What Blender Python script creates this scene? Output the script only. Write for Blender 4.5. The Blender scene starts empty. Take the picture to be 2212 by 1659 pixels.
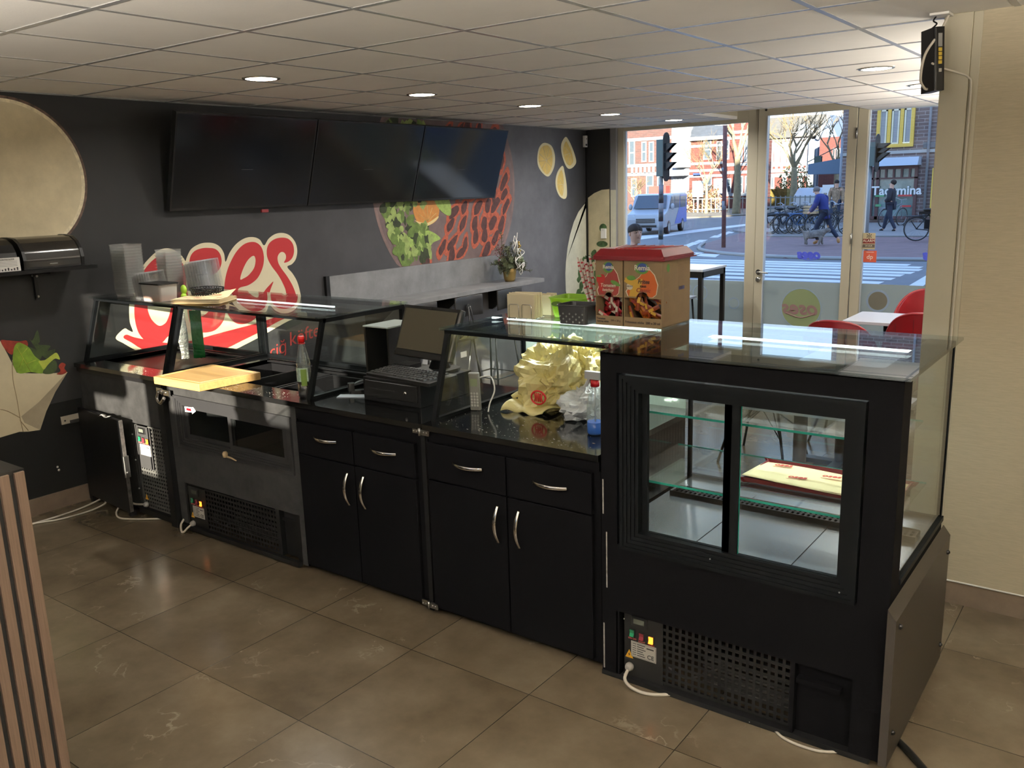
import bpy, bmesh, math, random
from mathutils import Vector, Matrix, noise
random.seed(7)
PI = math.pi
SC = bpy.context.scene
# ---------------------------------------------------------------- camera, sky, sun, exposure
W, H = 2212, 1659
FPX = 1894.1
CAM = Vector((5.4025, -2.2984, 1.8588))
RV = Vector((0.80493515, 0.59261511, -0.02977809))
UV = Vector((-0.10491753, 0.19154265, 0.97586051))
FV = Vector((-0.58401345, 0.78238018, -0.21635512))
cd = bpy.data.cameras.new('camera'); cam = bpy.data.objects.new('camera', cd)
SC.collection.objects.link(cam); SC.camera = cam
cd.sensor_fit = 'HORIZONTAL'; cd.sensor_width = 36; cd.lens = FPX/W*36
cd.clip_start = 0.05; cd.clip_end = 500
mw = Matrix.Identity(4)
for i in range(3):
    mw[i][0] = RV[i]; mw[i][1] = UV[i]; mw[i][2] = -FV[i]; mw[i][3] = CAM[i]
cam.matrix_world = mw

wd = bpy.data.worlds.new('sky'); SC.world = wd; wd.use_nodes = True
nt = wd.node_tree; nt.nodes.clear()
wo = nt.nodes.new('ShaderNodeOutputWorld'); bg = nt.nodes.new('ShaderNodeBackground')
tc = nt.nodes.new('ShaderNodeTexCoord'); sx = nt.nodes.new('ShaderNodeSeparateXYZ')
rp = nt.nodes.new('ShaderNodeValToRGB')
nt.links.new(tc.outputs['Generated'], sx.inputs[0]); nt.links.new(sx.outputs['Z'], rp.inputs[0])
e = rp.color_ramp.elements
e[0].position = 0.0; e[0].color = (0.86, 0.90, 1.0, 1)
e[1].position = 0.75; e[1].color = (0.28, 0.47, 0.95, 1)
m_ = e.new(0.22); m_.color = (0.47, 0.70, 1.0, 1)
nt.links.new(rp.outputs[0], bg.inputs[0]); bg.inputs[1].default_value = 1.5
nt.links.new(bg.outputs[0], wo.inputs[0])

SUN = Vector((-0.40, 0.87, -0.235)).normalized()       # direction the sunlight travels
sd = bpy.data.lights.new('sun', 'SUN'); sun = bpy.data.objects.new('sun', sd); SC.collection.objects.link(sun)
sd.energy = 20; sd.color = (1.0, 0.90, 0.74); sd.angle = math.radians(0.5)
sun.rotation_euler = SUN.to_track_quat('-Z', 'Y').to_euler(); sun.location = (6, -8, 6)

SC.view_settings.view_transform = 'Standard'; SC.view_settings.look = 'None'
SC.view_settings.exposure = 0.75; SC.view_settings.gamma = 1.0
SC.view_settings.use_curve_mapping = False
cy = SC.cycles
cy.use_denoising = True; cy.max_bounces = 9; cy.diffuse_bounces = 4; cy.glossy_bounces = 4
cy.transmission_bounces = 8; cy.transparent_max_bounces = 48; cy.sample_clamp_indirect = 4.0
cy.caustics_reflective = False; cy.caustics_refractive = False

# ---------------------------------------------------------------- helpers
def ray(x, y):
    return FV + RV*((x-W/2)/FPX) - UV*((y-H/2)/FPX)
def onz(x, y, z):
    d = ray(x, y); return CAM + d*((z-CAM.z)/d.z)
def onx(x, y, X):
    d = ray(x, y); return CAM + d*((X-CAM.x)/d.x)
def ony(x, y, Y):
    d = ray(x, y); return CAM + d*((Y-CAM.y)/d.y)
def lin(c):
    return tuple((v/12.92 if v <= .04045 else ((v+.055)/1.055)**2.4) for v in c)
def rgb(r, g, b):
    return lin((r/255, g/255, b/255))

def mat(name, col, rough=.5, metal=0, spec=.5, emit=None, es=0, bump=0, bscale=60, var=0, vscale=6, coat=0, sub=0, stretch=None, trans=0, bdist=.003):
    m = bpy.data.materials.get(name)
    if m: return m
    m = bpy.data.materials.new(name); m.use_nodes = True
    n = m.node_tree; b = n.nodes['Principled BSDF']
    b.inputs['Base Color'].default_value = (*col, 1); b.inputs['Roughness'].default_value = rough
    b.inputs['Metallic'].default_value = metal; b.inputs['Specular IOR Level'].default_value = spec
    b.inputs['Coat Weight'].default_value = coat
    if trans: b.inputs['Transmission Weight'].default_value = trans
    if emit:
        b.inputs['Emission Color'].default_value = (*emit, 1); b.inputs['Emission Strength'].default_value = es
    if bump or var:
        t = n.nodes.new('ShaderNodeTexCoord'); mp = n.nodes.new('ShaderNodeMapping')
        n.links.new(t.outputs['Object'], mp.inputs[0])
        if stretch: mp.inputs['Scale'].default_value = stretch
    if var:
        x = n.nodes.new('ShaderNodeTexNoise'); x.inputs['Scale'].default_value = vscale; x.inputs['Detail'].default_value = 5
        x.inputs['Roughness'].default_value = .65
        n.links.new(mp.outputs[0], x.inputs['Vector'])
        r = n.nodes.new('ShaderNodeMapRange'); r.inputs[1].default_value = .3; r.inputs[2].default_value = .7
        r.inputs[3].default_value = 1-var; r.inputs[4].default_value = 1+var
        n.links.new(x.outputs[0], r.inputs[0])
        h = n.nodes.new('ShaderNodeVectorMath'); h.operation = 'SCALE'; h.inputs[0].default_value = col
        n.links.new(r.outputs[0], h.inputs['Scale']); n.links.new(h.outputs[0], b.inputs['Base Color'])
    if bump:
        x = n.nodes.new('ShaderNodeTexNoise'); x.inputs['Scale'].default_value = bscale; x.inputs['Detail'].default_value = 4
        n.links.new(mp.outputs[0], x.inputs['Vector'])
        u = n.nodes.new('ShaderNodeBump'); u.inputs['Strength'].default_value = bump; u.inputs['Distance'].default_value = bdist
        n.links.new(x.outputs[0], u.inputs['Height']); n.links.new(u.outputs[0], b.inputs['Normal'])
    return m

def glass(name, tint=(1, 1, 1), f0=.04, haze=0, hazecol=(.8, .85, .8), rough=0.0, gain=.96):
    m = bpy.data.materials.new(name); m.use_nodes = True; n = m.node_tree; n.nodes.clear()
    o = n.nodes.new('ShaderNodeOutputMaterial'); tr = n.nodes.new('ShaderNodeBsdfTransparent'); tr.inputs[0].default_value = (*tint, 1)
    g = n.nodes.new('ShaderNodeBsdfGlossy'); g.inputs['Roughness'].default_value = rough
    lw = n.nodes.new('ShaderNodeLayerWeight'); lw.inputs[0].default_value = .5
    p = n.nodes.new('ShaderNodeMath'); p.operation = 'POWER'; p.inputs[1].default_value = 5
    q = n.nodes.new('ShaderNodeMath'); q.operation = 'MULTIPLY_ADD'; q.inputs[1].default_value = gain; q.inputs[2].default_value = f0
    n.links.new(lw.outputs['Facing'], p.inputs[0]); n.links.new(p.outputs[0], q.inputs[0])
    mx = n.nodes.new('ShaderNodeMixShader'); n.links.new(q.outputs[0], mx.inputs[0]); n.links.new(g.outputs[0], mx.inputs[2])
    if haze:
        d = n.nodes.new('ShaderNodeBsdfDiffuse'); d.inputs[0].default_value = (*hazecol, 1)
        tl = n.nodes.new('ShaderNodeBsdfTranslucent'); tl.inputs[0].default_value = (*hazecol, 1)
        dd = n.nodes.new('ShaderNodeMixShader'); dd.inputs[0].default_value = .5
        n.links.new(d.outputs[0], dd.inputs[1]); n.links.new(tl.outputs[0], dd.inputs[2])
        m2 = n.nodes.new('ShaderNodeMixShader'); m2.inputs[0].default_value = haze
        n.links.new(tr.outputs[0], m2.inputs[1]); n.links.new(dd.outputs[0], m2.inputs[2]); n.links.new(m2.outputs[0], mx.inputs[1])
    else: n.links.new(tr.outputs[0], mx.inputs[1])
    n.links.new(mx.outputs[0], o.inputs[0])
    return m

class MB:
    def __init__(s): s.v = []; s.f = []; s.mi = []; s.sm = []; s.cur = 0; s.smooth = False
    def add(s, vs, fs, sm=None):
        k = len(s.v); s.v += [tuple(p) for p in vs]
        for f in fs:
            s.f.append(tuple(i+k for i in f)); s.mi.append(s.cur); s.sm.append(s.smooth if sm is None else sm)
        return s
    def box(s, x0, x1, y0, y1, z0, z1, M=None):
        vs = [Vector((x, y, z)) for z in (z0, z1) for y in (y0, y1) for x in (x0, x1)]
        if M is not None: vs = [M @ p for p in vs]
        return s.add(vs, [(0, 2, 3, 1), (4, 5, 7, 6), (0, 1, 5, 4), (2, 6, 7, 3), (0, 4, 6, 2), (1, 3, 7, 5)], False)
    def hexa(s, p):   # bottom 4 ccw, top 4 ccw
        return s.add(p, [(3, 2, 1, 0), (4, 5, 6, 7), (0, 1, 5, 4), (1, 2, 6, 5), (2, 3, 7, 6), (3, 0, 4, 7)], False)
    def rbox(s, x0, x1, y0, y1, z0, z1, r=.01, seg=3, M=None, taper=None):  # vertical edges rounded
        pts = []
        for cx, cy_, a0 in ((x1-r, y1-r, 0), (x0+r, y1-r, PI/2), (x0+r, y0+r, PI), (x1-r, y0+r, 1.5*PI)):
            for k in range(seg+1):
                a = a0+k*PI/2/seg; pts.append((cx+r*math.cos(a), cy_+r*math.sin(a)))
        n = len(pts); mx, my = (x0+x1)/2, (y0+y1)/2; t = taper or 1
        vs = [Vector((mx+(x-mx)*t, my+(y-my)*t, z0)) for x, y in pts]+[Vector((x, y, z1)) for x, y in pts]
        if M is not None: vs = [M @ p for p in vs]
        return s.add(vs, [tuple(range(n-1, -1, -1)), tuple(range(n, 2*n))]+[(i, (i+1) % n, n+(i+1) % n, n+i) for i in range(n)], False)
    def lathe(s, prof, c=(0, 0, 0), n=20, M=None, cap=True):
        vs = []
        for r, z in prof:
            for k in range(n):
                a = 2*PI*k/n; vs.append(Vector((c[0]+r*math.cos(a), c[1]+r*math.sin(a), c[2]+z)))
        if M is not None: vs = [M @ p for p in vs]
        fs = []
        for i in range(len(prof)-1):
            for k in range(n):
                fs.append((i*n+k, i*n+(k+1) % n, (i+1)*n+(k+1) % n, (i+1)*n+k))
        s.add(vs, fs, True)
        k0 = len(s.v)-len(vs)
        if cap:
            for base, rev in ((0, True), ((len(prof)-1)*n, False)):
                idx = [k0+base+k for k in range(n)]
                if rev: idx.reverse()
                s.f.append(tuple(idx)); s.mi.append(s.cur); s.sm.append(False)
        return s
    def cyl(s, a, b, r, r2=None, n=10):
        return s.tube([a, b], [r, r if r2 is None else r2], n)
    def tube(s, pts, r, n=8, cap=True, closed=False):
        pts = [Vector(p) for p in pts]; m = len(pts)
        rs = r if isinstance(r, (list, tuple)) else [r]*m
        vs = []; prev = None
        for i, p in enumerate(pts):
            if closed: t = pts[(i+1) % m]-pts[i-1]
            else: t = pts[min(i+1, m-1)]-pts[max(i-1, 0)]
            if t.length < 1e-9: t = Vector((0, 0, 1))
            t.normalize()
            if prev is None:
                a = Vector((0, 0, 1)) if abs(t.z) < .9 else Vector((1, 0, 0))
                u = t.cross(a).normalized()
            else:
                u = prev-t*prev.dot(t)
                u = u.normalized() if u.length > 1e-6 else t.orthogonal().normalized()
            prev = u; w = t.cross(u)
            for k in range(n):
                a = 2*PI*k/n; vs.append(p+u*(rs[i]*math.cos(a))+w*(rs[i]*math.sin(a)))
        fs = []
        for i in range(m if closed else m-1):
            j = (i+1) % m
            for k in range(n): fs.append((i*n+k, i*n+(k+1) % n, j*n+(k+1) % n, j*n+k))
        s.add(vs, fs, True)
        if cap and not closed:
            k0 = len(s.v)-len(vs)
            s.f.append(tuple(k0+k for k in range(n-1, -1, -1))); s.mi.append(s.cur); s.sm.append(False)
            s.f.append(tuple(k0+(m-1)*n+k for k in range(n))); s.mi.append(s.cur); s.sm.append(False)
        return s
    def prism(s, pts, d):   # pts: 3D planar outline, extruded by vector d
        pts = [Vector(p) for p in pts]; n = len(pts); d = Vector(d)
        return s.add(pts+[p+d for p in pts], [tuple(range(n-1, -1, -1)), tuple(range(n, 2*n))]+[(i, (i+1) % n, n+(i+1) % n, n+i) for i in range(n)], False)
    def poly(s, pts): return s.add(pts, [tuple(range(len(pts)))], False)
    def grid(s, fn, nu, nv, sm=True):
        vs = [Vector(fn(i/nu, j/nv)) for j in range(nv+1) for i in range(nu+1)]
        return s.add(vs, [(j*(nu+1)+i, j*(nu+1)+i+1, (j+1)*(nu+1)+i+1, (j+1)*(nu+1)+i) for j in range(nv) for i in range(nu)], sm)
    def ball(s, c, r, n=10, sz=(1, 1, 1), M=None):
        prof = [(max(1e-4, r*math.sin(PI*i/n)), -r*math.cos(PI*i/n)) for i in range(n+1)]
        k = len(s.v); s.lathe(prof, (0, 0, 0), n+2, None, False)
        for i in range(k, len(s.v)):
            p = Vector(s.v[i]); p = Vector((p.x*sz[0], p.y*sz[1], p.z*sz[2]))
            if M is not None: p = M @ p
            s.v[i] = tuple(p+Vector(c))
        return s
    def text(s, txt, size, M, extrude=0.0004, align='CENTER', bold=0.0, shear=0.0, sx=1.0):
        c = bpy.data.curves.new('t', 'FONT'); c.body = txt; c.size = size; c.align_x = align; c.align_y = 'CENTER'
        c.extrude = extrude; c.offset = bold; c.shear = shear; c.resolution_u = 3
        o = bpy.data.objects.new('t', c); me = bpy.data.meshes.new_from_object(o)
        S = Matrix.Diagonal((sx, 1, 1, 1))
        s.add([M @ (S @ v.co) for v in me.vertices], [tuple(p.vertices) for p in me.polygons], False)
        bpy.data.objects.remove(o); bpy.data.curves.remove(c); bpy.data.meshes.remove(me)
        return s
    def build(s, name, mats, parent=None, bevel=0, solid=0, sub=0):
        me = bpy.data.meshes.new(name); me.from_pydata(s.v, [], s.f)
        for m in (mats if isinstance(mats, (list, tuple)) else [mats]): me.materials.append(m)
        me.polygons.foreach_set('material_index', s.mi); me.polygons.foreach_set('use_smooth', s.sm)
        me.update()
        o = bpy.data.objects.new(name, me); SC.collection.objects.link(o)
        if parent is not None:
            o.parent = parent; o.matrix_parent_inverse = PINV.get(parent.name, Matrix.Identity(4))
        if solid:
            md = o.modifiers.new('solid', 'SOLIDIFY'); md.thickness = solid; md.offset = 0
        if bevel:
            md = o.modifiers.new('bevel', 'BEVEL'); md.width = bevel; md.segments = 2; md.limit_method = 'ANGLE'
        if sub:
            md = o.modifiers.new('sub', 'SUBSURF'); md.levels = sub; md.render_levels = sub
        return o
PINV = {}
def tag(o, label=None, cat=None, group=None, kind=None):
    if label: o['label'] = label
    if cat: o['category'] = cat
    if group: o['group'] = group
    if kind: o['kind'] = kind
    return o
def thing(name, label, cat, loc=(0, 0, 0), group=None, rz=0):
    o = bpy.data.objects.new(name, None); SC.collection.objects.link(o); o.empty_display_size = .05
    o.location = loc; o.rotation_euler = (0, 0, rz)
    tag(o, label, cat, group); return o
def wthing(name, label, cat, loc=(0, 0, 0), group=None, kind=None):
    """an Empty at loc whose parts are written in world coordinates"""
    o = thing(name, label, cat, loc, group)
    PINV[o.name] = Matrix.Translation(Vector(loc)).inverted()
    if kind: o['kind'] = kind
    return o
def pt(o): return PINV.get(o.name)
def struct(o): o['kind'] = 'structure'; return o
def copy_tree(o, parent=None):
    c = o.copy(); SC.collection.objects.link(c)
    if parent is not None: c.parent = parent; c.matrix_parent_inverse = o.matrix_parent_inverse.copy()
    for ch in KIDS.get(o.name, [x for x in bpy.data.objects if x.parent == o]): copy_tree(ch, c)
    return c
KIDS = {}
def sub(o):
    """lets a mesh object written in world space act as the parent of sub-parts also in world space"""
    PINV[o.name] = Matrix.Identity(4) if o.parent is None else Matrix.Identity(4)
    return o
def smoothloop(pts, n=6):
    out = []; m = len(pts)
    for i in range(m):
        a, b, c, d = (Vector((*pts[(i+k) % m], 0)) for k in (-1, 0, 1, 2))
        for k in range(n):
            t = k/n
            p = .5*((2*b)+(c-a)*t+(2*a-5*b+4*c-d)*t*t+(3*b-a-3*c+d)*t**3)
            out.append((p.x, p.y))
    return out
def smoothpath(pts, n=6):
    pts = [Vector(p) for p in pts]; out = []; m = len(pts)
    for i in range(m-1):
        a = pts[max(i-1, 0)]; b = pts[i]; c = pts[i+1]; d = pts[min(i+2, m-1)]
        for k in range(n):
            t = k/n; out.append(.5*((2*b)+(c-a)*t+(2*a-5*b+4*c-d)*t*t+(3*b-a-3*c+d)*t**3))
    out.append(pts[-1]); return out
def frame(o, x, y):   # matrix from plane coords (x right, y up) to world: origin o, axes x,y
    x = Vector(x).normalized(); y = Vector(y).normalized(); z = x.cross(y)
    M = Matrix.Identity(4)
    for i in range(3): M[i][0] = x[i]; M[i][1] = y[i]; M[i][2] = z[i]; M[i][3] = o[i]
    return M

# ---------------------------------------------------------------- materials
K_BLACK = mat('black_lacquer', (.0025, .0025, .003), .6, spec=.02, bump=.05, bscale=300)
K_BLACK2 = mat('black_steel', (.005, .005, .0055), .42, spec=.16)
K_DIRTY = mat('black_steel_worn', (.022, .022, .022), .62, spec=.08, var=.3, vscale=14)
K_GLOSSTOP = mat('black_stone_worktop', (.006, .006, .006), .10, spec=.6, bump=.03, bscale=40)
K_ALU = mat('black_anodised', (.0035, .004, .0045), .4, spec=.06)
K_CHROME = mat('chrome', (.75, .73, .70), .14, metal=1)
K_STEEL = mat('brushed_steel', (.45, .45, .44), .3, metal=1)
K_PLBLACK = mat('black_plastic', (.007, .007, .007), .38, spec=.35)
K_WHITE = mat('white_plastic', (.75, .74, .70), .45)
K_CABLE = mat('cream_cable', (.62, .58, .50), .45)
K_GLASS = glass('clear_glass', (.96, .98, .97), .05)
K_GLASSTOP = glass('top_glass', (.88, .93, .92), .08, gain=.95)
K_GEDGE = mat('green_glass_edge', (.02, .35, .27), .15, spec=.6, emit=(0.02, .4, .3), es=0.0)
K_LED = mat('led_strip', (.9, .9, .9), .5, emit=(.90, 1.0, .98), es=6)
K_BEIGE = mat('cream_paint', rgb(180, 174, 154), .45, bump=.03)
K_RED = mat('red_plastic', rgb(112, 14, 24), .4)
# ---------------------------------------------------------------- the room
ZC = 2.4877
def floor_mat():
    m = bpy.data.materials.new('stone_floor_tiles'); m.use_nodes = True; n = m.node_tree; b = n.nodes['Principled BSDF']
    t = n.nodes.new('ShaderNodeTexCoord'); mp = n.nodes.new('ShaderNodeMapping')
    n.links.new(t.outputs['Object'], mp.inputs[0])
    # joints
    sp = n.nodes.new('ShaderNodeSeparateXYZ'); n.links.new(mp.outputs[0], sp.inputs[0])
    def joint(out, off):
        a = n.nodes.new('ShaderNodeMath'); a.operation = 'SUBTRACT'; n.links.new(out, a.inputs[0]); a.inputs[1].default_value = off
        w = n.nodes.new('ShaderNodeMath'); w.operation = 'PINGPONG'; n.links.new(a.outputs[0], w.inputs[0]); w.inputs[1].default_value = .3
        l = n.nodes.new('ShaderNodeMath'); l.operation = 'LESS_THAN'; n.links.new(w.outputs[0], l.inputs[0]); l.inputs[1].default_value = .0016
        return l
    jx = joint(sp.outputs['X'], 2.45-1.2028); jy = joint(sp.outputs['Y'], -.4997)
    mx = n.nodes.new('ShaderNodeMath'); mx.operation = 'MAXIMUM'; n.links.new(jx.outputs[0], mx.inputs[0]); n.links.new(jy.outputs[0], mx.inputs[1])
    # per-tile shade
    sc = n.nodes.new('ShaderNodeVectorMath'); sc.operation = 'MULTIPLY_ADD'
    sc.inputs[1].default_value = (1/.6, 1/.6, 0); sc.inputs[2].default_value = (-(2.45-1.2028)/.6, .4997/.6, 0)
    n.links.new(mp.outputs[0], sc.inputs[0])
    fl = n.nodes.new('ShaderNodeVectorMath'); fl.operation = 'FLOOR'; n.links.new(sc.outputs[0], fl.inputs[0])
    wn = n.nodes.new('ShaderNodeTexWhiteNoise'); n.links.new(fl.outputs[0], wn.inputs[0])
    ofs = n.nodes.new('ShaderNodeVectorMath'); ofs.operation = 'MULTIPLY_ADD'; n.links.new(wn.outputs['Color'], ofs.inputs[0])
    ofs.inputs[1].default_value = (9, 9, 9); n.links.new(mp.outputs[0], ofs.inputs[2])
    no = n.nodes.new('ShaderNodeTexNoise'); no.inputs['Scale'].default_value = 2.2; no.inputs['Detail'].default_value = 8; no.inputs['Roughness'].default_value = .62
    n.links.new(ofs.outputs[0], no.inputs['Vector'])
    cr = n.nodes.new('ShaderNodeValToRGB'); n.links.new(no.outputs[0], cr.inputs[0])
    el = cr.color_ramp.elements; el[0].position = .3; el[0].color = (.085, .066, .042, 1); el[1].position = .72; el[1].color = (.175, .144, .099, 1)
    q = el.new(.52); q.color = (.128, .102, .068, 1)
    # pale veins
    dn = n.nodes.new('ShaderNodeTexNoise'); dn.inputs['Scale'].default_value = 3.1; dn.inputs['Detail'].default_value = 4
    n.links.new(ofs.outputs[0], dn.inputs['Vector'])
    dm = n.nodes.new('ShaderNodeVectorMath'); dm.operation = 'MULTIPLY_ADD'; n.links.new(dn.outputs['Color'], dm.inputs[0]); dm.inputs[1].default_value = (.25, .25, .25)
    n.links.new(ofs.outputs[0], dm.inputs[2])
    vo = n.nodes.new('ShaderNodeTexNoise'); vo.inputs['Scale'].default_value = 1.5; vo.inputs['Detail'].default_value = 7; vo.inputs['Roughness'].default_value = .55
    n.links.new(dm.outputs[0], vo.inputs['Vector'])
    vs_ = n.nodes.new('ShaderNodeMath'); vs_.operation = 'SUBTRACT'; vs_.inputs[1].default_value = .5; n.links.new(vo.outputs[0], vs_.inputs[0])
    va = n.nodes.new('ShaderNodeMath'); va.operation = 'ABSOLUTE'; n.links.new(vs_.outputs[0], va.inputs[0])
    vr = n.nodes.new('ShaderNodeMapRange'); vr.inputs[1].default_value = 0; vr.inputs[2].default_value = .006; vr.inputs[3].default_value = 1; vr.inputs[4].default_value = 0
    n.links.new(va.outputs[0], vr.inputs[0])
    br = n.nodes.new('ShaderNodeTexNoise'); br.inputs['Scale'].default_value = 5; n.links.new(ofs.outputs[0], br.inputs['Vector'])
    bm_ = n.nodes.new('ShaderNodeMapRange'); bm_.inputs[1].default_value = .52; bm_.inputs[2].default_value = .68; bm_.inputs[3].default_value = 0; bm_.inputs[4].default_value = .38
    n.links.new(br.outputs[0], bm_.inputs[0])
    ve = n.nodes.new('ShaderNodeMath'); ve.operation = 'MULTIPLY'; n.links.new(vr.outputs[0], ve.inputs[0]); n.links.new(bm_.outputs[0], ve.inputs[1])
    m1 = n.nodes.new('ShaderNodeMixRGB'); n.links.new(ve.outputs[0], m1.inputs[0]); n.links.new(cr.outputs[0], m1.inputs[1]); m1.inputs[2].default_value = (.42, .36, .27, 1)
    m2 = n.nodes.new('ShaderNodeMixRGB'); n.links.new(mx.outputs[0], m2.inputs[0]); n.links.new(m1.outputs[0], m2.inputs[1]); m2.inputs[2].default_value = (.035, .025, .015, 1)
    n.links.new(m2.outputs[0], b.inputs['Base Color'])
    rr = n.nodes.new('ShaderNodeMapRange'); rr.inputs[3].default_value = .14; rr.inputs[4].default_value = .28; n.links.new(no.outputs[0], rr.inputs[0])
    n.links.new(rr.outputs[0], b.inputs['Roughness']); b.inputs['Specular IOR Level'].default_value = .65
    bp = n.nodes.new('ShaderNodeBump'); bp.inputs['Strength'].default_value = .25; bp.inputs['Distance'].default_value = .004
    iv = n.nodes.new('ShaderNodeMath'); iv.operation = 'SUBTRACT'; n.links.new(no.outputs[0], iv.inputs[0]); n.links.new(mx.outputs[0], iv.inputs[1])
    n.links.new(iv.outputs[0], bp.inputs['Height']); n.links.new(bp.outputs[0], b.inputs['Normal'])
    return m
K_FLOOR = floor_mat()
YB = -3.6; XR = 7.4
b = MB(); b.box(-.1, XR+.1, YB-.1, 6.75, -.1, 0)
struct(b.build('floor', K_FLOOR))
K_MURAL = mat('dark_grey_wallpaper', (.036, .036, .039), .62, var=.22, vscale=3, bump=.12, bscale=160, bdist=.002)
def wall_tone_ramp(m):   # the wallpaper colour is palest past its middle, near black at both ends
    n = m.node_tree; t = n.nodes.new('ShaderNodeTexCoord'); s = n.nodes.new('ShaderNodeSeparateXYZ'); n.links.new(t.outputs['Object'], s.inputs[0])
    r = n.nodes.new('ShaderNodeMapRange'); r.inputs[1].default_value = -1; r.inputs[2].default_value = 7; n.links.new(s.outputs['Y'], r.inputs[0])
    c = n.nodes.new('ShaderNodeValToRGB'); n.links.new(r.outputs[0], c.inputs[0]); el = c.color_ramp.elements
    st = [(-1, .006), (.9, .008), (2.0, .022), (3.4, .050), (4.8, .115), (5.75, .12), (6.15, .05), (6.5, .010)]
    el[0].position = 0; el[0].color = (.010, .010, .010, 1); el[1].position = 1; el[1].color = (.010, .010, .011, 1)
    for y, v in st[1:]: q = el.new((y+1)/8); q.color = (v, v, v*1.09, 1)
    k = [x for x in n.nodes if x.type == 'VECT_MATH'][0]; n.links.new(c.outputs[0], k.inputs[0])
wall_tone_ramp(K_MURAL)
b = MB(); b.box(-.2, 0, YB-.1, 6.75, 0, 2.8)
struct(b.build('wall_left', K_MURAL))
K_LINEN = mat('linen_wallpaper', rgb(178, 168, 145), .8, var=.09, vscale=90, stretch=(.25, 1, 3.5), bump=.35, bscale=260, bdist=.001)
b = MB(); b.box(4.735, XR+.1, 1.75, 1.87, 0, 2.8)
wr = struct(b.build('wall_right', K_LINEN))
b = MB(); b.box(XR, XR+.12, YB-.1, 1.75, 0, 2.8)
struct(b.build('wall_side', K_LINEN))
K_OFFW = mat('grey_wall_paint', (.20, .19, .18), .7)
b = MB(); b.box(5.7, 5.8, 1.87, 6.6, 0, 2.8)
struct(b.build('wall_side_front', K_OFFW))
# unseen rear wall, its openings cut to the shape of the sun patches
DY = YB-.4
def cells():
    k = (YB-.4)/SUN.y     # shift from the counter plane back to the rear wall (k<0)
    def R(x0, x1, z0, z1): return (x0+SUN.x*k, x1+SUN.x*k, z0+SUN.z*k, z1+SUN.z*k)
    return [R(.55, .79, .27, 1.02), R(.17, .55, .60, .735), R(.05, .80, 1.02, 1.36), R(.985, 1.63, .70, 1.36), R(1.84, 2.06, .745, 1.36)]
CE = cells()
def wallcut(mb, lo, hi, zlo, zhi, rects, y0, y1):
    xs = sorted({lo, hi, *[r[0] for r in rects], *[r[1] for r in rects]}); zs = sorted({zlo, zhi, *[r[2] for r in rects], *[r[3] for r in rects]})
    for i in range(len(xs)-1):
        run = None
        for j in range(len(zs)-1):
            cx = (xs[i]+xs[i+1])/2; cz = (zs[j]+zs[j+1])/2
            hole = any(r[0] < cx < r[1] and r[2] < cz < r[3] for r in rects) or cz < zlo or cz > zhi
            if hole:
                if run is not None: mb.box(xs[i], xs[i+1], y0, y1, run, zs[j]); run = None
            elif run is None: run = zs[j]
        if run is not None: mb.box(xs[i], xs[i+1], y0, y1, run, zs[-1])
b = MB(); wallcut(b, -.1, XR+.1, 0, 3.4, CE, YB-.1, YB)
struct(b.build('wall_rear', K_OFFW))
# baseboards
K_SKIRT = mat('stone_skirting', (.15, .115, .085), .35, var=.25, vscale=5)
b = MB(); b.box(0, .012, YB, .36, 0, .105); struct(b.build('baseboard_left', K_SKIRT))
b = MB(); b.box(4.735, XR, 1.738, 1.75, 0, .10); struct(b.build('baseboard_right', K_SKIRT))
# ceiling: lay-in tiles on a T-bar grid, with a notch above the door
K_TILE = mat('ceiling_tile', (.82, .795, .755), .85, bump=.15, bscale=120, var=.03, vscale=2)
K_TBAR = mat('ceiling_t_bar', (.39, .39, .39), .25, spec=.9)
N0, N1, NY = 1.76, 3.04, 5.53
b = MB()
b.box(-.1, XR+.1, YB-.1, NY, ZC, ZC+.03)
b.box(-.1, N0, NY, 6.75, ZC, ZC+.03); b.box(N1, XR+.1, NY, 6.75, ZC, ZC+.03)
ceil = struct(b.build('ceiling', K_TILE))
b = MB(); b.box(-.2, XR+.2, YB-.1, 6.75, 2.80, 2.9); struct(b.build('ceiling_slab', K_OFFW))
b = MB()
b.box(N0-.015, N0, NY, 6.6, ZC+.03, 2.8); b.box(N1, N1+.015, NY, 6.6, ZC+.03, 2.8); b.box(N0-.015, N1+.015, NY-.015, NY, ZC+.03, 2.8)
struct(b.build('trim_1', K_BEIGE))
b = MB()
gx = [2.45+.6*k for k in range(-4, 9)]; gy = [.606*k for k in range(-7, 11)]
for x in gx:
    if not (0.02 < x < XR): continue
    y1 = NY if N0 < x < N1 else 6.6
    b.box(x-.012, x+.012, YB, y1, ZC-.002, ZC+.001)
for y in gy:
    if y > NY: b.box(0, N0, y-.012, y+.012, ZC-.0024, ZC+.001); b.box(N1, 5.7, y-.012, y+.012, ZC-.0024, ZC+.001)
    else: b.box(0, XR if y < 1.7 else 5.7, y-.012, y+.012, ZC-.0024, ZC+.001)
b.box(0, .022, YB, 6.6, ZC-.0026, ZC+.001)
gr = b.build('ceiling_grid', K_TBAR); gr['kind'] = 'structure'
# pillar at the end of the linen wall
b = MB(); b.box(4.595, 4.70, 1.74, 1.90, 0, ZC); b.box(4.70, 4.735, 1.748, 1.88, 0, ZC)
struct(b.build('pillar_trim', K_BEIGE, bevel=.003))
# dark corner column carrying the wallpaper
b = MB(); b.box(0, .30, 6.48, 6.6, 0, ZC)
struct(b.build('wall_corner', mat('wallpaper_black', (.012, .012, .013), .5)))
b = MB(); b.box(.30, .372, 6.50, 6.6, 0, ZC); struct(b.build('trim_2', mat('grey_reveal', (.22, .22, .23), .6)))
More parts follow.
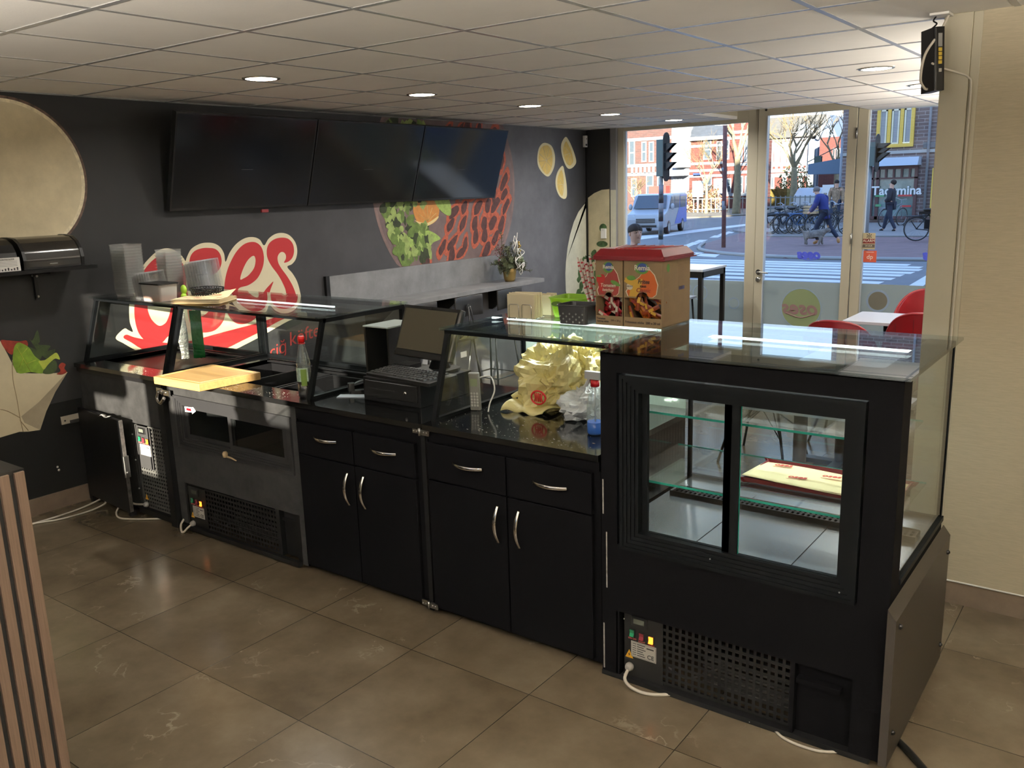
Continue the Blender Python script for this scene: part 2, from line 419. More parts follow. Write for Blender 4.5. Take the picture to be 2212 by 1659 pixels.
# ---- shop front: window, door, window
def slabs(mb, rs, y0, y1):
    for x0, x1, z0, z1 in rs: mb.box(x0, x1, y0, y1, z0, z1)
b = MB()
slabs(b, [(.372, .45, 0, 2.8), (.45, 1.88, 2.452, 2.8), (.45, 1.88, 0, .12), (1.88, 1.985, 0, 2.8), (1.985, 2.955, 2.60, 2.8), (2.955, 3.045, 0, 2.8), (3.045, 5.7, 2.50, 2.8), (3.045, 5.7, 0, .12), (4.45, 4.55, .12, 2.5)], 6.54, 6.62)
sf = struct(b.build('window_frame_front', K_BEIGE, bevel=.003))
K_SILV = mat('pale_gasket', (.55, .6, .66), .4)
def pane(idx, x0, x1, z0, z1):
    w = MB(); w.box(x0, x1, 6.575, 6.587, z0, z1)
    p = w.build('window_%d' % idx, K_GLASS); struct(p)
    g = MB(); g.box(x0, x0+.012, 6.565, 6.598, z0, z1); g.box(x1-.012, x1, 6.565, 6.598, z0, z1); g.box(x0, x1, 6.565, 6.598, z0, z0+.012)
    g.build('window_bead', K_SILV, p)
    return p
w1 = pane(1, .45, 1.88, .12, 2.452); w2 = pane(2, 3.045, 4.45, .12, 2.50)
w3 = pane(3, 4.55, 5.7, .12, 2.50)
d = MB(); X0, X1 = 1.992, 2.948
slabs(d, [(X0, X0+.088, .01, 2.59), (X1-.082, X1, .01, 2.59), (X0+.088, X1-.082, 2.50, 2.59), (X0+.088, X1-.082, .01, .22)], 6.525, 6.575)
door = struct(d.build('door_1', K_BEIGE, bevel=.003))
g = MB(); g.box(X0+.088, X1-.082, 6.545, 6.555, .22, 2.50); g.build('door_glass', K_GLASS, door)
g = MB()
g.box(X0+.088, X0+.096, 6.52, 6.58, .22, 2.5); g.build('door_gasket', K_SILV, door)
hz = ony(1637, 588, 6.5)
g = MB(); M = Matrix.Translation((X0+.045, 6.525, hz.z)) @ Matrix.Rotation(PI/2, 4, 'X')
g.lathe([(.026, 0), (.026, .008)], M=M); g.cyl((X0+.045, 6.52, hz.z), (X0+.045, 6.475, hz.z), .009)
g.tube(smoothpath([(X0+.045, 6.478, hz.z), (X0+.09, 6.473, hz.z+.002), (X0+.165, 6.478, hz.z-.004)]), .009)
g.build('door_handle', K_CHROME, door)
hz2 = ony(1633, 604, 6.5)
g = MB(); M = Matrix.Translation((X0+.045, 6.525, hz2.z)) @ Matrix.Rotation(PI/2, 4, 'X'); g.lathe([(.026, 0), (.026, .01), (.012, .014)], M=M)
g.build('door_lock', K_STEEL, door)
for zz in (2.28, 1.30, .3):
    g = MB(); g.cyl((X1+.004, 6.515, zz-.05), (X1+.004, 6.515, zz+.05), .008, n=8); g.build('hinge', K_STEEL, door)
g = MB(); g.cyl((X0+.075, 6.522, 2.555), (X0+.075, 6.53, 2.555), .012); g.build('door_sensor', K_PLBLACK, door)
# frosted film on the lower panes with its printed discs
K_FROST = glass('frosted_film', (.72, .76, .74), .02, haze=.8, hazecol=(.50, .54, .49))
def decal(name, fn, mats, label, cat, solid=False):
    o = fn.build(name, mats); tag(o, label, cat); return o
def disc(mb, cx, cz, r, y, t=.0006, n=40, sq=1):
    pts = [(cx+r*math.cos(2*PI*k/n), y, cz+r*sq*math.sin(2*PI*k/n)) for k in range(n)]
    mb.prism(pts, (0, t, 0))
def ring(mb, cx, cz, r0, r1, y, n=40):
    vs = []
    for k in range(n):
        a = 2*PI*k/n; vs += [(cx+r0*math.cos(a), y, cz+r0*math.sin(a)), (cx+r1*math.cos(a), y, cz+r1*math.sin(a))]
    mb.add(vs, [(2*k, 2*k+1, (2*k+3) % (2*n), (2*k+2) % (2*n)) for k in range(n)], False)
for nm, x0, x1, z0, z1, lb in (('frosted_window_film', .462, 1.868, .132, .845, 'frosted film on the lower part of the window beside the dark corner'),
                          ('frosted_window_film', 3.057, 4.45, .132, .865, 'frosted film low on the window behind the red chairs'),
                          ('frosted_window_film', 4.56, 5.69, .132, .865, 'frosted film low on the window hidden by the cream pillar')):
    b = MB(); b.box(x0, x1, 6.5715, 6.5745, z0, z1); tag(b.build(nm, K_FROST), lb, 'window film', 'frosted films on the shop front')
b = MB(); b.box(X0+.098, X1-.084, 6.5415, 6.5445, .225, .865)
tag(b.build('frosted_window_film', K_FROST), 'frosted film on the lower part of the glass door', 'window film', 'frosted films on the shop front')
K_FGREEN = glass('green_film', (.45, .62, .35), .02, haze=.75, hazecol=(.60, .68, .42))
K_FPINK = glass('pink_film', (.6, .45, .5), .02, haze=.8, hazecol=(.62, .42, .42))
K_FWHITE = glass('white_film', (.8, .85, .9), .02, haze=.85, hazecol=(.55, .66, .82))
K_FBLUE = glass('blue_film', (.4, .45, .95), .02, haze=.8, hazecol=(.22, .26, .75))
K_FTAN = glass('tan_film', (.6, .6, .5), .02, haze=.8, hazecol=(.42, .40, .33))
def mirrored(x, y, z, s=1):
    return Matrix(((-1*s, 0, 0, x), (0, 0, -s, y), (0, s, 0, z), (0, 0, 0, 1)))
c = ony(1730, 666, 6.54); b = MB()
disc(b, c.x, c.z, .20, 6.5385); b.cur = 1; ring(b, c.x, c.z, .196, .206, 6.538)
for k in range(6):
    pass
b.cur = 2; b.text('oses', .20, mirrored(c.x, 6.5375, c.z+.0), bold=.006, shear=.25)
b.tube(smoothpath([(c.x-.15, 6.537, c.z-.055), (c.x, 6.537, c.z-.095), (c.x+.14, 6.537, c.z-.05)]), .006)
decal('logo_disc_film', b, [K_FGREEN, K_FWHITE, K_FPINK], 'round green film disc with mirrored oses logo on glass door', 'window sticker')
c = ony(1748, 550, 6.54); b = MB(); b.text('oses', .125, mirrored(c.x, 6.542, c.z), bold=.008, shear=.2)
b.tube(smoothpath([(c.x-.09, 6.542, c.z-.04), (c.x, 6.542, c.z-.055), (c.x+.09, 6.542, c.z-.04)]), .004)
decal('logo_sticker', b, K_FBLUE, 'small violet mirrored oses logo stuck on the glass door', 'window sticker')
c = ony(2019, 552, 6.57); b = MB(); b.text('oses', .125, mirrored(c.x+.02, 6.57, c.z), bold=.008, shear=.2)
decal('logo_sticker', b, K_FBLUE, 'violet mirrored oses logo beside the cream pillar', 'window sticker')
c = ony(1896, 650, 6.57); b = MB(); disc(b, c.x, c.z, .088, 6.570); b.cur = 1; ring(b, c.x, c.z, .088, .108, 6.5695)
decal('plate_disc_film', b, [K_FTAN, K_FWHITE], 'round printed dish with white rim on window film behind chairs', 'window sticker')
c = ony(2040, 600, 6.57); b = MB(); disc(b, c.x+.02, c.z+.02, .13, 6.5705); b.cur = 1; disc(b, c.x+.06, c.z-.12, .22, 6.571)
decal('burger_disc_film', b, [mat('film_dark', (.10, .09, .09), .6), K_FPINK], 'large round food print cut off by the cream pillar', 'window sticker')
for cx, cz, r in ((1500, 640, .06), (1590, 640, .05)):
    c = ony(cx, cz, 6.57)
b = MB()
for px, py, r in ((1512, 632, .085), (1480, 622, .07), (1585, 655, .06)):
    c = ony(px, py, 6.57); ring(b, c.x, c.z, r-.008, r, 6.5708)
decal('ring_film', b, K_FWHITE, 'pale ring prints on frosted film beside the high table', 'window sticker')
# alarm and price stickers on the window post
def card(name, px, py, w, h, Y, base, rows, label):
    c = ony(px, py, Y); b = MB(); mats = [mat('sticker_'+name, base, .5)]
    b.box(c.x-w/2, c.x+w/2, Y, Y+.0008, c.z-h/2, c.z+h/2)
    for txt, size, dz, col in rows:
        mats.append(mat('ink_%d_%d_%d' % tuple(int(v*99) for v in col), col, .5)); b.cur = len(mats)-1
        if txt.startswith('#'): hh = float(txt[1:]); b.box(c.x-w/2+.002, c.x+w/2-.002, Y-.0005, Y, c.z+dz-hh, c.z+dz+hh)
        else: b.text(txt, size, Matrix.Translation((c.x, Y-.0012, c.z+dz)) @ Matrix.Rotation(PI/2, 4, 'X'))
    o = b.build(name, mats); tag(o, label, 'sticker'); return o
card('alarm_sticker', 1877, 521, .115, .155, 6.56, rgb(190, 178, 145), [('#.022', 0, .0, rgb(120, 40, 35)), ('*', .12, .025, (.02, .02, .02)), ('ALARM', .034, .003, (.8, .75, .65)), ('#.016', 0, -.045, rgb(95, 85, 75)), ('24 UUR', .02, -.045, (.8, .75, .6))],
     'beige and red alarm sticker on the window beside the door')
card('dog_sticker', 1879, 554, .12, .11, 6.56, rgb(205, 90, 65), [('#.0', 0, 0, (.8, .8, .8)), ('dp', .06, -.005, (.85, .82, .78)), ('VERBODEN', .014, .04, (.85, .82, .78))],
     'orange square sticker with a white symbol under the alarm sticker')
# ---- downlights
K_LAMP = mat('lamp_diffuser', (.9, .9, .85), .5, emit=(1.0, .93, .78), es=14)
K_LRIM = mat('lamp_rim', (.5, .48, .42), .25, metal=.8)
LP = [(1.36, .93), (1.36, 2.225), (1.33, 3.50), (1.30, 4.78), (1.33, 5.98), (3.93, 3.33), (3.92, 4.59), (3.90, 5.78), (1.36, -2.2), (3.93, -1.7), (6.5, .3), (6.5, -1.7)]  # entries past the labelled ones are unseen, added to light the room
LB = ['lit recessed downlight above the screens, first from the round bread picture', 'lit recessed downlight above the gap between the screens', 'lit recessed downlight above the wide screen edge nearest the lemons',
      'lit recessed downlight above the lemon slices', 'lit recessed downlight just inside the window by the dark corner', 'lit recessed downlight further from the window, above the display case', 'lit recessed downlight touching the black modem', 'lit recessed downlight cut by the cream pillar']
first = None
for i, (x, y) in enumerate(LP):
    if first is None:
        first = wthing('downlight', LB[0], 'ceiling light', (x, y, ZC), 'recessed downlights in the tiled ceiling')
        PINV[first.name] = Matrix.Identity(4)
        a = MB(); a.lathe([(.082, -.001), (.088, -.006), (.10, -.004), (.102, 0)], cap=False, n=32); a.build('rim', K_LRIM, first)
        a = MB(); a.lathe([(.001, -.004), (.083, -.004)], n=32, cap=False); a.build('diffuser', K_LAMP, first)
        t = first
    else:
        t = copy_tree(first); t.location = (x, y, ZC)
        t['label'] = LB[i] if i < 8 else 'added downlight out of view, lighting the room'
    l = bpy.data.lights.new('downlight_beam', 'AREA'); l.shape = 'DISK'; l.size = .15
    l.energy = 11 if i < 5 else 4.5 if i < 8 else 3.6; l.color = (1.0, .86, .66) if i >= 8 else (1.0, .95, .87); l.spread = math.radians(165)
    lo = bpy.data.objects.new('downlight_beam', l); lo.location = (x, y, ZC-.012); SC.collection.objects.link(lo)
# made-up bowl uplights, added out of view to brighten the ceiling
BW = ['by the window', 'behind the cream pillar', 'by the mural wall', 'in the middle', 'by the side wall', 'over the passage']
for k, (x, y) in enumerate([(5.25, 5.2), (5.25, 3.0), (2.6, -2.9), (4.3, -3.0), (6.4, -2.6), (6.4, -.6)]):
    p = wthing('added_uplight', 'added unseen bowl uplight brightening the ceiling, the one '+BW[k], 'added lamp', (x, y, ZC), 'added bowl uplights'); PINV[p.name] = Matrix.Identity(4)
    a = MB(); a.cyl((0, 0, 0), (0, 0, -.55), .006); a.build('cord', K_PLBLACK, p)
    a = MB(); a.lathe([(.002, -.62), (.12, -.60), (.20, -.54), (.205, -.545), (.12, -.61), (.002, -.63)], n=28, cap=False); a.build('bowl', K_WHITE, p)
    l = bpy.data.lights.new('added_uplight_beam', 'AREA'); l.shape = 'DISK'; l.size = .3; l.energy = (200, 40, 200, 200, 160, 130)[k]; l.color = (1, .92, .80)
    lo = bpy.data.objects.new('added_uplight_beam', l); lo.location = (x, y, ZC-.56); lo.rotation_euler = (PI, 0, 0); SC.collection.objects.link(lo)
# ---------------------------------------------------------------- counter run
YF = .40; ZT = .89
K_HOLE = mat('dark_cavity', (.006, .006, .006), .8)
K_LABEL = mat('rating_label', (.50, .49, .45), .5)
K_INK = mat('black_ink', (.03, .03, .03), .6)
K_REDINK = mat('red_print', (.55, .12, .10), .6)
K_YEL = mat('warning_yellow', (.80, .42, .03), .5)
K_FIN = mat('condenser_fins', (.12, .12, .115), .5, metal=.6)
K_PERF = mat('perforated_black_sheet', (.006, .006, .006), .45, spec=.12)
def lattice(mb, x0, x1, z0, z1, y, pitch=.026, bar=.011, t=.0015):
    nx = max(1, round((x1-x0)/pitch)); nz = max(1, round((z1-z0)/pitch))
    for i in range(nx+1):
        x = x0+(x1-x0)*i/nx; mb.box(x-bar/2, x+bar/2, y, y+t, z0, z1)
    for j in range(nz+1):
        z = z0+(z1-z0)*j/nz; mb.box(x0, x1, y+.0002, y+t+.0002, z-bar/2, z+bar/2)
def rect_frame(mb, x0, x1, z0, z1, w, y0, y1):
    mb.box(x0, x1, y0, y1, z1-w, z1); mb.box(x0, x1, y0, y1, z0, z0+w); mb.box(x0, x0+w, y0, y1, z0+w, z1-w); mb.box(x1-w, x1, y0, y1, z0+w, z1-w)
TXM = lambda x, y, z: Matrix.Translation((x, y, z)) @ Matrix.Rotation(PI/2, 4, 'X')
def controls(par, x, z, y, gl=None):
    """control plate: x,z = its upper corner on the face y"""
    b = MB(); b.box(x+.012, x+.175, y, y+.003, z-.265, z-.004); b.build('control_plate', mat('control_sheet_sunlit', (.03, .03, .03), .5, spec=.2) if gl else K_PLBLACK, par)  # sunlit first unit gets a paler sheet, sun put into its colour
    b = MB(); b.rbox(x+.045, x+.115, y-.006, y, z-.05, z-.012, .003); b.cur = 1; b.box(x+.055, x+.10, y-.0065, y-.006, z-.04, z-.02); b.build('thermostat', [K_PLBLACK, mat('display_grey', (.10, .11, .09), .2)], par)
    for i, (nm, c, es) in enumerate((('green', (.01, .16, .07), 0), ('dark red', (.18, .02, .03), 0), ('lit orange', (.75, .14, .01), 2.2))):
        cx = x+.047+.040*i; cz = z-.084-.0035*i
        b = MB(); b.box(cx-.012, cx+.012, y-.003, y, cz-.016, cz+.016); b.cur = 1
        b.prism([(cx-.009, y-.003, cz-.013), (cx-.009, y-.009, cz-.013), (cx-.009, y-.004, cz), (cx-.009, y-.007, cz+.013), (cx-.009, y-.003, cz+.013)], (.018, 0, 0))
        o = b.build('rocker_switch', [K_PLBLACK, mat('rocker_%d' % i, c, .3, emit=(1, .22, .02) if es else None, es=es)], par); o['label'] = nm+' rocker switch'
        b = MB(); b.text(('ON OFF', 'LIGHT', 'LIGHT')[i] if i else 'ON OFF', .010, TXM(cx, y-.0005, cz-.024)); b.build('switch_lettering', K_REDINK, par)
    lx0, lx1, lz0, lz1 = x+.042, x+.148, z-.182, z-.117
    b = MB(); b.box(lx0, lx1, y-.0012, y, lz0, lz1); b.cur = 1
    rect_frame(b, lx0+.003, lx1-.003, lz0+.003, lz1-.003, .0007, y-.0016, y-.0012)
    for k in range(6):
        zz = lz1-.009-.009*k; b.box(lx0+.007, lx0+.022, y-.0016, y-.0012, zz-.0012, zz+.0012); b.box(lx0+.026, lx0+.026+(.034, .028, .036, .025, .03, .034)[k], y-.0016, y-.0012, zz-.0016, zz+.0016)
    b.text('CE', .024, TXM(lx1-.023, y-.0016, lz0+.016), bold=.0003)
    b.box(lx1-.04, lx1-.01, y-.0016, y-.0012, lz1-.017, lz1-.012)
    b.build('rating_label', [K_LABEL, K_INK], par)
    tx, tz = (x+.034, z-.175) if not gl else (gl[0], gl[1]+.045)
    b = MB(); b.prism([(tx-.017, y-.0012, tz-.016), (tx+.017, y-.0012, tz-.016), (tx, y-.0012, tz+.018)], (0, .001, 0)); b.cur = 1
    b.prism([(tx+.002, y-.0018, tz+.008), (tx-.004, y-.0018, tz-.003), (tx, y-.0018, tz-.003), (tx-.002, y-.0018, tz-.011), (tx+.005, y-.0018, tz), (tx+.001, y-.0018, tz)], (0, .0005, 0))
    b.build('warning_label', [K_YEL, K_INK], par)
    gx, gz = (x+.04, z-.224) if not gl else gl
    b = MB(); b.lathe([(.012, 0), (.017, .004), (.017, .014), (.012, .024), (.008, .026)], M=Matrix.Translation((gx, y, gz)) @ Matrix.Rotation(PI/2, 4, 'X'), n=10)
    b.build('cable_gland', mat('grey_gland', (.38, .37, .35), .5), par)
    return gx, gz
def vent(par, x0, x1, z0, z1, y, fins=True):
    b = MB(); lattice(b, x0, x1, z0, z1, y); b.build('vent_grille', K_PERF, par)
    if fins:
        b = MB()
        for k in range(7):
            zz = z0+.03+(z1-z0-.06)*k/6; b.box(x0+(x1-x0)*.3, x1-.02, y+.05, y+.07, zz-.004, zz+.004)
        b.tube(smoothpath([(x0+.02, y+.02, z0+.06), (x0+(x1-x0)*.2, y+.018, z0+.04), (x0+(x1-x0)*.4, y+.018, z0+.1), (x0+(x1-x0)*.5, y+.03, z0+.14)]), .005)
        b.build('condenser', K_FIN, par)
def arc_handle(par, x, z, vertical, L=.16):
    b = MB(); n = 12
    def fn(u, v):
        t = -1+2*u; w = .0065*(1+.25*(1-abs(t))); d = .004+.028*(1-t*t)
        a = (v-.5)*PI
        off = w*math.sin(a); dd = d+.004*math.cos(a)
        return (x+off, .38-dd, z+t*L/2) if vertical else (x+t*L/2, .38-dd, z+off)
    b.grid(fn, n, 6)
    b.grid(lambda u, v: (lambda t: (x+(v-.5)*.013, .38-.004-.028*(1-t*t), z+t*L/2) if vertical else (x+t*L/2, .38-.004-.028*(1-t*t), z+(v-.5)*.013))(-1+2*u), n, 1)
    for t in (-1, 1):
        if vertical: b.box(x-.006, x+.006, .372, .381, z+t*L/2-.008*(t > 0), z+t*L/2+.008*(t < 0))
        else: b.box(x+t*L/2-.008*(t > 0), x+t*L/2+.008*(t < 0), .372, .381, z-.006, z+.006)
    return b.build('handle', K_CHROME, par)
def vitrine(name, label, x0, x1, sides, frosted=False):
    v = wthing(name, label, 'display case', ((x0+x1)/2, .8, ZT), 'glass counter tops')
    A, B_ = (.435, ZT), (.555, 1.272); C_ = 1.13
    b = MB()
    for xs, full in sides:
        # slanted front post, top bar, back post, sill
        w = .024
        b.hexa([(xs-w/2, A[0], A[1]), (xs+w/2, A[0], A[1]), (xs+w/2, A[0]+.02, A[1]), (xs-w/2, A[0]+.02, A[1]), (xs-w/2, B_[0], 1.272), (xs+w/2, B_[0], 1.272), (xs+w/2, B_[0]+.02, 1.272), (xs-w/2, B_[0]+.02, 1.272)])
        if full:
            b.box(xs-w/2, xs+w/2, B_[0], C_, 1.252, 1.272); b.box(xs-w/2, xs+w/2, C_-.02, C_, ZT, 1.252); b.box(xs-w/2, xs+w/2, A[0]+.02, C_-.02, ZT, ZT+.014)
    b.box(x0-.008, x1+.008, B_[0]-.01, B_[0]+.018, 1.258, 1.275)
    b.box(x0-.008, x1+.008, C_-.016, C_, 1.258, 1.275); b.box(x0-.008, x1+.008, C_-.016, C_, ZT, ZT+.014)
    b.build('case_frame', K_ALU, v)
    for xs, full in sides:
        if full:
            b = MB(); b.hexa([(xs-.003, A[0]+.02, ZT+.014), (xs+.003, A[0]+.02, ZT+.014), (xs+.003, C_-.02, ZT+.014), (xs-.003, C_-.02, ZT+.014), (xs-.003, B_[0]+.016, 1.252), (xs+.003, B_[0]+.016, 1.252), (xs+.003, C_-.02, 1.252), (xs-.003, C_-.02, 1.252)])
            b.build('side_glass', K_GLASS, v)
    b = MB(); b.box(x0, x1, C_-.01, C_-.004, ZT+.014, 1.258); b.build('customer_glass', frosted or K_GLASS, v)
    b = MB(); b.rbox(x0-.018, x1+.018, B_[0]-.035, C_+.022, 1.276, 1.286, .004); b.build('top_glass', K_GLASSTOP, v)
    return v
def ledstrip(par, a, b_, lm=1.0, w=.012):
    m = MB(); m.box(a.x, b_.x, a.y-w/2, a.y+w/2, 1.262, 1.270); m.build('led_strip', K_LED, par)
    l = bpy.data.lights.new('led_light', 'AREA'); l.shape = 'RECTANGLE'; l.size = abs(b_.x-a.x); l.size_y = .02; l.energy = lm; l.color = (.92, 1, .98)
    o = bpy.data.objects.new('led_light', l); o.location = ((a.x+b_.x)/2, a.y, 1.258); SC.collection.objects.link(o)

# -- worktop slabs (continuous)
def worktop(name, label, x0, x1, wells, matl=K_GLOSSTOP):
    w = wthing(name, label, 'worktop', ((x0+x1)/2, .76, ZT-.025))
    b = MB(); ylo, yhi = .372, 1.15
    xs = sorted({x0, x1, *[a for r in wells for a in r[:2]]})
    for i in range(len(xs)-1):
        hit = [r for r in wells if r[0] <= xs[i] and r[1] >= xs[i+1]]
        if hit: b.box(xs[i], xs[i+1], ylo, hit[0][2], ZT-.025, ZT); b.box(xs[i], xs[i+1], hit[0][3], yhi, ZT-.025, ZT)
        else: b.box(xs[i], xs[i+1], ylo, yhi, ZT-.025, ZT)
    b.build('slab', matl, w)
    for r in wells:
        b = MB(); d = r[4]
        b.box(r[0], r[1], r[2], r[3], ZT-d-.004, ZT-d)
        b.box(r[0]-.003, r[0], r[2], r[3], ZT-d, ZT-.0); b.box(r[1], r[1]+.003, r[2], r[3], ZT-d, ZT)
        b.box(r[0], r[1], r[2]-.003, r[2], ZT-d, ZT-.0); b.box(r[0], r[1], r[3], r[3]+.003, ZT-d, ZT)
        rect = [(r[0], r[2]), (r[1], r[2]), (r[1], r[3]), (r[0], r[3])]
        b.box(r[0], r[1], r[2]+.0, r[2]+.012, ZT-.03, ZT-.022); b.box(r[0], r[1], r[3]-.03, r[3], ZT-.012, ZT-.004)
        b.build('well', K_BLACK2, w)
    return w
wt = worktop('stone_worktop', 'long black stone worktop with wells, from the wall to the cash drawer', .02, 2.912, [(.12, .84, .52, 1.06, .05), (1.06, 2.04, .54, 1.06, .17)])
for x0, x1 in ((1.40, 1.68), (1.70, 2.0)):
    p = wthing('food_pan', 'black food pan sunk in the well %s' % ('under the wooden board edge' if x0 < 1.5 else 'beside the red-capped bottle'), 'food pan', (x0, .72, .74), 'pans in the salad well')
    b = MB()
    rect_t = [(x0, .56), (x1, .56), (x1, .98), (x0, .98)]
    b.box(x0, x1, .56, .575, .865, .872); b.box(x0, x1, .965, .98, .865, .872); b.box(x0, x0+.015, .575, .965, .865, .872); b.box(x1-.015, x1, .575, .965, .865, .872)
    b.box(x0+.013, x0+.016, .575, .965, .74, .868); b.box(x1-.016, x1-.013, .575, .965, .74, .868); b.box(x0+.015, x1-.015, .573, .576, .74, .868); b.box(x0+.015, x1-.015, .964, .967, .74, .868); b.box(x0+.015, x1-.015, .575, .965, .735, .74)
    b.build('pan', K_BLACK2, p)
worktop('stone_worktop', 'glossy black worktop under the yellow carrier bags', 2.922, 3.795, [])

# -- unit 1: narrow fridge base against the mural wall
u = wthing('refrigerated_counter', 'scuffed black fridge counter with tall perforated panel by the mural wall', 'refrigerated counter', (.5, .75, 0))
b = MB(); b.box(.02, .545, YF, 1.12, .03, .835); b.box(.545, .89, YF, 1.12, .575, .835); b.box(.545, .89, .62, 1.12, .03, .575); b.box(.545, .558, YF+.003, .62, .03, .575); b.box(.878, .89, YF+.003, .62, .03, .575)
b.build('cabinet_body', K_DIRTY, u)
b = MB(); b.box(.02, .895, .385, 1.14, .837, .864); b.build('worktop_rail', K_BLACK2, u)
b = MB(); b.box(.545, .89, .385, .60, .012, .045); b.build('bottom_rail', K_BLACK2, u)
gx1, gz1 = controls(u, .555, .562, YF+.012, (.60, .066))
b = MB(); lattice(b, .70, .868, .30, .56, YF+.012, .024, .012); lattice(b, .575, .868, .05, .375, YF+.0125, .024, .012); b.build('vent_grille', mat('perforated_sheet_sunlit', (.06, .06, .056), .45, spec=.3), u)  # grille paler than the others, the sunlight on it put into the colour
b = MB(); b.box(.555, .575, YF+.012, YF+.02, .03, .56); b.tube(smoothpath([(.6, .45, .30), (.63, .45, .13), (.72, .45, .10), (.85, .45, .22)]), .006); b.build('condenser', K_FIN, u)
b = MB()
for z in (.16, .34, .5): b.ball((.548, YF-.001, z), .005, 6)
b.build('screw', K_STEEL, u)
# -- black tall door leaning open in front of unit 1
dr = wthing('cabinet_door', 'open black cabinet door with peeling steel edge and lock, by the wall', 'cabinet door', (.30, .34, 0))
b = MB()
p0 = Vector((.045, .365, 0)); p1 = Vector((.60, .315, 0)); nrm = Vector((.09, -.995, 0))*.022
b.hexa([p0+Vector((0, 0, .045)), p0+nrm+Vector((0, 0, .045)), p1+nrm+Vector((0, 0, .045)), p1+Vector((0, 0, .045)), p0+Vector((0, 0, .615)), p0+nrm+Vector((0, 0, .615)), p1+nrm+Vector((0, 0, .615)), p1+Vector((0, 0, .615))])
b.build('door_leaf', K_BLACK2, dr)
b = MB(); e0 = p1+Vector((.002, 0, 0)); b.box(.601, .606, .295, .316, .05, .615); b.build('steel_edge', mat('worn_metal', (.22, .21, .20), .35, metal=.8, var=.5, vscale=30), dr)
b = MB(); b.rbox(.606, .622, .285, .318, .27, .40, .004); b.cyl((.622, .30, .30), (.63, .30, .30), .006); b.build('lock_plate', K_STEEL, dr)
b = MB(); b.box(.57, .60, .30, .335, .02, .05); b.box(.06, .09, .34, .36, 0, .05); b.build('foot', K_BLACK2, dr)
# white rag on the door
tg = MB(); tg.grid(lambda u_, v: (.37+.10*u_+.02*math.sin(5*v), .335-.03*math.sin(PI*min(v, .5)*2)*.8-.012, .617+.006*math.sin(8*u_)-(v > .5)*(v-.5)*.20), 6, 10)
tag(tg.build('cleaning_rag', mat('grey_rag', (.32, .32, .31), .9), solid=.004), 'grey rag draped over the open black door', 'rag')

# -- filler post between units 1 and 2
b = MB(); b.box(.902, .958, .372, .60, 0, .862); b.cur = 0
for z in (.10, .35, .56, .78): b.ball((.945, .372, z), .004, 6)
o = b.build('filler_post', K_BLACK2); tag(o, 'black steel filler post beside the tall perforated panel', 'post')
# -- unit 2: salad fridge with sliding windows
u = wthing('refrigerated_counter', 'black fridge counter with two small sliding glass doors under the wooden board', 'refrigerated counter', (1.5, .75, 0))
b = MB()
xa, xb = .968, 2.065
b.box(xa, xb, YF, YF+.02, .80, .862); b.box(xa, 1.035, YF, 1.12, .02, .80); b.box(2.025, xb, YF, 1.12, .02, .80)
b.box(1.035, 2.025, YF, YF+.02, .285, .50); b.box(1.035, 2.025, 1.10, 1.12, .02, .862); b.box(1.035, 2.025, YF+.02, 1.1, .285, .30)
b.box(1.035, 2.025, .56, 1.1, .02, .05)
b.build('cabinet_body', K_DIRTY, u)
K_MOULD = mat('profile_black', (.018, .018, .019), .4, spec=.2)
b = MB()
for i, (w0, w1, y) in enumerate(((0, .018, .388), (.018, .03, .393), (.03, .042, .398), (.042, .055, .403))):
    b.box(1.035+w0, 2.025-w0, y, .43, .80-w1, .80-w0); b.box(1.035+w0, 2.025-w0, y, .43, .50+w0, .50+w1)
    b.box(1.035+w0, 1.035+w1, y, .43, .50+w1, .80-w1); b.box(2.025-w1, 2.025-w0, y, .43, .50+w1, .80-w1)
b.build('door_surround', K_MOULD, u)
for i, (x0, x1, y) in enumerate(((1.092, 1.53, .418), (1.50, 1.968, .404))):
    f = MB(); rect_frame(f, x0, x1, .552, .748, .024, y, y+.012); fo = f.build('sliding_door', K_MOULD, u); sub(fo)
    g = MB(); g.box(x0+.024, x1-.024, y+.004, y+.008, .576, .724); g.build('door_glass', K_GLASS, fo)
b = MB(); b.box(1.04, 2.02, .44, 1.09, .31, .315); b.box(1.04, 2.02, 1.08, 1.085, .315, .69); b.box(1.04, 1.045, .44, 1.08, .315, .69); b.build('liner', mat('fridge_liner', (.05, .05, .05), .4), u)
controls(u, 1.045, .272, YF+.004)
vent(u, 1.215, 1.835, .04, .27, YF+.006)
b = MB(); lattice(b, 1.10, 1.215, .04, .085, YF+.006); b.box(1.04, 1.052, YF, YF+.012, .02, .285); b.box(1.835, 1.85, YF, YF+.012, .02, .285); b.build('vent_surround', K_PERF, u)
b = MB(); b.box(1.85, 2.0, YF+.03, YF+.05, .03, .285); b.build('compressor_hatch', K_BLACK2, u)
b = MB(); b.box(1.87, 1.99, YF+.012, YF+.04, .225, .24); b.box(1.85, 1.866, YF, YF+.03, .03, .285); b.box(1.99, 2.025, YF, YF+.03, .02, .285); b.build('hatch_ledge', K_BLACK2, u)
b = MB(); b.box(.98, 2.02, .375, .40, .012, .035); b.build('bottom_rail', K_BLACK2, u)
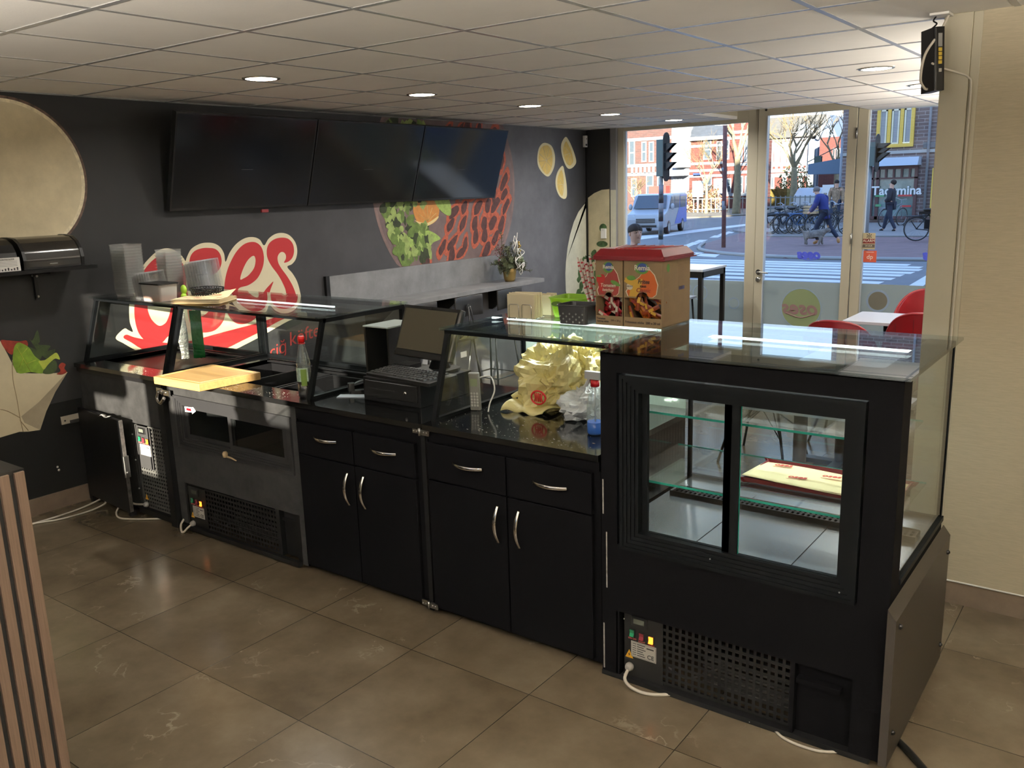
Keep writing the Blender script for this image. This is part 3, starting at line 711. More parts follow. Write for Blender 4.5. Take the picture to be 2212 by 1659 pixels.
# the sticker and the folded paper on its doors
b = MB(); b.prism([(1.10, .415, .735), (1.17, .415, .738), (1.17, .415, .75), (1.20, .415, .72), (1.165, .415, .70), (1.165, .415, .71), (1.10, .415, .705)], (0, .002, 0)); b.cur = 1; b.box(1.115, 1.16, .4145, .415, .715, .73)
tag(b.build('arrow_sticker', [mat('paper_white', (.7, .68, .66), .7), K_RED]), 'white arrow sticker with a red print on the small fridge glass', 'sticker')
b = MB(); b.lathe([(.013, 0), (.016, .02), (.009, .03)], (1.475, .385, .51), 8); b.tube([(1.475, .385, .515), (1.53, .383, .513), (1.57, .383, .505)], [.006, .005, .003], 6)
tag(b.build('wooden_wedge', mat('pale_wood_bit', (.55, .42, .25), .6)), 'small pale wooden wedge stuck under the sliding fridge doors', 'wedge')

# -- units 3 and 4: drawer cabinets
def cabinet(label, x0, x1, xm, zd, zt, end):
    c = wthing('drawer_cabinet', label, 'cabinet', ((x0+x1)/2, .75, 0), 'drawer cabinets of the counter')
    b = MB(); b.box(x0, x1, YF, 1.12, .03, .862); b.box(x0, x0+.006, .392, YF, .03, .862); b.build('cabinet_body', K_BLACK, c)
    b = MB(); b.box(x0+.005, x1, .388, YF, zt+.012, .86); b.build('top_rail', K_BLACK, c)
    for i, (a, d) in enumerate(((x0+.012, xm-.003), (xm+.003, x1-end))):
        b = MB(); b.box(a, d, .38, .399, zd, zt); o = b.build('drawer', K_BLACK, c, bevel=.002); sub(o)
        arc_handle(o, *HD[label][i], False)
        b = MB(); b.box(a, d, .38, .399, .045, zd-.006); o = b.build('door', K_BLACK, c, bevel=.002); sub(o)
        arc_handle(o, *HD[label][i+2], True)
    return c
HD = {}
L3 = 'black cabinet under the cash drawer with two drawers and two doors'
L4 = 'black cabinet under the yellow bags with two drawers and two doors'
HD[L3] = [(2.292, .728), (2.676, .729), (2.428, .508), (2.535, .51)]
HD[L4] = [(3.162, .741), (3.575, .734), (3.312, .518), (3.419, .518)]
cabinet(L3, 2.072, 2.895, 2.475, .632, .792, .035)
cabinet(L4, 2.925, 3.79, 3.358, .648, .812, .03)
b = MB(); b.box(2.898, 2.922, .385, 1.12, .02, .862)
tag(b.build('filler_post', K_BLACK2), 'black filler strip between the two drawer cabinets', 'post')
for lx, lz, lb, big in ((2.905, .855, 'black toggle latch joining the two worktops above the drawers', 1), (2.905, .05, 'black toggle latch near the floor between the drawer cabinets', 1), (.975, .815, 'chrome hinge latch under the wooden board', 2)):
    m = K_CHROME if big == 2 else K_STEEL
    b = MB(); y = .384 if big == 1 else .375
    k_ = 1.35 if big == 2 else 1; b.rbox(lx-.045*k_, lx-.005, y-.008, y, lz-.01*k_, lz+.014*k_, .002); b.rbox(lx+.005, lx+.05*k_, y-.010, y, lz-.014*k_, lz+.010*k_, .002)
    b.cyl((lx, y-.012, lz-.016), (lx, y-.012, lz+.016), .006)
    if big == 2: b.tube(smoothpath([(lx-.03, y-.01, lz), (lx-.045, y-.015, lz-.04), (lx-.01, y-.02, lz-.065), (lx+.03, y-.02, lz-.03)]), .010)
    for sx_ in (-.035, -.018, .022, .038): b.ball((lx+sx_, y-.011, lz), .0035, 5)
    tag(b.build('latch', m), lb, 'latch')

# -- vitrines on the worktops
K_MINT = glass('frosted_mint_glass', (.75, .82, .78), .04, haze=.8, hazecol=(.62, .72, .66))
v1 = vitrine('glass_vitrine', 'glass case over the first well holding the snack bags, by the wall', .035, .895, ((.035, True), (.895, True)))
v2 = vitrine('glass_vitrine', 'long glass case beside the cash register with a lit top strip', .945, 2.125, ((.945, True), (2.125, True)))
ledstrip(v2, onz(505, 646, 1.266), Vector((1.80, onz(505, 646, 1.266).y, 0)), 1.2)
v3 = vitrine('glass_vitrine', 'glass case over the yellow carrier bags with a lit top strip', 2.93, 3.79, ((2.93, True),), K_MINT)
ledstrip(v3, onz(1064, 686, 1.266), Vector((3.74, onz(1064, 686, 1.266).y, 0)), 3.0)

# -- unit 5: tall display fridge
u = wthing('display_fridge', 'tall black display fridge with sliding glass doors and glass shelves', 'display fridge', (4.32, .78, 0))
X0, X1, Y0, Y1 = 3.803, 4.832, .38, 1.135
b = MB()
b.box(3.87, 4.735, Y0, Y0+.02, .285, .555); b.box(X0, 3.87, Y0, Y0+.06, .02, 1.28); b.box(4.735, X1, Y0, Y0+.10, .02, 1.28); b.box(3.87, 4.735, Y0, Y0+.05, 1.21, 1.28)
b.box(X0, X0+.02, Y0+.06, Y1, .02, .60); b.box(X1-.02, X1, Y0+.1, Y1, .02, .60); b.box(X0+.02, X1-.02, Y1-.02, Y1, .02, .60)
b.box(3.87, 4.735, Y0+.02, Y1-.02, .285, .30); b.box(4.545, 4.735, Y0+.03, Y0+.045, .02, .285)
b.box(4.535, 4.55, Y0, Y0+.03, .02, .285); b.box(3.865, 3.878, Y0, Y0+.03, .02, .285)
b.box(4.555, 4.70, Y0+.0, Y0+.03, .215, .232)
b.build('cabinet_body', K_BLACK, u)
b = MB(); b.box(X0+.02, X1-.02, Y0+.05, Y1-.02, .585, .60)
b.build('display_deck', mat('deck_sheet', (.46, .50, .56), .25, metal=.8), u)
b = MB(); b.box(4.15, 4.152, Y0+.06, Y1-.1, .600, .6012); b.box(4.50, 4.502, Y0+.06, Y1-.1, .600, .6012); b.build('deck_seam', K_HOLE, u)
b = MB(); lattice_y = .90
for k in range(3): b.box(3.86, 4.79, .86+.03*k, .868+.03*k, .602, .618)
nn = 46
for k in range(nn+1):
    x = 3.86+.93*k/nn; b.box(x-.005, x+.005, .86, .928, .614, .6175)
b.box(3.85, 4.80, .852, .858, .60, .622); b.box(3.85, 4.80, .93, .936, .60, .622)
b.build('air_grille', K_BLACK2, u)
# door surround (stepped profile)
b = MB(); xa, xb, za, zb = 3.885, 4.73, .545, 1.205
for i in range(5):
    w0, w1 = i*.013, (i+1)*.013; y = .370+.006*i
    b.box(xa+w0, xb-w0, y, .425, zb-w1, zb-w0); b.box(xa+w0, xb-w0, y, .425, za+w0, za+w1); b.box(xa+w0, xa+w1, y, .425, za+w1, zb-w1); b.box(xb-w1, xb-w0, y, .425, za+w1, zb-w1)
b.build('door_surround', K_ALU, u)
for i, (a, c, y) in enumerate(((3.946, 4.30, .423), (4.27, 4.69, .405))):
    f = MB(); w = .016 if i == 0 else .03
    rect_frame(f, a, c, .586, 1.176, .026, y, y+.014); 
    if i: f.box(a, a+.055, y, y+.014, .612, 1.15)
    fo = f.build('sliding_door', K_ALU, u); sub(fo)
    g = MB(); g.box(a+.02, c-.02, y+.005, y+.009, .606, 1.156); g.build('door_glass', K_GLASS, fo)
b = MB(); b.box(4.323, 4.327, .412, .416, .61, 1.15); b.build('glass_edge', K_GEDGE, u)
b = MB()
for px, py in ((X0+.01, Y1-.012), (X1-.008, Y1-.008)): b.box(px-.008, px+.008, py-.008, py+.008, .60, 1.28)
b.box(X0, X1, Y1-.018, Y1, 1.262, 1.28); b.box(X0, X0+.016, Y0+.06, Y1, 1.262, 1.28); b.box(X1-.016, X1, Y0+.1, Y1, 1.262, 1.28)
b.box(X0, X1, Y1-.02, Y1, .60, .615); b.box(X1-.014, X1+.006, Y0+.1, Y1, .60, .618)
b.build('case_frame', K_ALU, u)
b = MB(); b.box(X0+.02, X1-.016, Y1-.012, Y1-.006, .615, 1.262); b.build('customer_glass', K_GLASS, u)
b = MB(); b.box(X1-.009, X1-.003, Y0+.10, Y1-.016, .618, 1.262); b.build('side_glass', K_GLASS, u)
b = MB(); b.box(X0+.004, X0+.010, Y0+.06, Y1-.02, .60, 1.262); b.build('side_glass', K_GLASS, u)
b = MB(); b.rbox(X0-.015, X1+.02, Y0-.02, Y1+.03, 1.283, 1.293, .003); b.build('top_glass', K_GLASSTOP, u)
b = MB(); b.box(X0, 4.74, Y0, Y0+.15, 1.275, 1.2825); b.box(4.74, X1, Y0, Y1, 1.275, 1.2825); b.box(X0, 4.0, Y0+.15, Y1, 1.275, 1.2825); b.build('top_rim', K_BLACK2, u)
ledstrip(u, onz(1450, 719, 1.266), Vector((4.73, onz(1450, 719, 1.266).y, 0)), 3.2)
for z, y0, y1 in ((1.045, .50, .84), (.785, .48, .97)):
    s = MB(); s.box(3.83, 4.80, y0, y1, z, z+.006); so = s.build('glass_shelf', K_GLASS, u); sub(so)
    s = MB(); s.box(3.83, 4.80, y0-.0015, y0, z-.001, z+.007); s.box(3.83, 4.80, y1, y1+.001, z, z+.006); s.build('shelf_edge', mat('green_edge', (.03, .42, .34), .15, spec=.6), so)
b = MB()
for y in (.52,):
    for k in range(13): b.box(3.815, 3.818, y-.004, y+.004, .72+.036*k, .726+.036*k)
    for k in range(13): b.box(3.815, 3.818, y+.071, y+.079, .72+.036*k, .726+.036*k)
b.build('led_dots', K_LED, u)
gx5, gz5 = controls(u, 3.875, .284, Y0+.022)
vent(u, 4.04, 4.53, .03, .275, Y0+.026)
b = MB(); lattice(b, 3.93, 4.04, .03, .085, Y0+.026); b.build('vent_grille', K_PERF, u)
b = MB(); b.box(3.80, 4.80, Y0, Y0+.06, .0, .02); b.build('plinth', K_BLACK2, u)
b = MB(); b.box(3.81, 4.80, Y0-.004, Y0, .008, .022); b.build('bottom_rail', K_BLACK2, u)
# outer skirt panel on the open side
b = MB(); b.box(X1+.002, X1+.028, Y0-.03, Y1+.035, .03, .535); b.prism([(X1+.002, Y0-.03, .535), (X1+.028, Y0-.03, .535), (X1+.002, Y0-.03, .57)], (0, Y1-Y0+.065, 0)); b.build('side_skirt', mat('satin_black_panel', (.03, .026, .022), .38, spec=.4), u)
b = MB()
for y, z in ((.40, .50), (1.13, .48), (1.13, .10), (.40, .13)): b.ball((X1+.030, y, z), .009, 8)
b.build('screw', K_PLBLACK, u)
b = MB()
for x, z0, z1 in ((3.811, .665, .80), (3.825, .37, .595), (3.811, .03, .22)): b.box(x-.0025, x+.0025, Y0-.0012, Y0+.0, z0, z1)
b.build('worn_sealant', mat('sealant', (.38, .37, .35), .8, var=.4, vscale=60), u)
b = MB()
for p in ((3.90, .262), (4.24, .585), (4.68, .575), (3.90, .03), (4.40, .01)): b.ball((p[0], Y0-.002, p[1]), .003, 5)
b.build('screw', K_STEEL, u)
# ---------------------------------------------------------------- things on and around the counter
ZG = 1.2865       # top of the vitrine glass
K_WOOD = mat('beech_board', rgb(146, 116, 70), .5, var=.2, vscale=5, stretch=(1, 14, 14))
def cord(name, pts, r, label, m=K_CABLE, cat='cable', group=None):
    b = MB(); b.tube(smoothpath(pts, 8), r, 8); o = b.build(name, m); tag(o, label, cat, group); return o
# cutting board
t = wthing('cutting_board', 'thick wooden cutting board sticking out over the worktop edge', 'cutting board', (1.28, .45, ZT))
b = MB(); b.hexa([(1.075, .265, ZT+.001), (1.475, .272, ZT+.001), (1.515, .63, ZT+.001), (1.06, .645, ZT+.001), (1.075, .265, ZT+.042), (1.475, .272, ZT+.042), (1.515, .63, ZT+.042), (1.06, .645, ZT+.042)])
b.build('board', K_WOOD, t, bevel=.003)
b = MB(); z = ZT+.0425
c4 = [(1.10, .29), (1.452, .297), (1.488, .605), (1.087, .618)]
for i in range(4):
    a, c = c4[i], c4[(i+1) % 4]; b.tube([(a[0], a[1], z-.002), (c[0], c[1], z-.002)], .0035, 6)
b.build('juice_groove', mat('beech_dark', rgb(190, 145, 80), .5), t)
# knife-like sharpener / stapler beside the cash drawer
b = MB(); Mx = Matrix.Translation((2.24, .70, ZT)) @ Matrix.Rotation(.9, 4, 'Z')
b.rbox(-.075, .075, -.018, .018, .001, .012, .012, M=Mx); b.grid(lambda u, v: Mx @ Vector((-.075+.14*u, (v-.5)*.03, .03+.03*math.sin(PI*min(1, u*.9)))), 10, 4); b.rbox(-.08, -.05, -.016, .016, .012, .05, .006, M=Mx)
tag(b.build('stapler', K_PLBLACK, solid=.003), 'black stapler lying between the bottle and the cash drawer', 'stapler')
b = MB(); b.box(-.08, .08, -.03, .03, .001, .004, Matrix.Translation((2.27, .60, ZT)) @ Matrix.Rotation(.5, 4, 'Z'))
tag(b.build('receipt_pad', mat('paper_blue', (.45, .5, .58), .7)), 'pale folded receipt in front of the stapler', 'receipt')
# red-capped bottle with dark drink
t = wthing('drink_bottle', 'clear plastic bottle of dark drink with a red cap and green label', 'bottle', (2.06, .475, ZT))
PB = (2.06, .475, ZT+.001)
K_PET = glass('pet_plastic', (.93, .96, .94), .14, gain=.85, haze=.14, hazecol=(.75, .8, .78), rough=.05)
b = MB(); b.lathe([(.030, 0), (.034, .006), (.034, .06), (.032, .07), (.034, .08), (.035, .15), (.033, .158), (.035, .165), (.034, .175), (.014, .262), (.0135, .285)], PB, 20); b.build('bottle_body', K_PET, t)
b = MB(); b.lathe([(.029, .002), (.0325, .008), (.0325, .088)], PB, 20); b.build('dark_drink', mat('cola', (.012, .006, .004), .12), t)
b = MB(); b.lathe([(.0165, .272), (.0165, .300), (.014, .303)], PB, 16); b.lathe([(.0175, .266), (.0175, .270)], PB, 16); b.build('cap', mat('red_cap', rgb(205, 20, 25), .35), t)
b = MB()
b.grid(lambda u, v: (PB[0]+.0358*math.cos(-2.4+2.3*u), PB[1]+.0358*math.sin(-2.4+2.3*u), PB[2]+.082+.068*v), 14, 1); b.cur = 1
b.grid(lambda u, v: (PB[0]+.0362*math.cos(-1.15+.8*u), PB[1]+.0362*math.sin(-1.15+.8*u), PB[2]+.062+.082*v), 8, 1)
b.build('bottle_label', [mat('pale_green_label', (.42, .55, .45), .5, var=.4, vscale=60), mat('olive_label', (.12, .20, .03), .5)], t)
# cash drawer, keyboard, monitor, box behind
t = wthing('cash_drawer', 'black metal cash drawer standing on the worktop', 'cash drawer', (2.54, .75, ZT))
b = MB(); b.rbox(2.355, 2.725, .585, .96, ZT+.001, ZT+.112, .004); b.build('drawer_case', K_BLACK2, t)
b = MB(); b.box(2.372, 2.708, .579, .586, ZT+.022, ZT+.10); b.build('drawer_front', K_PLBLACK, t, bevel=.002)
b = MB(); b.box(2.40, 2.565, .577, .580, ZT+.060, ZT+.066); b.build('slot', K_HOLE, t)
b = MB(); b.lathe([(.009, 0), (.009, .006), (.004, .008)], M=Matrix.Translation((2.638, .579, ZT+.062)) @ Matrix.Rotation(PI/2, 4, 'X'), n=14); b.build('lock', K_CHROME, t)
t = wthing('keyboard', 'black keyboard lying on the cash drawer', 'keyboard', (2.57, .70, ZT+.112))
KM = Matrix.Translation((2.575, .685, ZT+.113)) @ Matrix.Rotation(math.radians(-5), 4, 'Z') @ Matrix.Rotation(math.radians(3), 4, 'X')
b = MB(); b.rbox(-.225, .225, -.09, .095, 0, .016, .01, M=KM); b.build('keyboard_case', K_PLBLACK, t)
b = MB()
for r_ in range(6):
    y = -.072+.0265*r_; x = -.212; k = 0
    ws = [.0165]*14 if r_ else [.02, .02, .02, .095, .02, .02, .02, .02]
    for w in ws+[.0, .0165, .0165, .0165, 0, .0165, .0165, .0165]:
        if w == 0: x += .008; continue
        if x+w > .215: break
        b.hexa([KM @ Vector(p) for p in ((x, y, .016), (x+w, y, .016), (x+w, y+.021, .016), (x, y+.021, .016), (x+.002, y+.003, .023), (x+w-.002, y+.003, .023), (x+w-.002, y+.019, .023), (x+.002, y+.019, .023))]); x += w+.0025
o = b.build('keys', mat('key_black', (.02, .02, .02), .45), t)
t = wthing('monitor', 'tilted touch screen monitor of the cash register', 'monitor', (2.60, .85, ZT+.112))
MM = Matrix.Translation((2.585, .80, 1.20)) @ Matrix.Rotation(math.radians(-7), 4, 'Z') @ Matrix.Rotation(math.radians(-22), 4, 'X')
b = MB(); b.rbox(-.205, .205, -.0, .035, -.125, .128, .012, M=MM @ Matrix.Identity(4)); 
b.v = b.v; b.build('monitor_body', K_PLBLACK, t, bevel=.006)
b = MB(); b.box(-.185, .185, -.0025, -.0005, -.092, .112, MM); b.build('screen', mat('monitor_screen_off', rgb(66, 62, 50), .32, spec=.5), t)
b = MB(); b.box(-.203, .203, -.004, 0, .115, .127, MM); b.ball(MM @ Vector((-.19, -.004, -.112)), .002, 5); b.build('bezel_light', mat('bezel_gloss', (.02, .02, .02), .15), t)
b = MB(); b.rbox(2.50, 2.69, .79, .95, ZT+.113, ZT+.128, .05); b.tube([(2.59, .88, ZT+.12), (2.595, .87, ZT+.20), (2.59, .84, 1.17)], [.06, .025, .03], 10); b.build('stand', K_PLBLACK, t)
t = wthing('document_tray', 'black open box with a pale top behind the monitor', 'box', (2.27, .9, ZT))
b = MB(); b.box(2.19, 2.35, .99, 1.005, ZT+.001, 1.205); b.box(2.18, 2.192, .78, 1.005, ZT+.001, 1.205); b.box(2.338, 2.35, .78, .99, ZT+.001, 1.205); b.box(2.19, 2.345, .78, .99, ZT+.001, ZT+.01); b.build('box_shell', K_PLBLACK, t)
b = MB(); b.box(2.178, 2.352, .775, 1.007, 1.206, 1.212); b.build('box_lid', mat('pale_lid', (.42, .48, .46), .25), t)
t = wthing('cable_box', 'small black adapter box with pale plugs behind the keyboard', 'adapter', (2.36, .86, ZT+.112))
b = MB(); b.box(2.335, 2.45, .81, .90, ZT+.1125, ZT+.135); b.build('adapter_body', K_PLBLACK, t)
b = MB(); b.cyl((2.35, .80, ZT+.125), (2.43, .80, ZT+.125), .006); b.cyl((2.36, .79, ZT+.12), (2.42, .785, ZT+.12), .005); b.build('plug', K_WHITE, t)
# telephone handset and cord on the bag side
t = wthing('telephone', 'pale cordless telephone handset standing against the case glass', 'telephone', (2.99, .70, ZT))
TM = Matrix.Translation((2.965, .69, ZT+.001)) @ Matrix.Rotation(.35, 4, 'Z') @ Matrix.Rotation(.08, 4, 'X')
K_PHONE = mat('phone_grey', (.16, .16, .14), .35)
b = MB(); b.rbox(-.025, .025, -.012, .012, 0, .175, .008, M=TM); b.build('handset', K_PHONE, t, bevel=.004)
b = MB()
for i in range(3):
    for j in range(5): b.box(-.017+.013*i, -.008+.013*i, -.0145, -.012, .02+.014*j, .03+.014*j, TM)
b.build('buttons', mat('button_pale', (.5, .5, .45), .5), t)
b = MB(); b.box(-.017, .017, -.0135, -.012, .115, .15, TM); b.build('phone_display', mat('phone_lcd', (.2, .24, .14), .2), t)
b = MB(); b.tube(smoothpath([(2.985, .70, 1.04), (3.03, .72, 1.045), (3.055, .715, .99), (3.045, .69, .93), (3.05, .67, ZT+.006)], 8), .0035, 8); b.build('cord', K_WHITE, t)
b = MB(); b.box(2.945, 2.948, .62, .66, 1.14, 1.165); tag(b.build('paper_label', K_WHITE), 'small white paper label on the side glass above the telephone', 'label')
# --- crumpled carrier bags
def crumple(name, label, c, r, seed, m, squash=(1, 1, 1), n=46, amp=.35, cat='carrier bag', low=0.0):
    b = MB(); rnd = Vector((seed*13.7, seed*7.1, seed*3.3))
    vs = []; nu, nv = n, n//2
    for j in range(nv+1):
        th = PI*j/nv
        for i in range(nu):
            ph = 2*PI*i/nu
            d = Vector((math.sin(th)*math.cos(ph), math.sin(th)*math.sin(ph), -math.cos(th)))
            q = d*1.5+rnd
            q2 = q+Vector((noise.noise(q*1.7), noise.noise(q*1.7+Vector((9, 0, 0))), 0))*.5
            k = 1+amp*(.8*noise.noise(q*.9)+.75*(.38-abs(noise.noise(q2*1.6)))+.42*(.3-abs(noise.noise(q2*3.7)))+.18*(.3-abs(noise.noise(q2*8.0))))
            p = Vector((d.x*squash[0], d.y*squash[1], d.z*squash[2]))*r*k
            z = c[2]+p.z; z = max(z, low+.0015*(1+math.sin(i)))
            vs.append((c[0]+p.x, c[1]+p.y, z))
    fs = [(j*nu+i, j*nu+(i+1) % nu, (j+1)*nu+(i+1) % nu, (j+1)*nu+i) for j in range(nv) for i in range(nu)]
    b.add(vs, fs, False); return b
K_BAGY = mat('yellow_bag', rgb(226, 214, 150), .38, spec=.45, bump=.5, bscale=16, bdist=.02)
K_BAGY.node_tree.nodes['Principled BSDF'].inputs['Subsurface Weight'].default_value = .0
K_BAGW = mat('white_bag', (.66, .68, .68), .38, bump=.5, bscale=16, bdist=.02)
t = wthing('carrier_bag', 'crumpled pale yellow carrier bag with a red printed logo in the glass case', 'carrier bag', (3.28, .92, ZT))
b = crumple('x', '', (3.26, .93, ZT+.10), .155, 3, K_BAGY, (1.05, .85, 1.0), low=ZT, amp=.75, n=72); b.build('bag_sheet', K_BAGY, t)
b = crumple('x', '', (3.37, .96, ZT+.17), .11, 8, K_BAGY, (1.1, .8, .95), low=ZT, amp=.8, n=64); b.build('bag_sheet', K_BAGY, t)
lg = MB(); cc = Vector((3.255, .775, ZT+.075))
lg.tube([cc+Vector((.034*math.cos(a), -.012*math.sin(a*.5), .03*math.sin(a))) for a in [2*PI*k/18 for k in range(18)]], .004, 5, closed=True)
for k in range(5): lg.tube(smoothpath([cc+Vector((-.02+.01*k, -.006, -.018)), cc+Vector((-.012+.008*k, -.012, .004)), cc+Vector((-.02+.011*k, -.008, .02))]), .003, 5)
lg.build('bag_logo', mat('logo_red', rgb(200, 30, 35), .5), t)
t = wthing('carrier_bag', 'flat folded pale yellow bags lying at the front of the glass case', 'carrier bag', (3.16, .80, ZT))
b = MB(); b.grid(lambda u, v: (3.08+.21*u+.035*v, .72+.13*v+.03*u+.015*math.sin(6*u), ZT+.004+.036*math.sin(PI*v)**.5*(1-.45*u)+.006*math.sin(14*u+3*v)), 30, 14)
b.build('bag_sheet', K_BAGY, t, solid=.005)
b = MB()
b.tube(smoothpath([(3.09, .80, ZT+.05), (3.12, .82, ZT+.07), (3.15, .84, ZT+.055), (3.20, .82, ZT+.03)]), [.012]*25, 8); b.build('bag_roll', K_BAGY, t)
b = crumple('x', '', (3.47, .86, ZT+.035), .10, 21, K_BAGW, (1.25, 1.0, .95), low=ZT, amp=.8, n=64)
tag(b.build('carrier_bag', K_BAGW), 'crumpled white carrier bag beside the spray bottle', 'carrier bag')
b = crumple('x', '', (3.40, .93, ZT+.055), .085, 33, K_BAGW, (1.2, .8, .7), low=ZT, amp=.7, n=52)
tag(b.build('carrier_bag', K_BAGW), 'small white carrier bag squeezed between the yellow bag and the other white one', 'carrier bag')
# spray bottle with blue cleaner
PS = (3.635, .62, ZT+.001)
t = wthing('spray_bottle', 'clear spray bottle with blue cleaning liquid and red collar', 'spray bottle', PS)
b = MB(); b.lathe([(.030, 0), (.034, .006), (.034, .125), (.030, .15), (.017, .185), (.015, .20)], PS, 20); b.build('bottle_body', K_PET, t)
b = MB(); b.lathe([(.029, .002), (.0325, .008), (.0325, .052)], PS, 20); b.build('blue_liquid', mat('blue_cleaner', rgb(15, 105, 220), .15, emit=None), t)
b = MB(); b.lathe([(.018, .196), (.018, .222)], PS, 16); b.build('collar', mat('red_collar', rgb(180, 20, 30), .4), t)
b = MB(); b.rbox(PS[0]-.045, PS[0]+.03, PS[1]-.012, PS[1]+.012, PS[2]+.225, PS[2]+.255, .008); b.prism([(PS[0]-.03, PS[1]-.008, PS[2]+.225), (PS[0]-.045, PS[1]-.008, PS[2]+.19), (PS[0]-.038, PS[1]-.008, PS[2]+.19), (PS[0]-.018, PS[1]-.008, PS[2]+.225)], (0, .016, 0)); b.cyl((PS[0], PS[1], PS[2]+.22), (PS[0], PS[1], PS[2]+.03), .003); b.build('trigger_head', mat('translucent_grey', (.45, .46, .46), .35), t)

# --- on the glass tops: straws, baskets, napkins, sauce boxes
# sauce boxes
def ink(name, c): return mat('ink_'+name, c, .6)
C_CARD = mat('brown_cardboard', rgb(128, 107, 78), .75, var=.06, vscale=20)
C_CARDS = mat('brown_cardboard_side', rgb(160, 128, 92), .75, var=.06, vscale=20)
IG, IB, IW, IR, IO, IYw, ID, IRD = (ink('green', rgb(80, 125, 50)), ink('blue', rgb(35, 60, 120)), ink('white', rgb(225, 215, 195)), ink('red', rgb(160, 30, 24)), ink('orange', rgb(190, 92, 34)), ink('yellow', rgb(200, 158, 60)), ink('dark', rgb(40, 30, 25)), ink('brick', rgb(132, 45, 38)))
def shape(mb, pts, y): mb.prism([(x, y, z) for x, z in pts], (0, .0004, 0))
def ell(cx, cz, rx, rz, n=24, a0=0, rot=0): return [(cx+rx*math.cos(2*PI*k/n)*math.cos(rot)-rz*math.sin(2*PI*k/n)*math.sin(rot), cz+rx*math.cos(2*PI*k/n)*math.sin(rot)+rz*math.sin(2*PI*k/n)*math.cos(rot)) for k in range(n)]
def saucebox(label, x0, x1, zt, kind, z0=ZG):
    t = wthing('sauce_box', label, 'cardboard box', ((x0+x1)/2, .97, z0), 'cardboard sauce dispensers under the red lid')
    y0, y1 = .895, 1.155; w = x1-x0; h = zt-z0; zl = z0+h*.14; zo = z0+h*.42
    b = MB()
    b.box(x0, x0+.003, y0, y1, z0+.001, zt); b.box(x1-.003, x1, y0, y1, z0+.001, zt); b.box(x0+.003, x1-.003, y1-.003, y1, z0+.001, zt); b.box(x0+.003, x1-.003, y0, y1-.003, z0+.001, z0+.004)
    b.box(x0+.003, x1-.003, y0, y0+.003, z0+.004, zl); b.box(x0+.003, x1-.003, y0+.06, y1, zt-.004, zt)
    # front board with a thumb notch
    cx = (x0+x1)/2-.0; r = w*.16
    pts = [(x0+.003, zo), (cx-r, zo)]+[(cx+r*math.cos(a), zo+r*.9*math.sin(a)) for a in [PI-PI*k/10 for k in range(11)]]+[(cx+r, zo), (x1-.003, zo), (x1-.003, zt), (x0+.003, zt)]
    b.prism([(p[0], y0, p[1]) for p in pts], (0, .003, 0)); b.cur = 1
    b.build('carton', [C_CARD], t)
    g = MB(); yy = y0-.0006
    # swoosh panel, leaf/fruit, logo
    mt = [IG, IB, IW, IR, IO, IYw, ID, IRD]
    sw = [(x0+w*.62, zt-h*.12), (x0+w*.80, zt-h*.22), (x0+w*.88, zt-h*.38), (x0+w*.84, zt-h*.52), (x1-w*.25, zo+.003), (x0+w*.72, zo+.002), (x0+w*.52+r, zo+.002), (x0+w*.5-r, zo+.002), (x0+w*.16, zo+.002), (x0+w*.10, zo+h*.10), (x0+w*.22, zo+h*.22), (x0+w*.45, zo+h*.33), (x0+w*.6, zo+h*.45)]
    zc = zo+r
    sw2 = [p for p in sw]
    lo = [(x0+w*.60, zt-h*.11), (x0+w*.82, zt-h*.24), (x0+w*.91, zt-h*.38), (x0+w*.87, zt-h*.52), (x0+w*.78, zo+.006), (cx+r*1.05, zo+.006), (cx+r*.6, zo+r*.95+.004), (cx-r*.6, zo+r*.95+.004), (cx-r*1.05, zo+.006), (x0+w*.10, zo+.006), (x0+w*.05, zo+h*.09), (x0+w*.18, zo+h*.21), (x0+w*.42, zo+h*.31), (x0+w*.56, zo+h*.42)]
    g.cur = 2; shape(g, lo, yy+.0002)
    g.cur = 7 if kind == 'k' else 4
    ins = [(cx+(x-cx)*.94, (z-zc)*.97+zc) for x, z in lo]; shape(g, ins, yy-.0001)
    if kind == 'f':
        g.cur = 5; shape(g, [(x0+w*.14, zo+.006), (cx-r*1.1, zo+.006), (cx-r*.3, zo+r+.006), (x0+w*.5, zo+h*.28), (x0+w*.36, zo+h*.26), (x0+w*.2, zo+h*.19)], yy-.0004)
    g.cur = 0; shape(g, ell(x0+w*.48, zt-h*.155, w*.19, h*.082), yy-.0006); g.cur = 1; shape(g, ell(x0+w*.50, zt-h*.145, w*.13, h*.062), yy-.0010)
    g.cur = 2; g.text('Remia', w*.165, TXM(x0+w*.49, yy-.0016, zt-h*.15), bold=.0006)
    if kind == 'k':
        g.cur = 3
        for dx, dz in ((.10, .33), (.22, .315)): shape(g, ell(x0+w*dx+.006, zt-h*dz, .013, .017), yy-.0008-dx*.002)
        shape(g, ell(x0+w*.20, zt-h*.43, .010, .03, rot=.3), yy-.0006)
        g.cur = 0; shape(g, ell(x0+w*.74, zt-h*.38, .024, .009, rot=-.4), yy-.0012); shape(g, ell(x0+w*.15, zt-h*.285, .012, .004), yy-.0014)
        g.cur = 2; g.text('Tomaten', w*.155, TXM(x0+w*.47, yy-.0016, zo+h*.165), shear=.2, bold=.0004); g.text('ketchup', w*.13, TXM(x0+w*.47, yy-.0016, zo+h*.10), shear=.2, bold=.0003)
    else:
        g.cur = 5
        for dz, rt in ((.345, -.05), (.37, -.25), (.36, -.45)): shape(g, ell(x0+w*.24, zt-h*dz, .040, .010, rot=rt), yy-.0008-abs(rt)*.0006)
        g.cur = 0; shape(g, ell(x0+w*.20, zt-h*.295, .020, .010), yy-.0012)
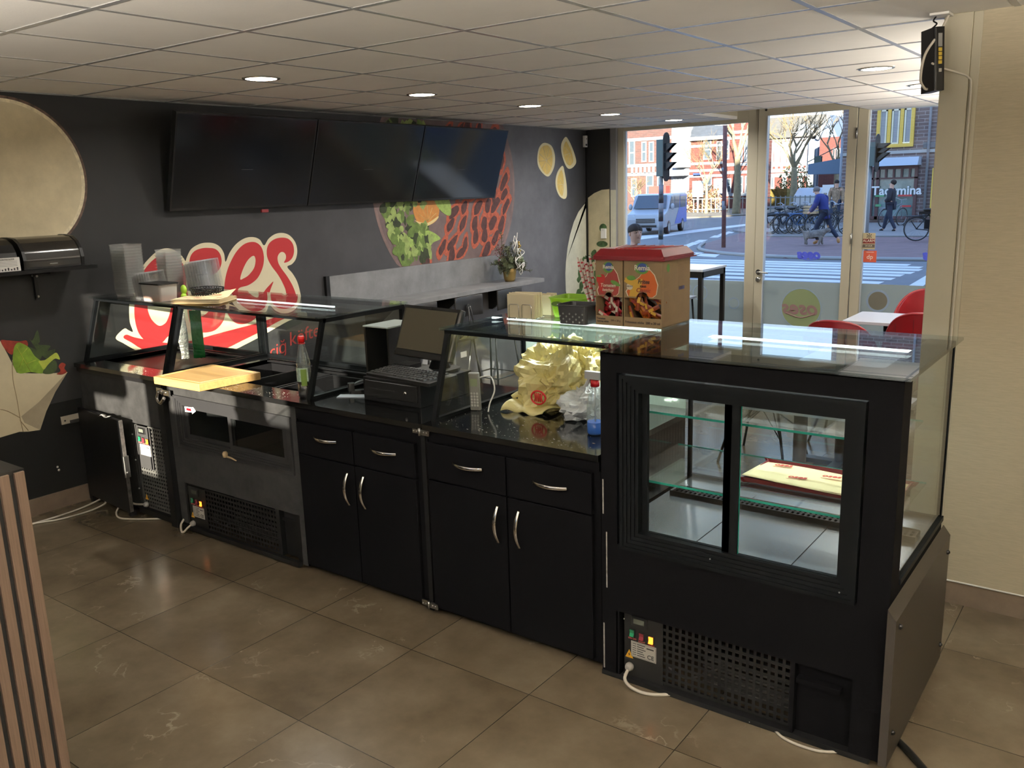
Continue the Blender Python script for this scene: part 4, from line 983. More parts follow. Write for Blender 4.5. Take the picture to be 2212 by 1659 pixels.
        g.cur = 6; g.text('Frites', w*.135, TXM(x0+w*.53, yy-.0016, zo+h*.235), shear=.2, bold=.0004); g.text('saus', w*.10, TXM(x0+w*.52, yy-.0016, zo+h*.175), bold=.0003)
        g.cur = 7; g.text('Classic', w*.135, TXM(x0+w*.52, yy-.0016, zo+h*.115), shear=.2, bold=.0003)
        g.cur = 2; shape(g, ell(x0+w*.16, zo+h*.165, w*.085, w*.085), yy-.0006)
        g.cur = 6; g.text('GROOT', w*.05, TXM(x0+w*.16, yy-.0012, zo+h*.165))
    g.cur = 6
    if kind == 'k': g.text('Tomaten', w*.09, TXM(x0+w*.20, yy-.0005, z0+h*.095), bold=.0003); g.text('ketchup sticks', w*.075, TXM(x0+w*.27, yy-.0005, z0+h*.055), bold=.0003); g.text('200 x 20 g', w*.085, TXM(x0+w*.74, yy-.0005, z0+h*.075))
    else: g.text('Fritessaus sticks  200 x 20 ml', w*.078, TXM(x0+w*.5, yy-.0005, z0+h*.07), bold=.0003)
    g.build('box_print', mt, t)
    if kind == 'f':
        s = MB(); RM = Matrix(((0, 0, 1, x1+.0005), (1, 0, 0, 0), (0, 1, 0, 0), (0, 0, 0, 1)))
        for k in range(34):
            zz = zt-h*.22-.006*k
            if k in (11, 12, 20): continue
            L = .05*(.7+.3*((k*7) % 5)/5); s.box(x1, x1+.0006, y0+.02, y0+.02+L, zz, zz+.0022)
        for k in range(14):
            zz = zt-h*.15-.007*k; s.box(x1, x1+.0006, y0+.15, y0+.15+.07*(.6+.4*((k*5) % 4)/4), zz, zz+.0016)
        s.cur = 1; s.prism([(x1+.0002, y0+.055+.013*math.cos(a), zt-.045+.017*math.sin(a)) for a in [2*PI*k/16 for k in range(16)]], (.0005, 0, 0))
        s.cur = 2
        for k in range(9): s.box(x1, x1+.0006, y0+.155+.006*k, y0+.158+.006*k, zt-h*.5, zt-h*.5+.014)
        s.build('side_print', [ink('brown', rgb(115, 90, 62)), IG, IB], t)
    return t
saucebox('brown sauce box printed Tomaten ketchup, beside the straws', 3.476, 3.606, 1.575, 'k')
saucebox('brown sauce box printed Frites saus Classic under the red lid', 3.612, 3.786, 1.575, 'f')
def sachets(n, x0, x1, cols, names, lab, grp, seed):
    rr = random.Random(seed); out = []
    for k in range(n):
        u = (k+.5)/n; layer = k % 3
        x = x0+.02+(x1-x0-.04)*(((k*0.618) % 1)); y = .915+.02*layer+.006*rr.random(); z = ZG+.012+.022*(k//2)*.9*(6/max(n/2, 1))+.004
        z = ZG+.045+.075*(k/n)
        a = rr.uniform(-1.3, 1.3); M = Matrix.Translation((x, y, z)) @ Matrix.Rotation(a, 4, 'Y') @ Matrix.Rotation(rr.uniform(-.4, .4), 4, 'Z')
        b = MB(); b.cur = 0
        b.grid(lambda u_, v: M @ Vector(((v-.5)*.017, -.0035*math.sin(PI*v)*(1 if 0 < u_ < 1 else 0), (u_-.5)*.085)), 6, 4)
        b.grid(lambda u_, v: M @ Vector(((.5-v)*.017, .0035*math.sin(PI*v)*(1 if 0 < u_ < 1 else 0), (u_-.5)*.085)), 6, 4)
        b.cur = 1; b.box(-.006, .006, -.0048, -.004, -.008, .016, M)
        o = b.build(names, cols[k % len(cols)]); tag(o, lab, 'sauce sachet', grp)
sachets(12, 3.475, 3.60, [[mat('sachet_red', rgb(150, 25, 28), .3), IW], [mat('sachet_dark_red', rgb(105, 18, 20), .3), IW]], 'ketchup_sachet', 'red ketchup stick showing in the opening of the Tomaten ketchup box', 'ketchup sticks in the box', 4)
sachets(18, 3.618, 3.78, [[mat('sachet_brown', rgb(110, 45, 15), .3), IYw], [mat('sachet_amber', rgb(170, 95, 25), .3), IRD], [mat('sachet_orange', rgb(205, 120, 35), .3), ID]], 'sauce_sachet', 'brown and orange sauce stick showing in the opening of the Frites saus box', 'sauce sticks in the box', 9)
t = wthing('box_lid', 'dark red plastic lid lying across both sauce boxes', 'lid', (3.63, 1.02, 1.576))
b = MB(); b.rbox(3.466, 3.80, .885, 1.170, 1.562, 1.578, .012); 
lx0, lx1, ly0, ly1 = 3.470, 3.796, .889, 1.166
b.hexa([(lx0, ly0, 1.578), (lx1, ly0, 1.578), (lx1, ly1, 1.578), (lx0, ly1, 1.578), (lx0+.022, ly0+.022, 1.606), (lx1-.022, ly0+.022, 1.606), (lx1-.022, ly1-.022, 1.606), (lx0+.022, ly1-.022, 1.606)])
b.build('lid_shell', K_RED, t)
b = MB(); b.box(3.462, 3.806, .880, 1.174, 1.562, 1.566); b.box(3.465, 3.803, .883, 1.171, 1.571, 1.573); b.build('lid_rim', K_RED, t)
b = MB()
for k in range(-3, 4): b.tube([(3.626+.02*k, .91, 1.607), (3.626+.045*k, 1.14, 1.607)], .002, 5)
b.build('lid_ribs', mat('lid_highlight', rgb(170, 45, 50), .3), t)
# straws in a cup
K_PAPERW = mat('straw_paper', rgb(225, 215, 205), .7)
K_SRED = mat('straw_red', rgb(195, 70, 75), .6)
rr = random.Random(5); CS = (3.405, 1.04)
b = MB(); b.lathe([(.034, 0), (.043, .035), (.043, .04)], (CS[0], CS[1], ZG), 20); tag(b.build('straw_cup', mat('cup_cream', (.62, .55, .36), .6)), 'low cream cup holding the wrapped straws', 'cup')
sb = None
for k in range(22):
    a = 2*PI*k*.382; rad = .028*math.sqrt((k+.5)/22); tip = 1.35
    x = CS[0]+rad*math.cos(a); y = CS[1]+rad*math.sin(a)*.9
    lean = Vector((-.022-.04*(x < CS[0]-.012)+rr.uniform(-.015, .015)+(x-CS[0])*.8, rr.uniform(-.01, .01)+(y-CS[1]), .262+rr.uniform(-.02, .015)))
    p0 = Vector((x, y, ZG+.003)); t = MB(); t.cur = 0; t.cyl(p0, p0+lean, .0052, .0052, 6)
    t.cur = 1
    for q in range(9):
        f0 = .10+.10*q+.02*(k % 3); t.cyl(p0+lean*f0, p0+lean*(f0+(.028 if q % 3 else .014)), .0055, .0055, 6)
    o = t.build('wrapped_straw', [K_PAPERW, K_SRED]); tag(o, 'white paper-wrapped straw with red print standing in the low cup', 'straw', 'wrapped straws in the cup')
# green basket
def basket(name, label, x0, x1, y0, y1, h, m, holes, taper, rim=.006):
    t = wthing(name, label, 'basket', ((x0+x1)/2, (y0+y1)/2, ZG))
    b = MB(); cx, cy_ = (x0+x1)/2, (y0+y1)/2
    def ringpts(s, z):
        w, d = (x1-x0)/2*s, (y1-y0)/2*s; r = .02; out = []
        for ax, ay, a0 in ((w-r, d-r, 0), (-w+r, d-r, PI/2), (-w+r, -d+r, PI), (w-r, -d+r, 1.5*PI)):
            for k in range(5): a = a0+k*PI/8; out.append((cx+ax+r*math.cos(a), cy_+ay+r*math.sin(a), z))
        return out
    L = [ringpts(taper, ZG+.001), ringpts(1, ZG+h)]
    L += [[(cx+(p[0]-cx)*.975, cy_+(p[1]-cy_)*.975, p[2]) for p in L[1]], [(cx+(p[0]-cx)*.965, cy_+(p[1]-cy_)*.965, p[2]+.003) for p in L[0]]]
    n = len(L[0]); vs = sum(L, [])
    fs = [(r*n+i, r*n+(i+1) % n, (r+1)*n+(i+1) % n, (r+1)*n+i) for r in range(3) for i in range(n)]
    fs.append(tuple(range(n-1, -1, -1))); fs.append(tuple(3*n+i for i in range(n)))
    b.add(vs, fs, False)
    b.tube([(cx+(p[0]-cx)*1.01, cy_+(p[1]-cy_)*1.01, p[2]) for p in L[1]], rim*.5, 6, closed=True)
    b.build('basket_body', m, t); return t
g = basket('green_basket', 'bright green plastic basket beside the napkin holder', 3.165, 3.345, .99, 1.15, .088, mat('lime_plastic', rgb(130, 175, 25), .4), 0, .82)
b = MB(); b.prism([(3.215+.03*math.cos(a), .9885+.0035*math.sin(a)+.0, ZG+.062+.011*math.sin(a)) for a in [2*PI*k/18 for k in range(18)]], (0, .002, 0)); b.build('handle_hole', mat('lime_dark', rgb(60, 85, 12), .6), g)
g = basket('black_basket', 'small black perforated basket in front of the green one', 3.312, 3.462, .835, .965, .082, mat('basket_black', (.02, .02, .022), .5), 0, .9)
b = MB()
for j in range(4):
    for i in range(8):
        if (i+j) % 2: continue
        cx, cz = 3.331+.0162*i, ZG+.012+.0115*j; yy = .8335+.0055*(1-(cz-ZG)/.082)
        b.prism([(cx-.0045, yy, cz), (cx, yy, cz-.005), (cx+.0045, yy, cz), (cx, yy, cz+.005)], (0, .001, 0))
b.build('basket_openings', mat('basket_gap', (.25, .27, .25), .6), g)
# napkin holder
t = wthing('napkin_holder', 'wire napkin holder at the end of the glass top', 'napkin holder', (3.10, .95, ZG))
b = MB()
NM = Matrix.Translation((3.095, .90, ZG)) @ Matrix.Rotation(.10, 4, 'Z')
for y in (-.03, .06):
    for k, (a, c) in enumerate(((-.06, -.01), (.005, .055))):
        b.tube([NM @ Vector(p) for p in ((a, y, .004), (a, y, .062), (a+.006, y, .068), (c-.006, y, .068), (c, y, .062), (c, y, .004))], .0016, 6)
for k in range(5):
    x = -.06+.03*k; b.tube([NM @ Vector((x, -.035, .003)), NM @ Vector((x, .065, .003))], .0016, 6)
for y in (-.032, .062): b.tube([NM @ Vector((-.065, y, .005)), NM @ Vector((.07, y, .005))], .0016, 6)
b.build('wire_frame', K_CHROME, t)
t = wthing('napkin_stack', 'cream paper napkins standing in the wire holder', 'napkins', (3.10, .92, ZG))
b = MB()
for k in range(9):
    y = -.022+.009*k; M = NM @ Matrix.Translation((0, y, .007)) @ Matrix.Rotation(.04*math.sin(k*2), 4, 'Y')
    b.rbox(-.072, .068, -.0035, .0035, 0, .105+.004*math.sin(k*1.7), .002, M=M)
b.build('napkins', mat('napkin_cream', rgb(222, 210, 178), .8), t)
b = MB()
for k in range(5): b.rbox(3.085+.004*k, 3.155, 1.03+.011*k, 1.038+.011*k, ZG+.001, ZG+.095+.004*math.sin(k*2), .002)
tag(b.build('napkin_pile', mat('napkin_cream', rgb(222, 210, 178), .8)), 'loose cream napkins standing behind the wire holder', 'napkins')
b = MB(); b.box(3.02, 3.10, 1.02, 1.12, ZG+.0005, ZG+.004); tag(b.build('pink_card', mat('pink_paper', rgb(205, 120, 100), .7)), 'salmon pink card lying beside the napkin holder', 'card')
# red tray with paper in the display fridge
t = wthing('serving_tray', 'red plastic tray lying on the lower glass shelf', 'tray', (4.45, .77, .792))
b = MB(); zt = .7925
def tl(s, z): return [(4.51+(x-4.51)*s, .77+(y-.77)*s, z) for x, y in smoothloop([(4.25, .65), (4.27, .64), (4.75, .64), (4.77, .66), (4.77, .88), (4.75, .90), (4.27, .90), (4.25, .88)], 3)]
A1, A2, A3, A4 = tl(.95, zt), tl(1.0, zt+.018), tl(.985, zt+.018), tl(.94, zt+.003)
n = len(A1); b.add(A1+A2+A3+A4, [(r*n+i, r*n+(i+1) % n, (r+1)*n+(i+1) % n, (r+1)*n+i) for r in range(3) for i in range(n)]+[tuple(range(n-1, -1, -1)), tuple(3*n+i for i in range(n))], False)
b.build('tray_body', K_RED, t)
t = wthing('tray_liner', 'yellowish greaseproof paper with red oses prints on the red tray', 'paper sheet', (4.45, .77, .80))
b = MB(); b.grid(lambda u, v: (4.245+.52*u, .632+.235*v, .812+.003*math.sin(7*u)+.018*max(0, .25-u)*4*(1-v)*.5-.006*v), 20, 8); b.build('paper', mat('greaseproof', rgb(238, 226, 175), .7), t, solid=.0006)
b = MB()
for k, (x, y) in enumerate(((4.33, .83), (4.42, .72), (4.52, .79), (4.62, .70), (4.70, .80), (4.57, .86))):
    b.text('oses', .036, Matrix.Translation((x, y, .8165)) @ Matrix.Rotation(.15, 4, 'Z'), bold=.0012, shear=.2); b.box(x-.03, x+.02, y-.032, y-.030, .8165, .8168)
b.build('paper_print', mat('print_red', rgb(195, 60, 55), .6), t)
# --- on the first vitrine: lids, containers, menus
K_CLR = glass('clear_container', (.95, .96, .95), .16, gain=.85, haze=.30, hazecol=(.85, .86, .84), rough=.05)
K_CLR2 = glass('smoky_container', (.90, .91, .91), .18, gain=.85, haze=.28, hazecol=(.75, .76, .76), rough=.05)
def stackbox(name, label, cx, cy_, w, d, h, n, rot, tilt=0, z0=ZG, m=K_CLR):
    M = Matrix.Translation((cx, cy_, z0+.001)) @ Matrix.Rotation(rot, 4, 'Z') @ Matrix.Rotation(tilt, 4, 'Y')
    return name, label, M, w, d, h, n, m
def nest(cx, cy_, w, d, step, n, rot, label, group, m=K_CLR, hh=.045, horizontal=False, z0=ZG):
    M = Matrix.Translation((cx, cy_, z0)) @ Matrix.Rotation(rot, 4, 'Z')
    if horizontal: M = M @ Matrix.Translation((0, 0, d*.5+.001)) @ Matrix.Rotation(PI/2-.12, 4, 'Y')
    proto = None
    for k in range(n):
        b = MB(); z = .001+step*k if not horizontal else step*k
        a0, a1 = w/2*.86, w/2; c0, c1 = d/2*.86, d/2; r = []
        V = [(-a0, -c0, z), (a0, -c0, z), (a0, c0, z), (-a0, c0, z), (-a1, -c1, z+hh), (a1, -c1, z+hh), (a1, c1, z+hh), (-a1, c1, z+hh), (-a1-.008, -c1-.008, z+hh), (a1+.008, -c1-.008, z+hh), (a1+.008, c1+.008, z+hh), (-a1-.008, c1+.008, z+hh)]
        b.add([M @ Vector(p) for p in V], [(3, 2, 1, 0), (0, 1, 5, 4), (1, 2, 6, 5), (2, 3, 7, 6), (3, 0, 4, 7), (4, 5, 9, 8), (5, 6, 10, 9), (6, 7, 11, 10), (7, 4, 8, 11)], False)
        o = b.build('plastic_container', m); tag(o, label, 'plastic container', group)
nest(.24, .68, .14, .13, .018, 16, .1, 'clear plastic tub in the taller standing stack by the wall', 'clear tubs in the tallest stack')
nest(.50, .80, .11, .11, .018, 14, .0, 'clear plastic tub in the lower standing stack behind the lying containers', 'clear tubs in the second stack')
nest(.45, .62, .15, .13, .018, 6, .35, 'smoky clear container of the stack lying on its side behind the white tub', 'smoky containers lying on their side', K_CLR2, horizontal=True)
nest(.60, .86, .17, .15, .018, 8, .45, 'clear container of the tilted stack above the black basket', 'clear containers in the tilted stack', K_CLR2, horizontal=True, z0=ZG+.03)
t = wthing('food_tub', 'frosted tub with a black lid and orange crumbs inside', 'food tub', (.70, .58, ZG))
b = MB(); b.rbox(.60, .80, .53, .65, ZG+.001, ZG+.098, .012, taper=.9); b.build('tub_body', glass('frosted_tub', (.85, .85, .85), .05, haze=.75, hazecol=(.85, .86, .86)), t)
b = MB(); b.rbox(.612, .788, .537, .643, ZG+.004, ZG+.030, .01); b.build('orange_crumbs', mat('lentil_orange', rgb(225, 150, 95), .8, var=.35, vscale=120, bump=.8, bscale=200), t)
b = MB(); b.rbox(.594, .806, .524, .656, ZG+.098, ZG+.106, .012); b.build('tub_lid', K_PLBLACK, t)
t = wthing('wire_basket', 'low black perforated bread basket behind the menus', 'basket', (.86, .84, ZG))
b = MB(); K = 48; RX, RY = .115, .085
for j in range(6):
    z = .004+.011*j; s = .86+.14*j/5; b.tube([(.86+RX*s*math.cos(2*PI*k/K), .80+RY*s*math.sin(2*PI*k/K), ZG+z) for k in range(K)], .0028, 5, closed=True)
for k in range(36):
    a = 2*PI*k/36; b.cyl((.86+RX*.86*math.cos(a), .80+RY*.86*math.sin(a), ZG+.003), (.86+RX*math.cos(a), .80+RY*math.sin(a), ZG+.06), .003, n=5)
b.build('basket_weave', K_PLBLACK, t)
b = MB(); b.ball((.775, .70, ZG+.055), .022, 8, (1, .8, 1.3)); b.ball((.785, .69, ZG+.018), .018, 8)
tag(b.build('green_bag_clip', mat('lime_clip', rgb(160, 200, 60), .5)), 'lime green clip between the food tub and the basket', 'bag clip')
K_MENU = mat('menu_paper', rgb(226, 208, 165), .7)
for k in range(5):
    M = Matrix.Translation((1.0-.01*k, .68+.006*k, ZG+.001+.0045*k)) @ Matrix.Rotation(.50+.05*math.sin(k*3), 4, 'Z')
    b = MB(); top = k == 4
    b.grid(lambda u, v: M @ Vector((-.15+.30*u, -.11+.22*v, (.05*max(0, v-.5)*max(0, u-.35)*2.2 if top else 0))), 10, 8)
    b.cur = 1
    if top:
        rr = random.Random(2)
        for q in range(26):
            x, y = rr.uniform(-.14, .12), rr.uniform(-.10, -.0); b.box(x, x+rr.uniform(.01, .03), y, y+.003, .0006, .0009, M)
        b.text('oses', .03, M @ Matrix.Translation((.07, .03, .012)), bold=.001)
    o = b.build('paper_menu', [K_MENU, mat('menu_print', rgb(190, 70, 50), .7)]); tag(o, 'printed cream paper sheet in the pile at the middle of the glass top', 'paper sheet', 'cream paper sheets on the first glass case')
# snack bags in the first vitrine
def snack(label, x, y, z, w, h, m, seed, my=None):
    t = wthing('snack_bag', label, 'snack bag', (x, y, ZT))
    rr = Vector((seed, 2*seed, 0)); b = MB()
    for sgn in (1, -1):
        b.grid(lambda u, v: (x+(u-.5)*w*(1-.18*math.sin(PI*v))*.55, y+sgn*.03*math.sin(PI*u)*math.sin(PI*v)**.6+(u-.5)*w*.75, z+h*v+.006*noise.noise(Vector((u*7, v*7, seed)))), 14, 18)
    b.build('bag_foil', m, t); return t
K_FOILG = mat('foil_green', rgb(12, 95, 35), .25, metal=.3, bump=.9, bscale=40, bdist=.01)
K_FOILR = mat('foil_red', rgb(215, 35, 15), .22, metal=.25, bump=.9, bscale=40, bdist=.01)
K_FOILS = mat('foil_silver', (.6, .58, .55), .2, metal=.8, bump=1, bscale=60, bdist=.01)
snack('shiny green snack bag standing inside the first glass case', .62, .86, ZT+.001, .075, .30, K_FOILG, 3)
snack('silvery crumpled snack bag beside the green one', .56, .80, ZT+.001, .05, .29, K_FOILS, 5)
rr = random.Random(12); b = MB()
for k in range(240):
    x = rr.uniform(2.96, 3.72); y = .41+.50*rr.random()**1.7; s_ = rr.uniform(.0008, .0024); b.box(x, x+s_*rr.choice((1, 1, 1, 4)), y, y+s_, ZT+.0003, ZT+.0010)
for k in range(200):
    x = rr.choice((rr.uniform(.55, .95), rr.uniform(1.45, 2.0))); y = rr.uniform(.378, .50); s_ = rr.uniform(.0008, .002); b.box(x, x+s_, y, y+s_, ZT+.0003, ZT+.0012)
tag(b.build('crumbs', mat('crumb_white', (.5, .48, .42), .8)), 'pale crumbs and scratches scattered over the black worktops', 'crumbs', kind='stuff')
# --- cables and floor bits
cord('power_cable', [(.13, .38, .045), (.13, .36, .02), (.15, .20, .006), (.16, .0, .006), (.14, -.25, .006), (.2, -.8, .006)], .0055, 'cream cable along the floor from the black door, upper of two', group=None)
cord('power_cable', [(.23, .345, .05), (.24, .33, .02), (.24, .22, .006), (.22, .05, .006), (.14, -.15, .006), (.1, -.8, .006)], .0055, 'cream cable along the floor from the black door, lower of two')
cord('power_cable', [(.40, .345, .04), (.43, .30, .012), (.52, .27, .006), (.62, .31, .006), (.75, .40, .006)], .0055, 'cream cable curling on the floor below the open black door')
cord('power_cable', [(.44, .37, .12), (.46, .365, .085), (.51, .37, .065), (.565, .38, .066), (gx1, .405, gz1)], .006, 'cream cable plugged in below the tall perforated panel')
cord('power_cable', [(1.085, .392, .048), (1.075, .365, .03), (1.06, .345, .008), (1.03, .35, .006), (1.0, .37, .03), (.985, .40, .05)], .006, 'cream cable looping out of the fridge counter below the wooden board')
cord('power_cable', [(gx5, .388, gz5-.004), (gx5+.003, .35, gz5-.03), (3.96, .335, .012), (4.03, .345, .006), (4.11, .40, .006)], .0065, 'cream cable coming out of the tall display fridge')
cord('power_cable', [(4.44, .45, .006), (4.52, .362, .006), (4.64, .352, .006), (4.72, .40, .006)], .005, 'thin white cable lying under the tall display fridge')
cord('garden_hose', [(4.76, .62, .012), (4.88, .52, .012), (4.99, .40, .012), (5.10, .30, .012), (5.22, .26, .012)], .012, 'thick black hose running out from beside the tall display fridge', K_PLBLACK, 'hose')
# --- bread bin shelf on the mural wall
t = wthing('wall_shelf', 'black wall shelf carrying the bread bin', 'wall shelf', (.1, .2, 1.47))
b = MB(); b.box(.001, .30, -1.1, .455, 1.478, 1.498); b.build('shelf_board', K_BLACK2, t)
for yy in (.22, -.6):
    b = MB(); b.box(.001, .008, yy-.014, yy+.014, 1.30, 1.478); b.box(.001, .22, yy-.008, yy+.008, 1.462, 1.478); b.box(.008, .02, yy-.012, yy-.004, 1.31, 1.47); bo = b.build('bracket', K_PLBLACK, t); sub(bo)
    b = MB()
    for dy, dz in ((-.012, .135), (.012, .13), (.004, .01)): b.cyl((.008, yy+dy, 1.31+dz), (.012, yy+dy, 1.31+dz), .007, n=10)
    b.build('screw', K_STEEL, bo)
t = wthing('bread_bin', 'black roll-top bread bin on the wall shelf', 'bread bin', (.15, .2, 1.499))
prof = [(.02, 0)]+[(.02+.0, 0)]
arc = [(.27, 0), (.275, .05), (.262, .10), (.23, .142), (.18, .168), (.12, .176), (.05, .176), (.02, .17), (.02, 0)]
b = MB(); b.grid(lambda u, v: (lambda p: (p[0], .06+.315*v, 1.4995+p[1]))((lambda s: (arc[int(s)][0]+(arc[min(int(s)+1, 8)][0]-arc[int(s)][0])*(s-int(s)), arc[int(s)][1]+(arc[min(int(s)+1, 8)][1]-arc[int(s)][1])*(s-int(s))))(u*7.999)), 32, 1)
b.build('roll_front', mat('bin_gloss', (.02, .018, .016), .18, spec=.6), t)
for y in (.045, .375):
    b = MB(); b.prism([(p[0]*1.02, y, 1.4995+p[1]*1.02) for p in arc[:-1]], (0, .018, 0)); b.build('end_cap', K_PLBLACK, t)
b = MB(); b.box(.272, .277, .19, .235, 1.522, 1.527); b.build('badge', K_STEEL, t)
b = MB(); b.box(.262, .272, .06, .375, 1.50, 1.512); b.build('lower_rail', K_PLBLACK, t)
t = wthing('bread_bin', 'second black bread bin mostly outside the picture with a paper note', 'bread bin', (.15, -.3, 1.499))
b = MB(); b.prism([(p[0], -.40, 1.4995+p[1]) for p in arc[:-1]], (0, .42, 0)); b.build('bin_body', K_PLBLACK, t)
b = MB(); MN = Matrix(((0, 0, 1, .2815), (1, 0, 0, -.045), (0, 1, 0, 1.535), (0, 0, 0, 1)))
b.box(.279, .2805, -.14, .025, 1.50, 1.575); b.cur = 1
b.text('CONTROLEER', .013, MN @ Matrix.Translation((0, .03, 0)))
for k in range(4): b.box(.2806, .2810, -.09, .01, 1.553-.008*k, 1.5545-.008*k)
for k in range(9): b.box(.2806, .2810, -.125+.016*k, -.117+.016*k, 1.505, 1.513+.004*(k % 3))
b.build('paper_note', [K_WHITE, K_INK], t)
# wall socket plate and screw holes on the lower wall
so = onx(157, 905, .01)
b = MB(); b.rbox(.0005, .012, so.y-.07, so.y+.06, so.z-.022, so.z+.028, .003); b.cur = 1; b.ball((.013, so.y-.05, so.z), .006, 6); b.box(.011, .0125, so.y-.02, so.y+.05, so.z-.026, so.z-.004)
tag(b.build('wall_socket_plate', [mat('chipped_cream', (.50, .46, .38), .6), K_INK]), 'chipped cream wall plate low on the wall beside the printed paper cone', 'wall plate')
so = onx(125, 1012, .003)
b = MB(); b.ball((.002, so.y, so.z+.01), .007, 6, (.5, 1, 1)); b.ball((.002, so.y+.006, so.z-.012), .008, 6, (.5, 1, 1))
tag(b.build('wall_plug', K_WHITE), 'pale filled screw holes in the black lower wall', 'wall plug')
b = MB(); b.box(.0, .0007, YB, .40, .1, .66); struct(b.build('trim_3', mat('black_wall_paint', (.005, .005, .005), .6, spec=.15)))
# --- router hanging by the pillar with its cables
t = wthing('modem', 'black modem hanging from the ceiling beside the cream pillar', 'modem', (4.60, 1.66, 2.3))
MM = Matrix.Translation((4.575, 1.68, 2.305)) @ Matrix.Rotation(-.06, 4, 'Y') @ Matrix.Rotation(.75, 4, 'Z')
b = MB(); b.rbox(-.022, .022, -.05, .05, -.115, .125, .008, M=MM); b.build('modem_case', K_PLBLACK, t)
b = MB(); b.box(-.008, .008, -.0525, -.0500, .05, .10, MM); b.build('modem_label', mat('modem_grey', (.25, .25, .24), .6), t)
for k in range(4):
    b = MB(); b.box(-.007, .007, -.053, -.050, -.005+.016*k-.01, .008+.016*k-.01, MM); b.build('network_port', mat('port_yellow', (.55, .38, .04), .5), t)
b = MB(); b.box(-.006, .006, -.053, -.050, -.045, -.032, MM); b.build('usb_port', K_STEEL, t)
cord('network_cable', [(4.62, 1.70, ZC-.005), (4.600, 1.65, 2.41), (4.560, 1.615, 2.33), (4.55, 1.61, 2.24), (4.562, 1.625, 2.205), (4.57, 1.64, 2.20)], .005, 'beige cable hanging in front of the black modem', K_CABLE)
cord('network_cable', [(4.585, 1.625, 2.295), (4.61, 1.68, 2.28), (4.66, 1.733, 2.262), (4.70, 1.736, 2.24), (4.712, 1.737, 2.19), (4.712, 1.737, 1.9), (4.712, 1.737, 1.3), (4.712, 1.737, .8)], .0042, 'beige cable running from the modem down the cream pillar', K_CABLE)
cord('power_lead', [(4.58, 1.69, ZC-.004), (4.57, 1.67, 2.46), (4.585, 1.66, 2.445), (4.565, 1.67, 2.43)], .003, 'thin black lead between ceiling and modem', K_PLBLACK)
b = MB(); b.box(4.56, 4.63, 1.64, 1.73, ZC-.012, ZC-.003); tag(b.build('ceiling_clip', K_WHITE), 'white plastic clip on the ceiling above the modem', 'clip')
cord('white_cable', [(4.74, 1.734, .107), (5.4, 1.734, .107), (6.4, 1.734, .107), (7.3, 1.734, .107)], .004, 'white cable clipped along the top of the stone skirting', K_WHITE)
# --- slatted wood counter end with glass at the near corner
SX_, SY_, SZ_ = 2.92, -1.248, 1.148
t = wthing('slatted_counter', 'counter end clad in wooden slats in the near corner', 'counter', (2.6, -2.0, 0))
b = MB(); b.box(2.42, SX_, -2.9, SY_, 0.0, SZ_-.012); b.build('counter_body', K_HOLE, t)
K_SLAT = mat('oak_slat', rgb(104, 86, 73), .5, var=.22, vscale=9, stretch=(30, 30, .7))
for k in range(50):
    y1_ = SY_-.002-.0405*k
    if y1_ < -2.9: break
    b = MB(); b.box(SX_+.001, SX_+.014, y1_-.026, y1_, .0, SZ_-.006); b.build('slat', K_SLAT, t, bevel=.001)
b = MB(); b.box(2.42, SX_+.006, -2.9, SY_+.001, SZ_-.012, SZ_)
for k in range(6): b.box(2.45+.058*k, 2.495+.058*k, -2.9, SY_+.001, SZ_, SZ_+.009)
b.build('top_cap', K_PLBLACK, t)
b = MB(); b.box(2.790, 2.796, -2.9, SY_-.03, SZ_+.009, SZ_+.16); b.build('glass_screen', K_GLASS, t)
b = MB(); b.box(2.790, 2.796, SY_-.03, SY_-.028, SZ_+.009, SZ_+.16); b.box(2.789, 2.797, -2.9, SY_-.03, SZ_+.158, SZ_+.16); b.build('glass_edge', mat('green_edge', (.03, .42, .34), .15), t)
# ---------------------------------------------------------------- prints on the mural wall (flat pieces of wallpaper, traced on the wall plane)
K_CREAM = mat('print_cream', rgb(214, 203, 172), .6, var=.05, vscale=3)
K_LRED = mat('print_logo_red', rgb(178, 38, 42), .6)
def wallpts(px, ox, oy, s, X=.0): return [(lambda p: (p.y, p.z))(onx(ox+x/s, oy+y/s, X)) for x, y in px]
def wallshape(b, pts, X, t=.0004, n=6, smooth=True):
    q = smoothloop(pts, n) if smooth else pts
    b.prism([(X, y, z) for y, z in q], (t, 0, 0))
def holes(b, outer, inner, X, t=.0004, n=6):
    """outline with one hole, as a closed flat piece"""
    from mathutils.geometry import tessellate_polygon
    A = smoothloop(outer, n); B_ = smoothloop(inner, n)
    tri = tessellate_polygon([[Vector((0, y, z)) for y, z in A], [Vector((0, y, z)) for y, z in B_]])
    vs = [(X+t, y, z) for y, z in A+B_]
    b.add(vs, [tuple(f) for f in tri], False)
LG = (200, 480, 4.424)
outer = [(220, 1105), (300, 1018), (342, 1032), (385, 1045), (355, 950), (350, 800), (370, 680), (410, 560), (470, 430), (560, 325), (630, 270), (700, 249), (770, 262), (835, 305), (870, 345), (887, 372), (900, 335), (935, 265), (990, 222), (1060, 198), (1150, 200), (1215, 235), (1255, 300), (1270, 378), (1310, 290), (1370, 210), (1450, 155), (1530, 142), (1595, 165), (1638, 222), (1680, 160), (1740, 115), (1810, 102), (1880, 125), (1935, 190), (1955, 270), (1942, 350), (1905, 400), (1860, 427), (1910, 490), (1955, 570), (1985, 680), (2000, 790), (1990, 850), (2040, 862), (2040, 905), (1900, 932), (1760, 1005), (1600, 1095), (1350, 1222), (1150, 1300), (900, 1345), (650, 1325), (430, 1232), (300, 1160)]
t = wthing('wall_logo', 'big red and cream oses lettering on the dark wall above the glass cases', 'wall logo', (0, 1.5, 1.2))
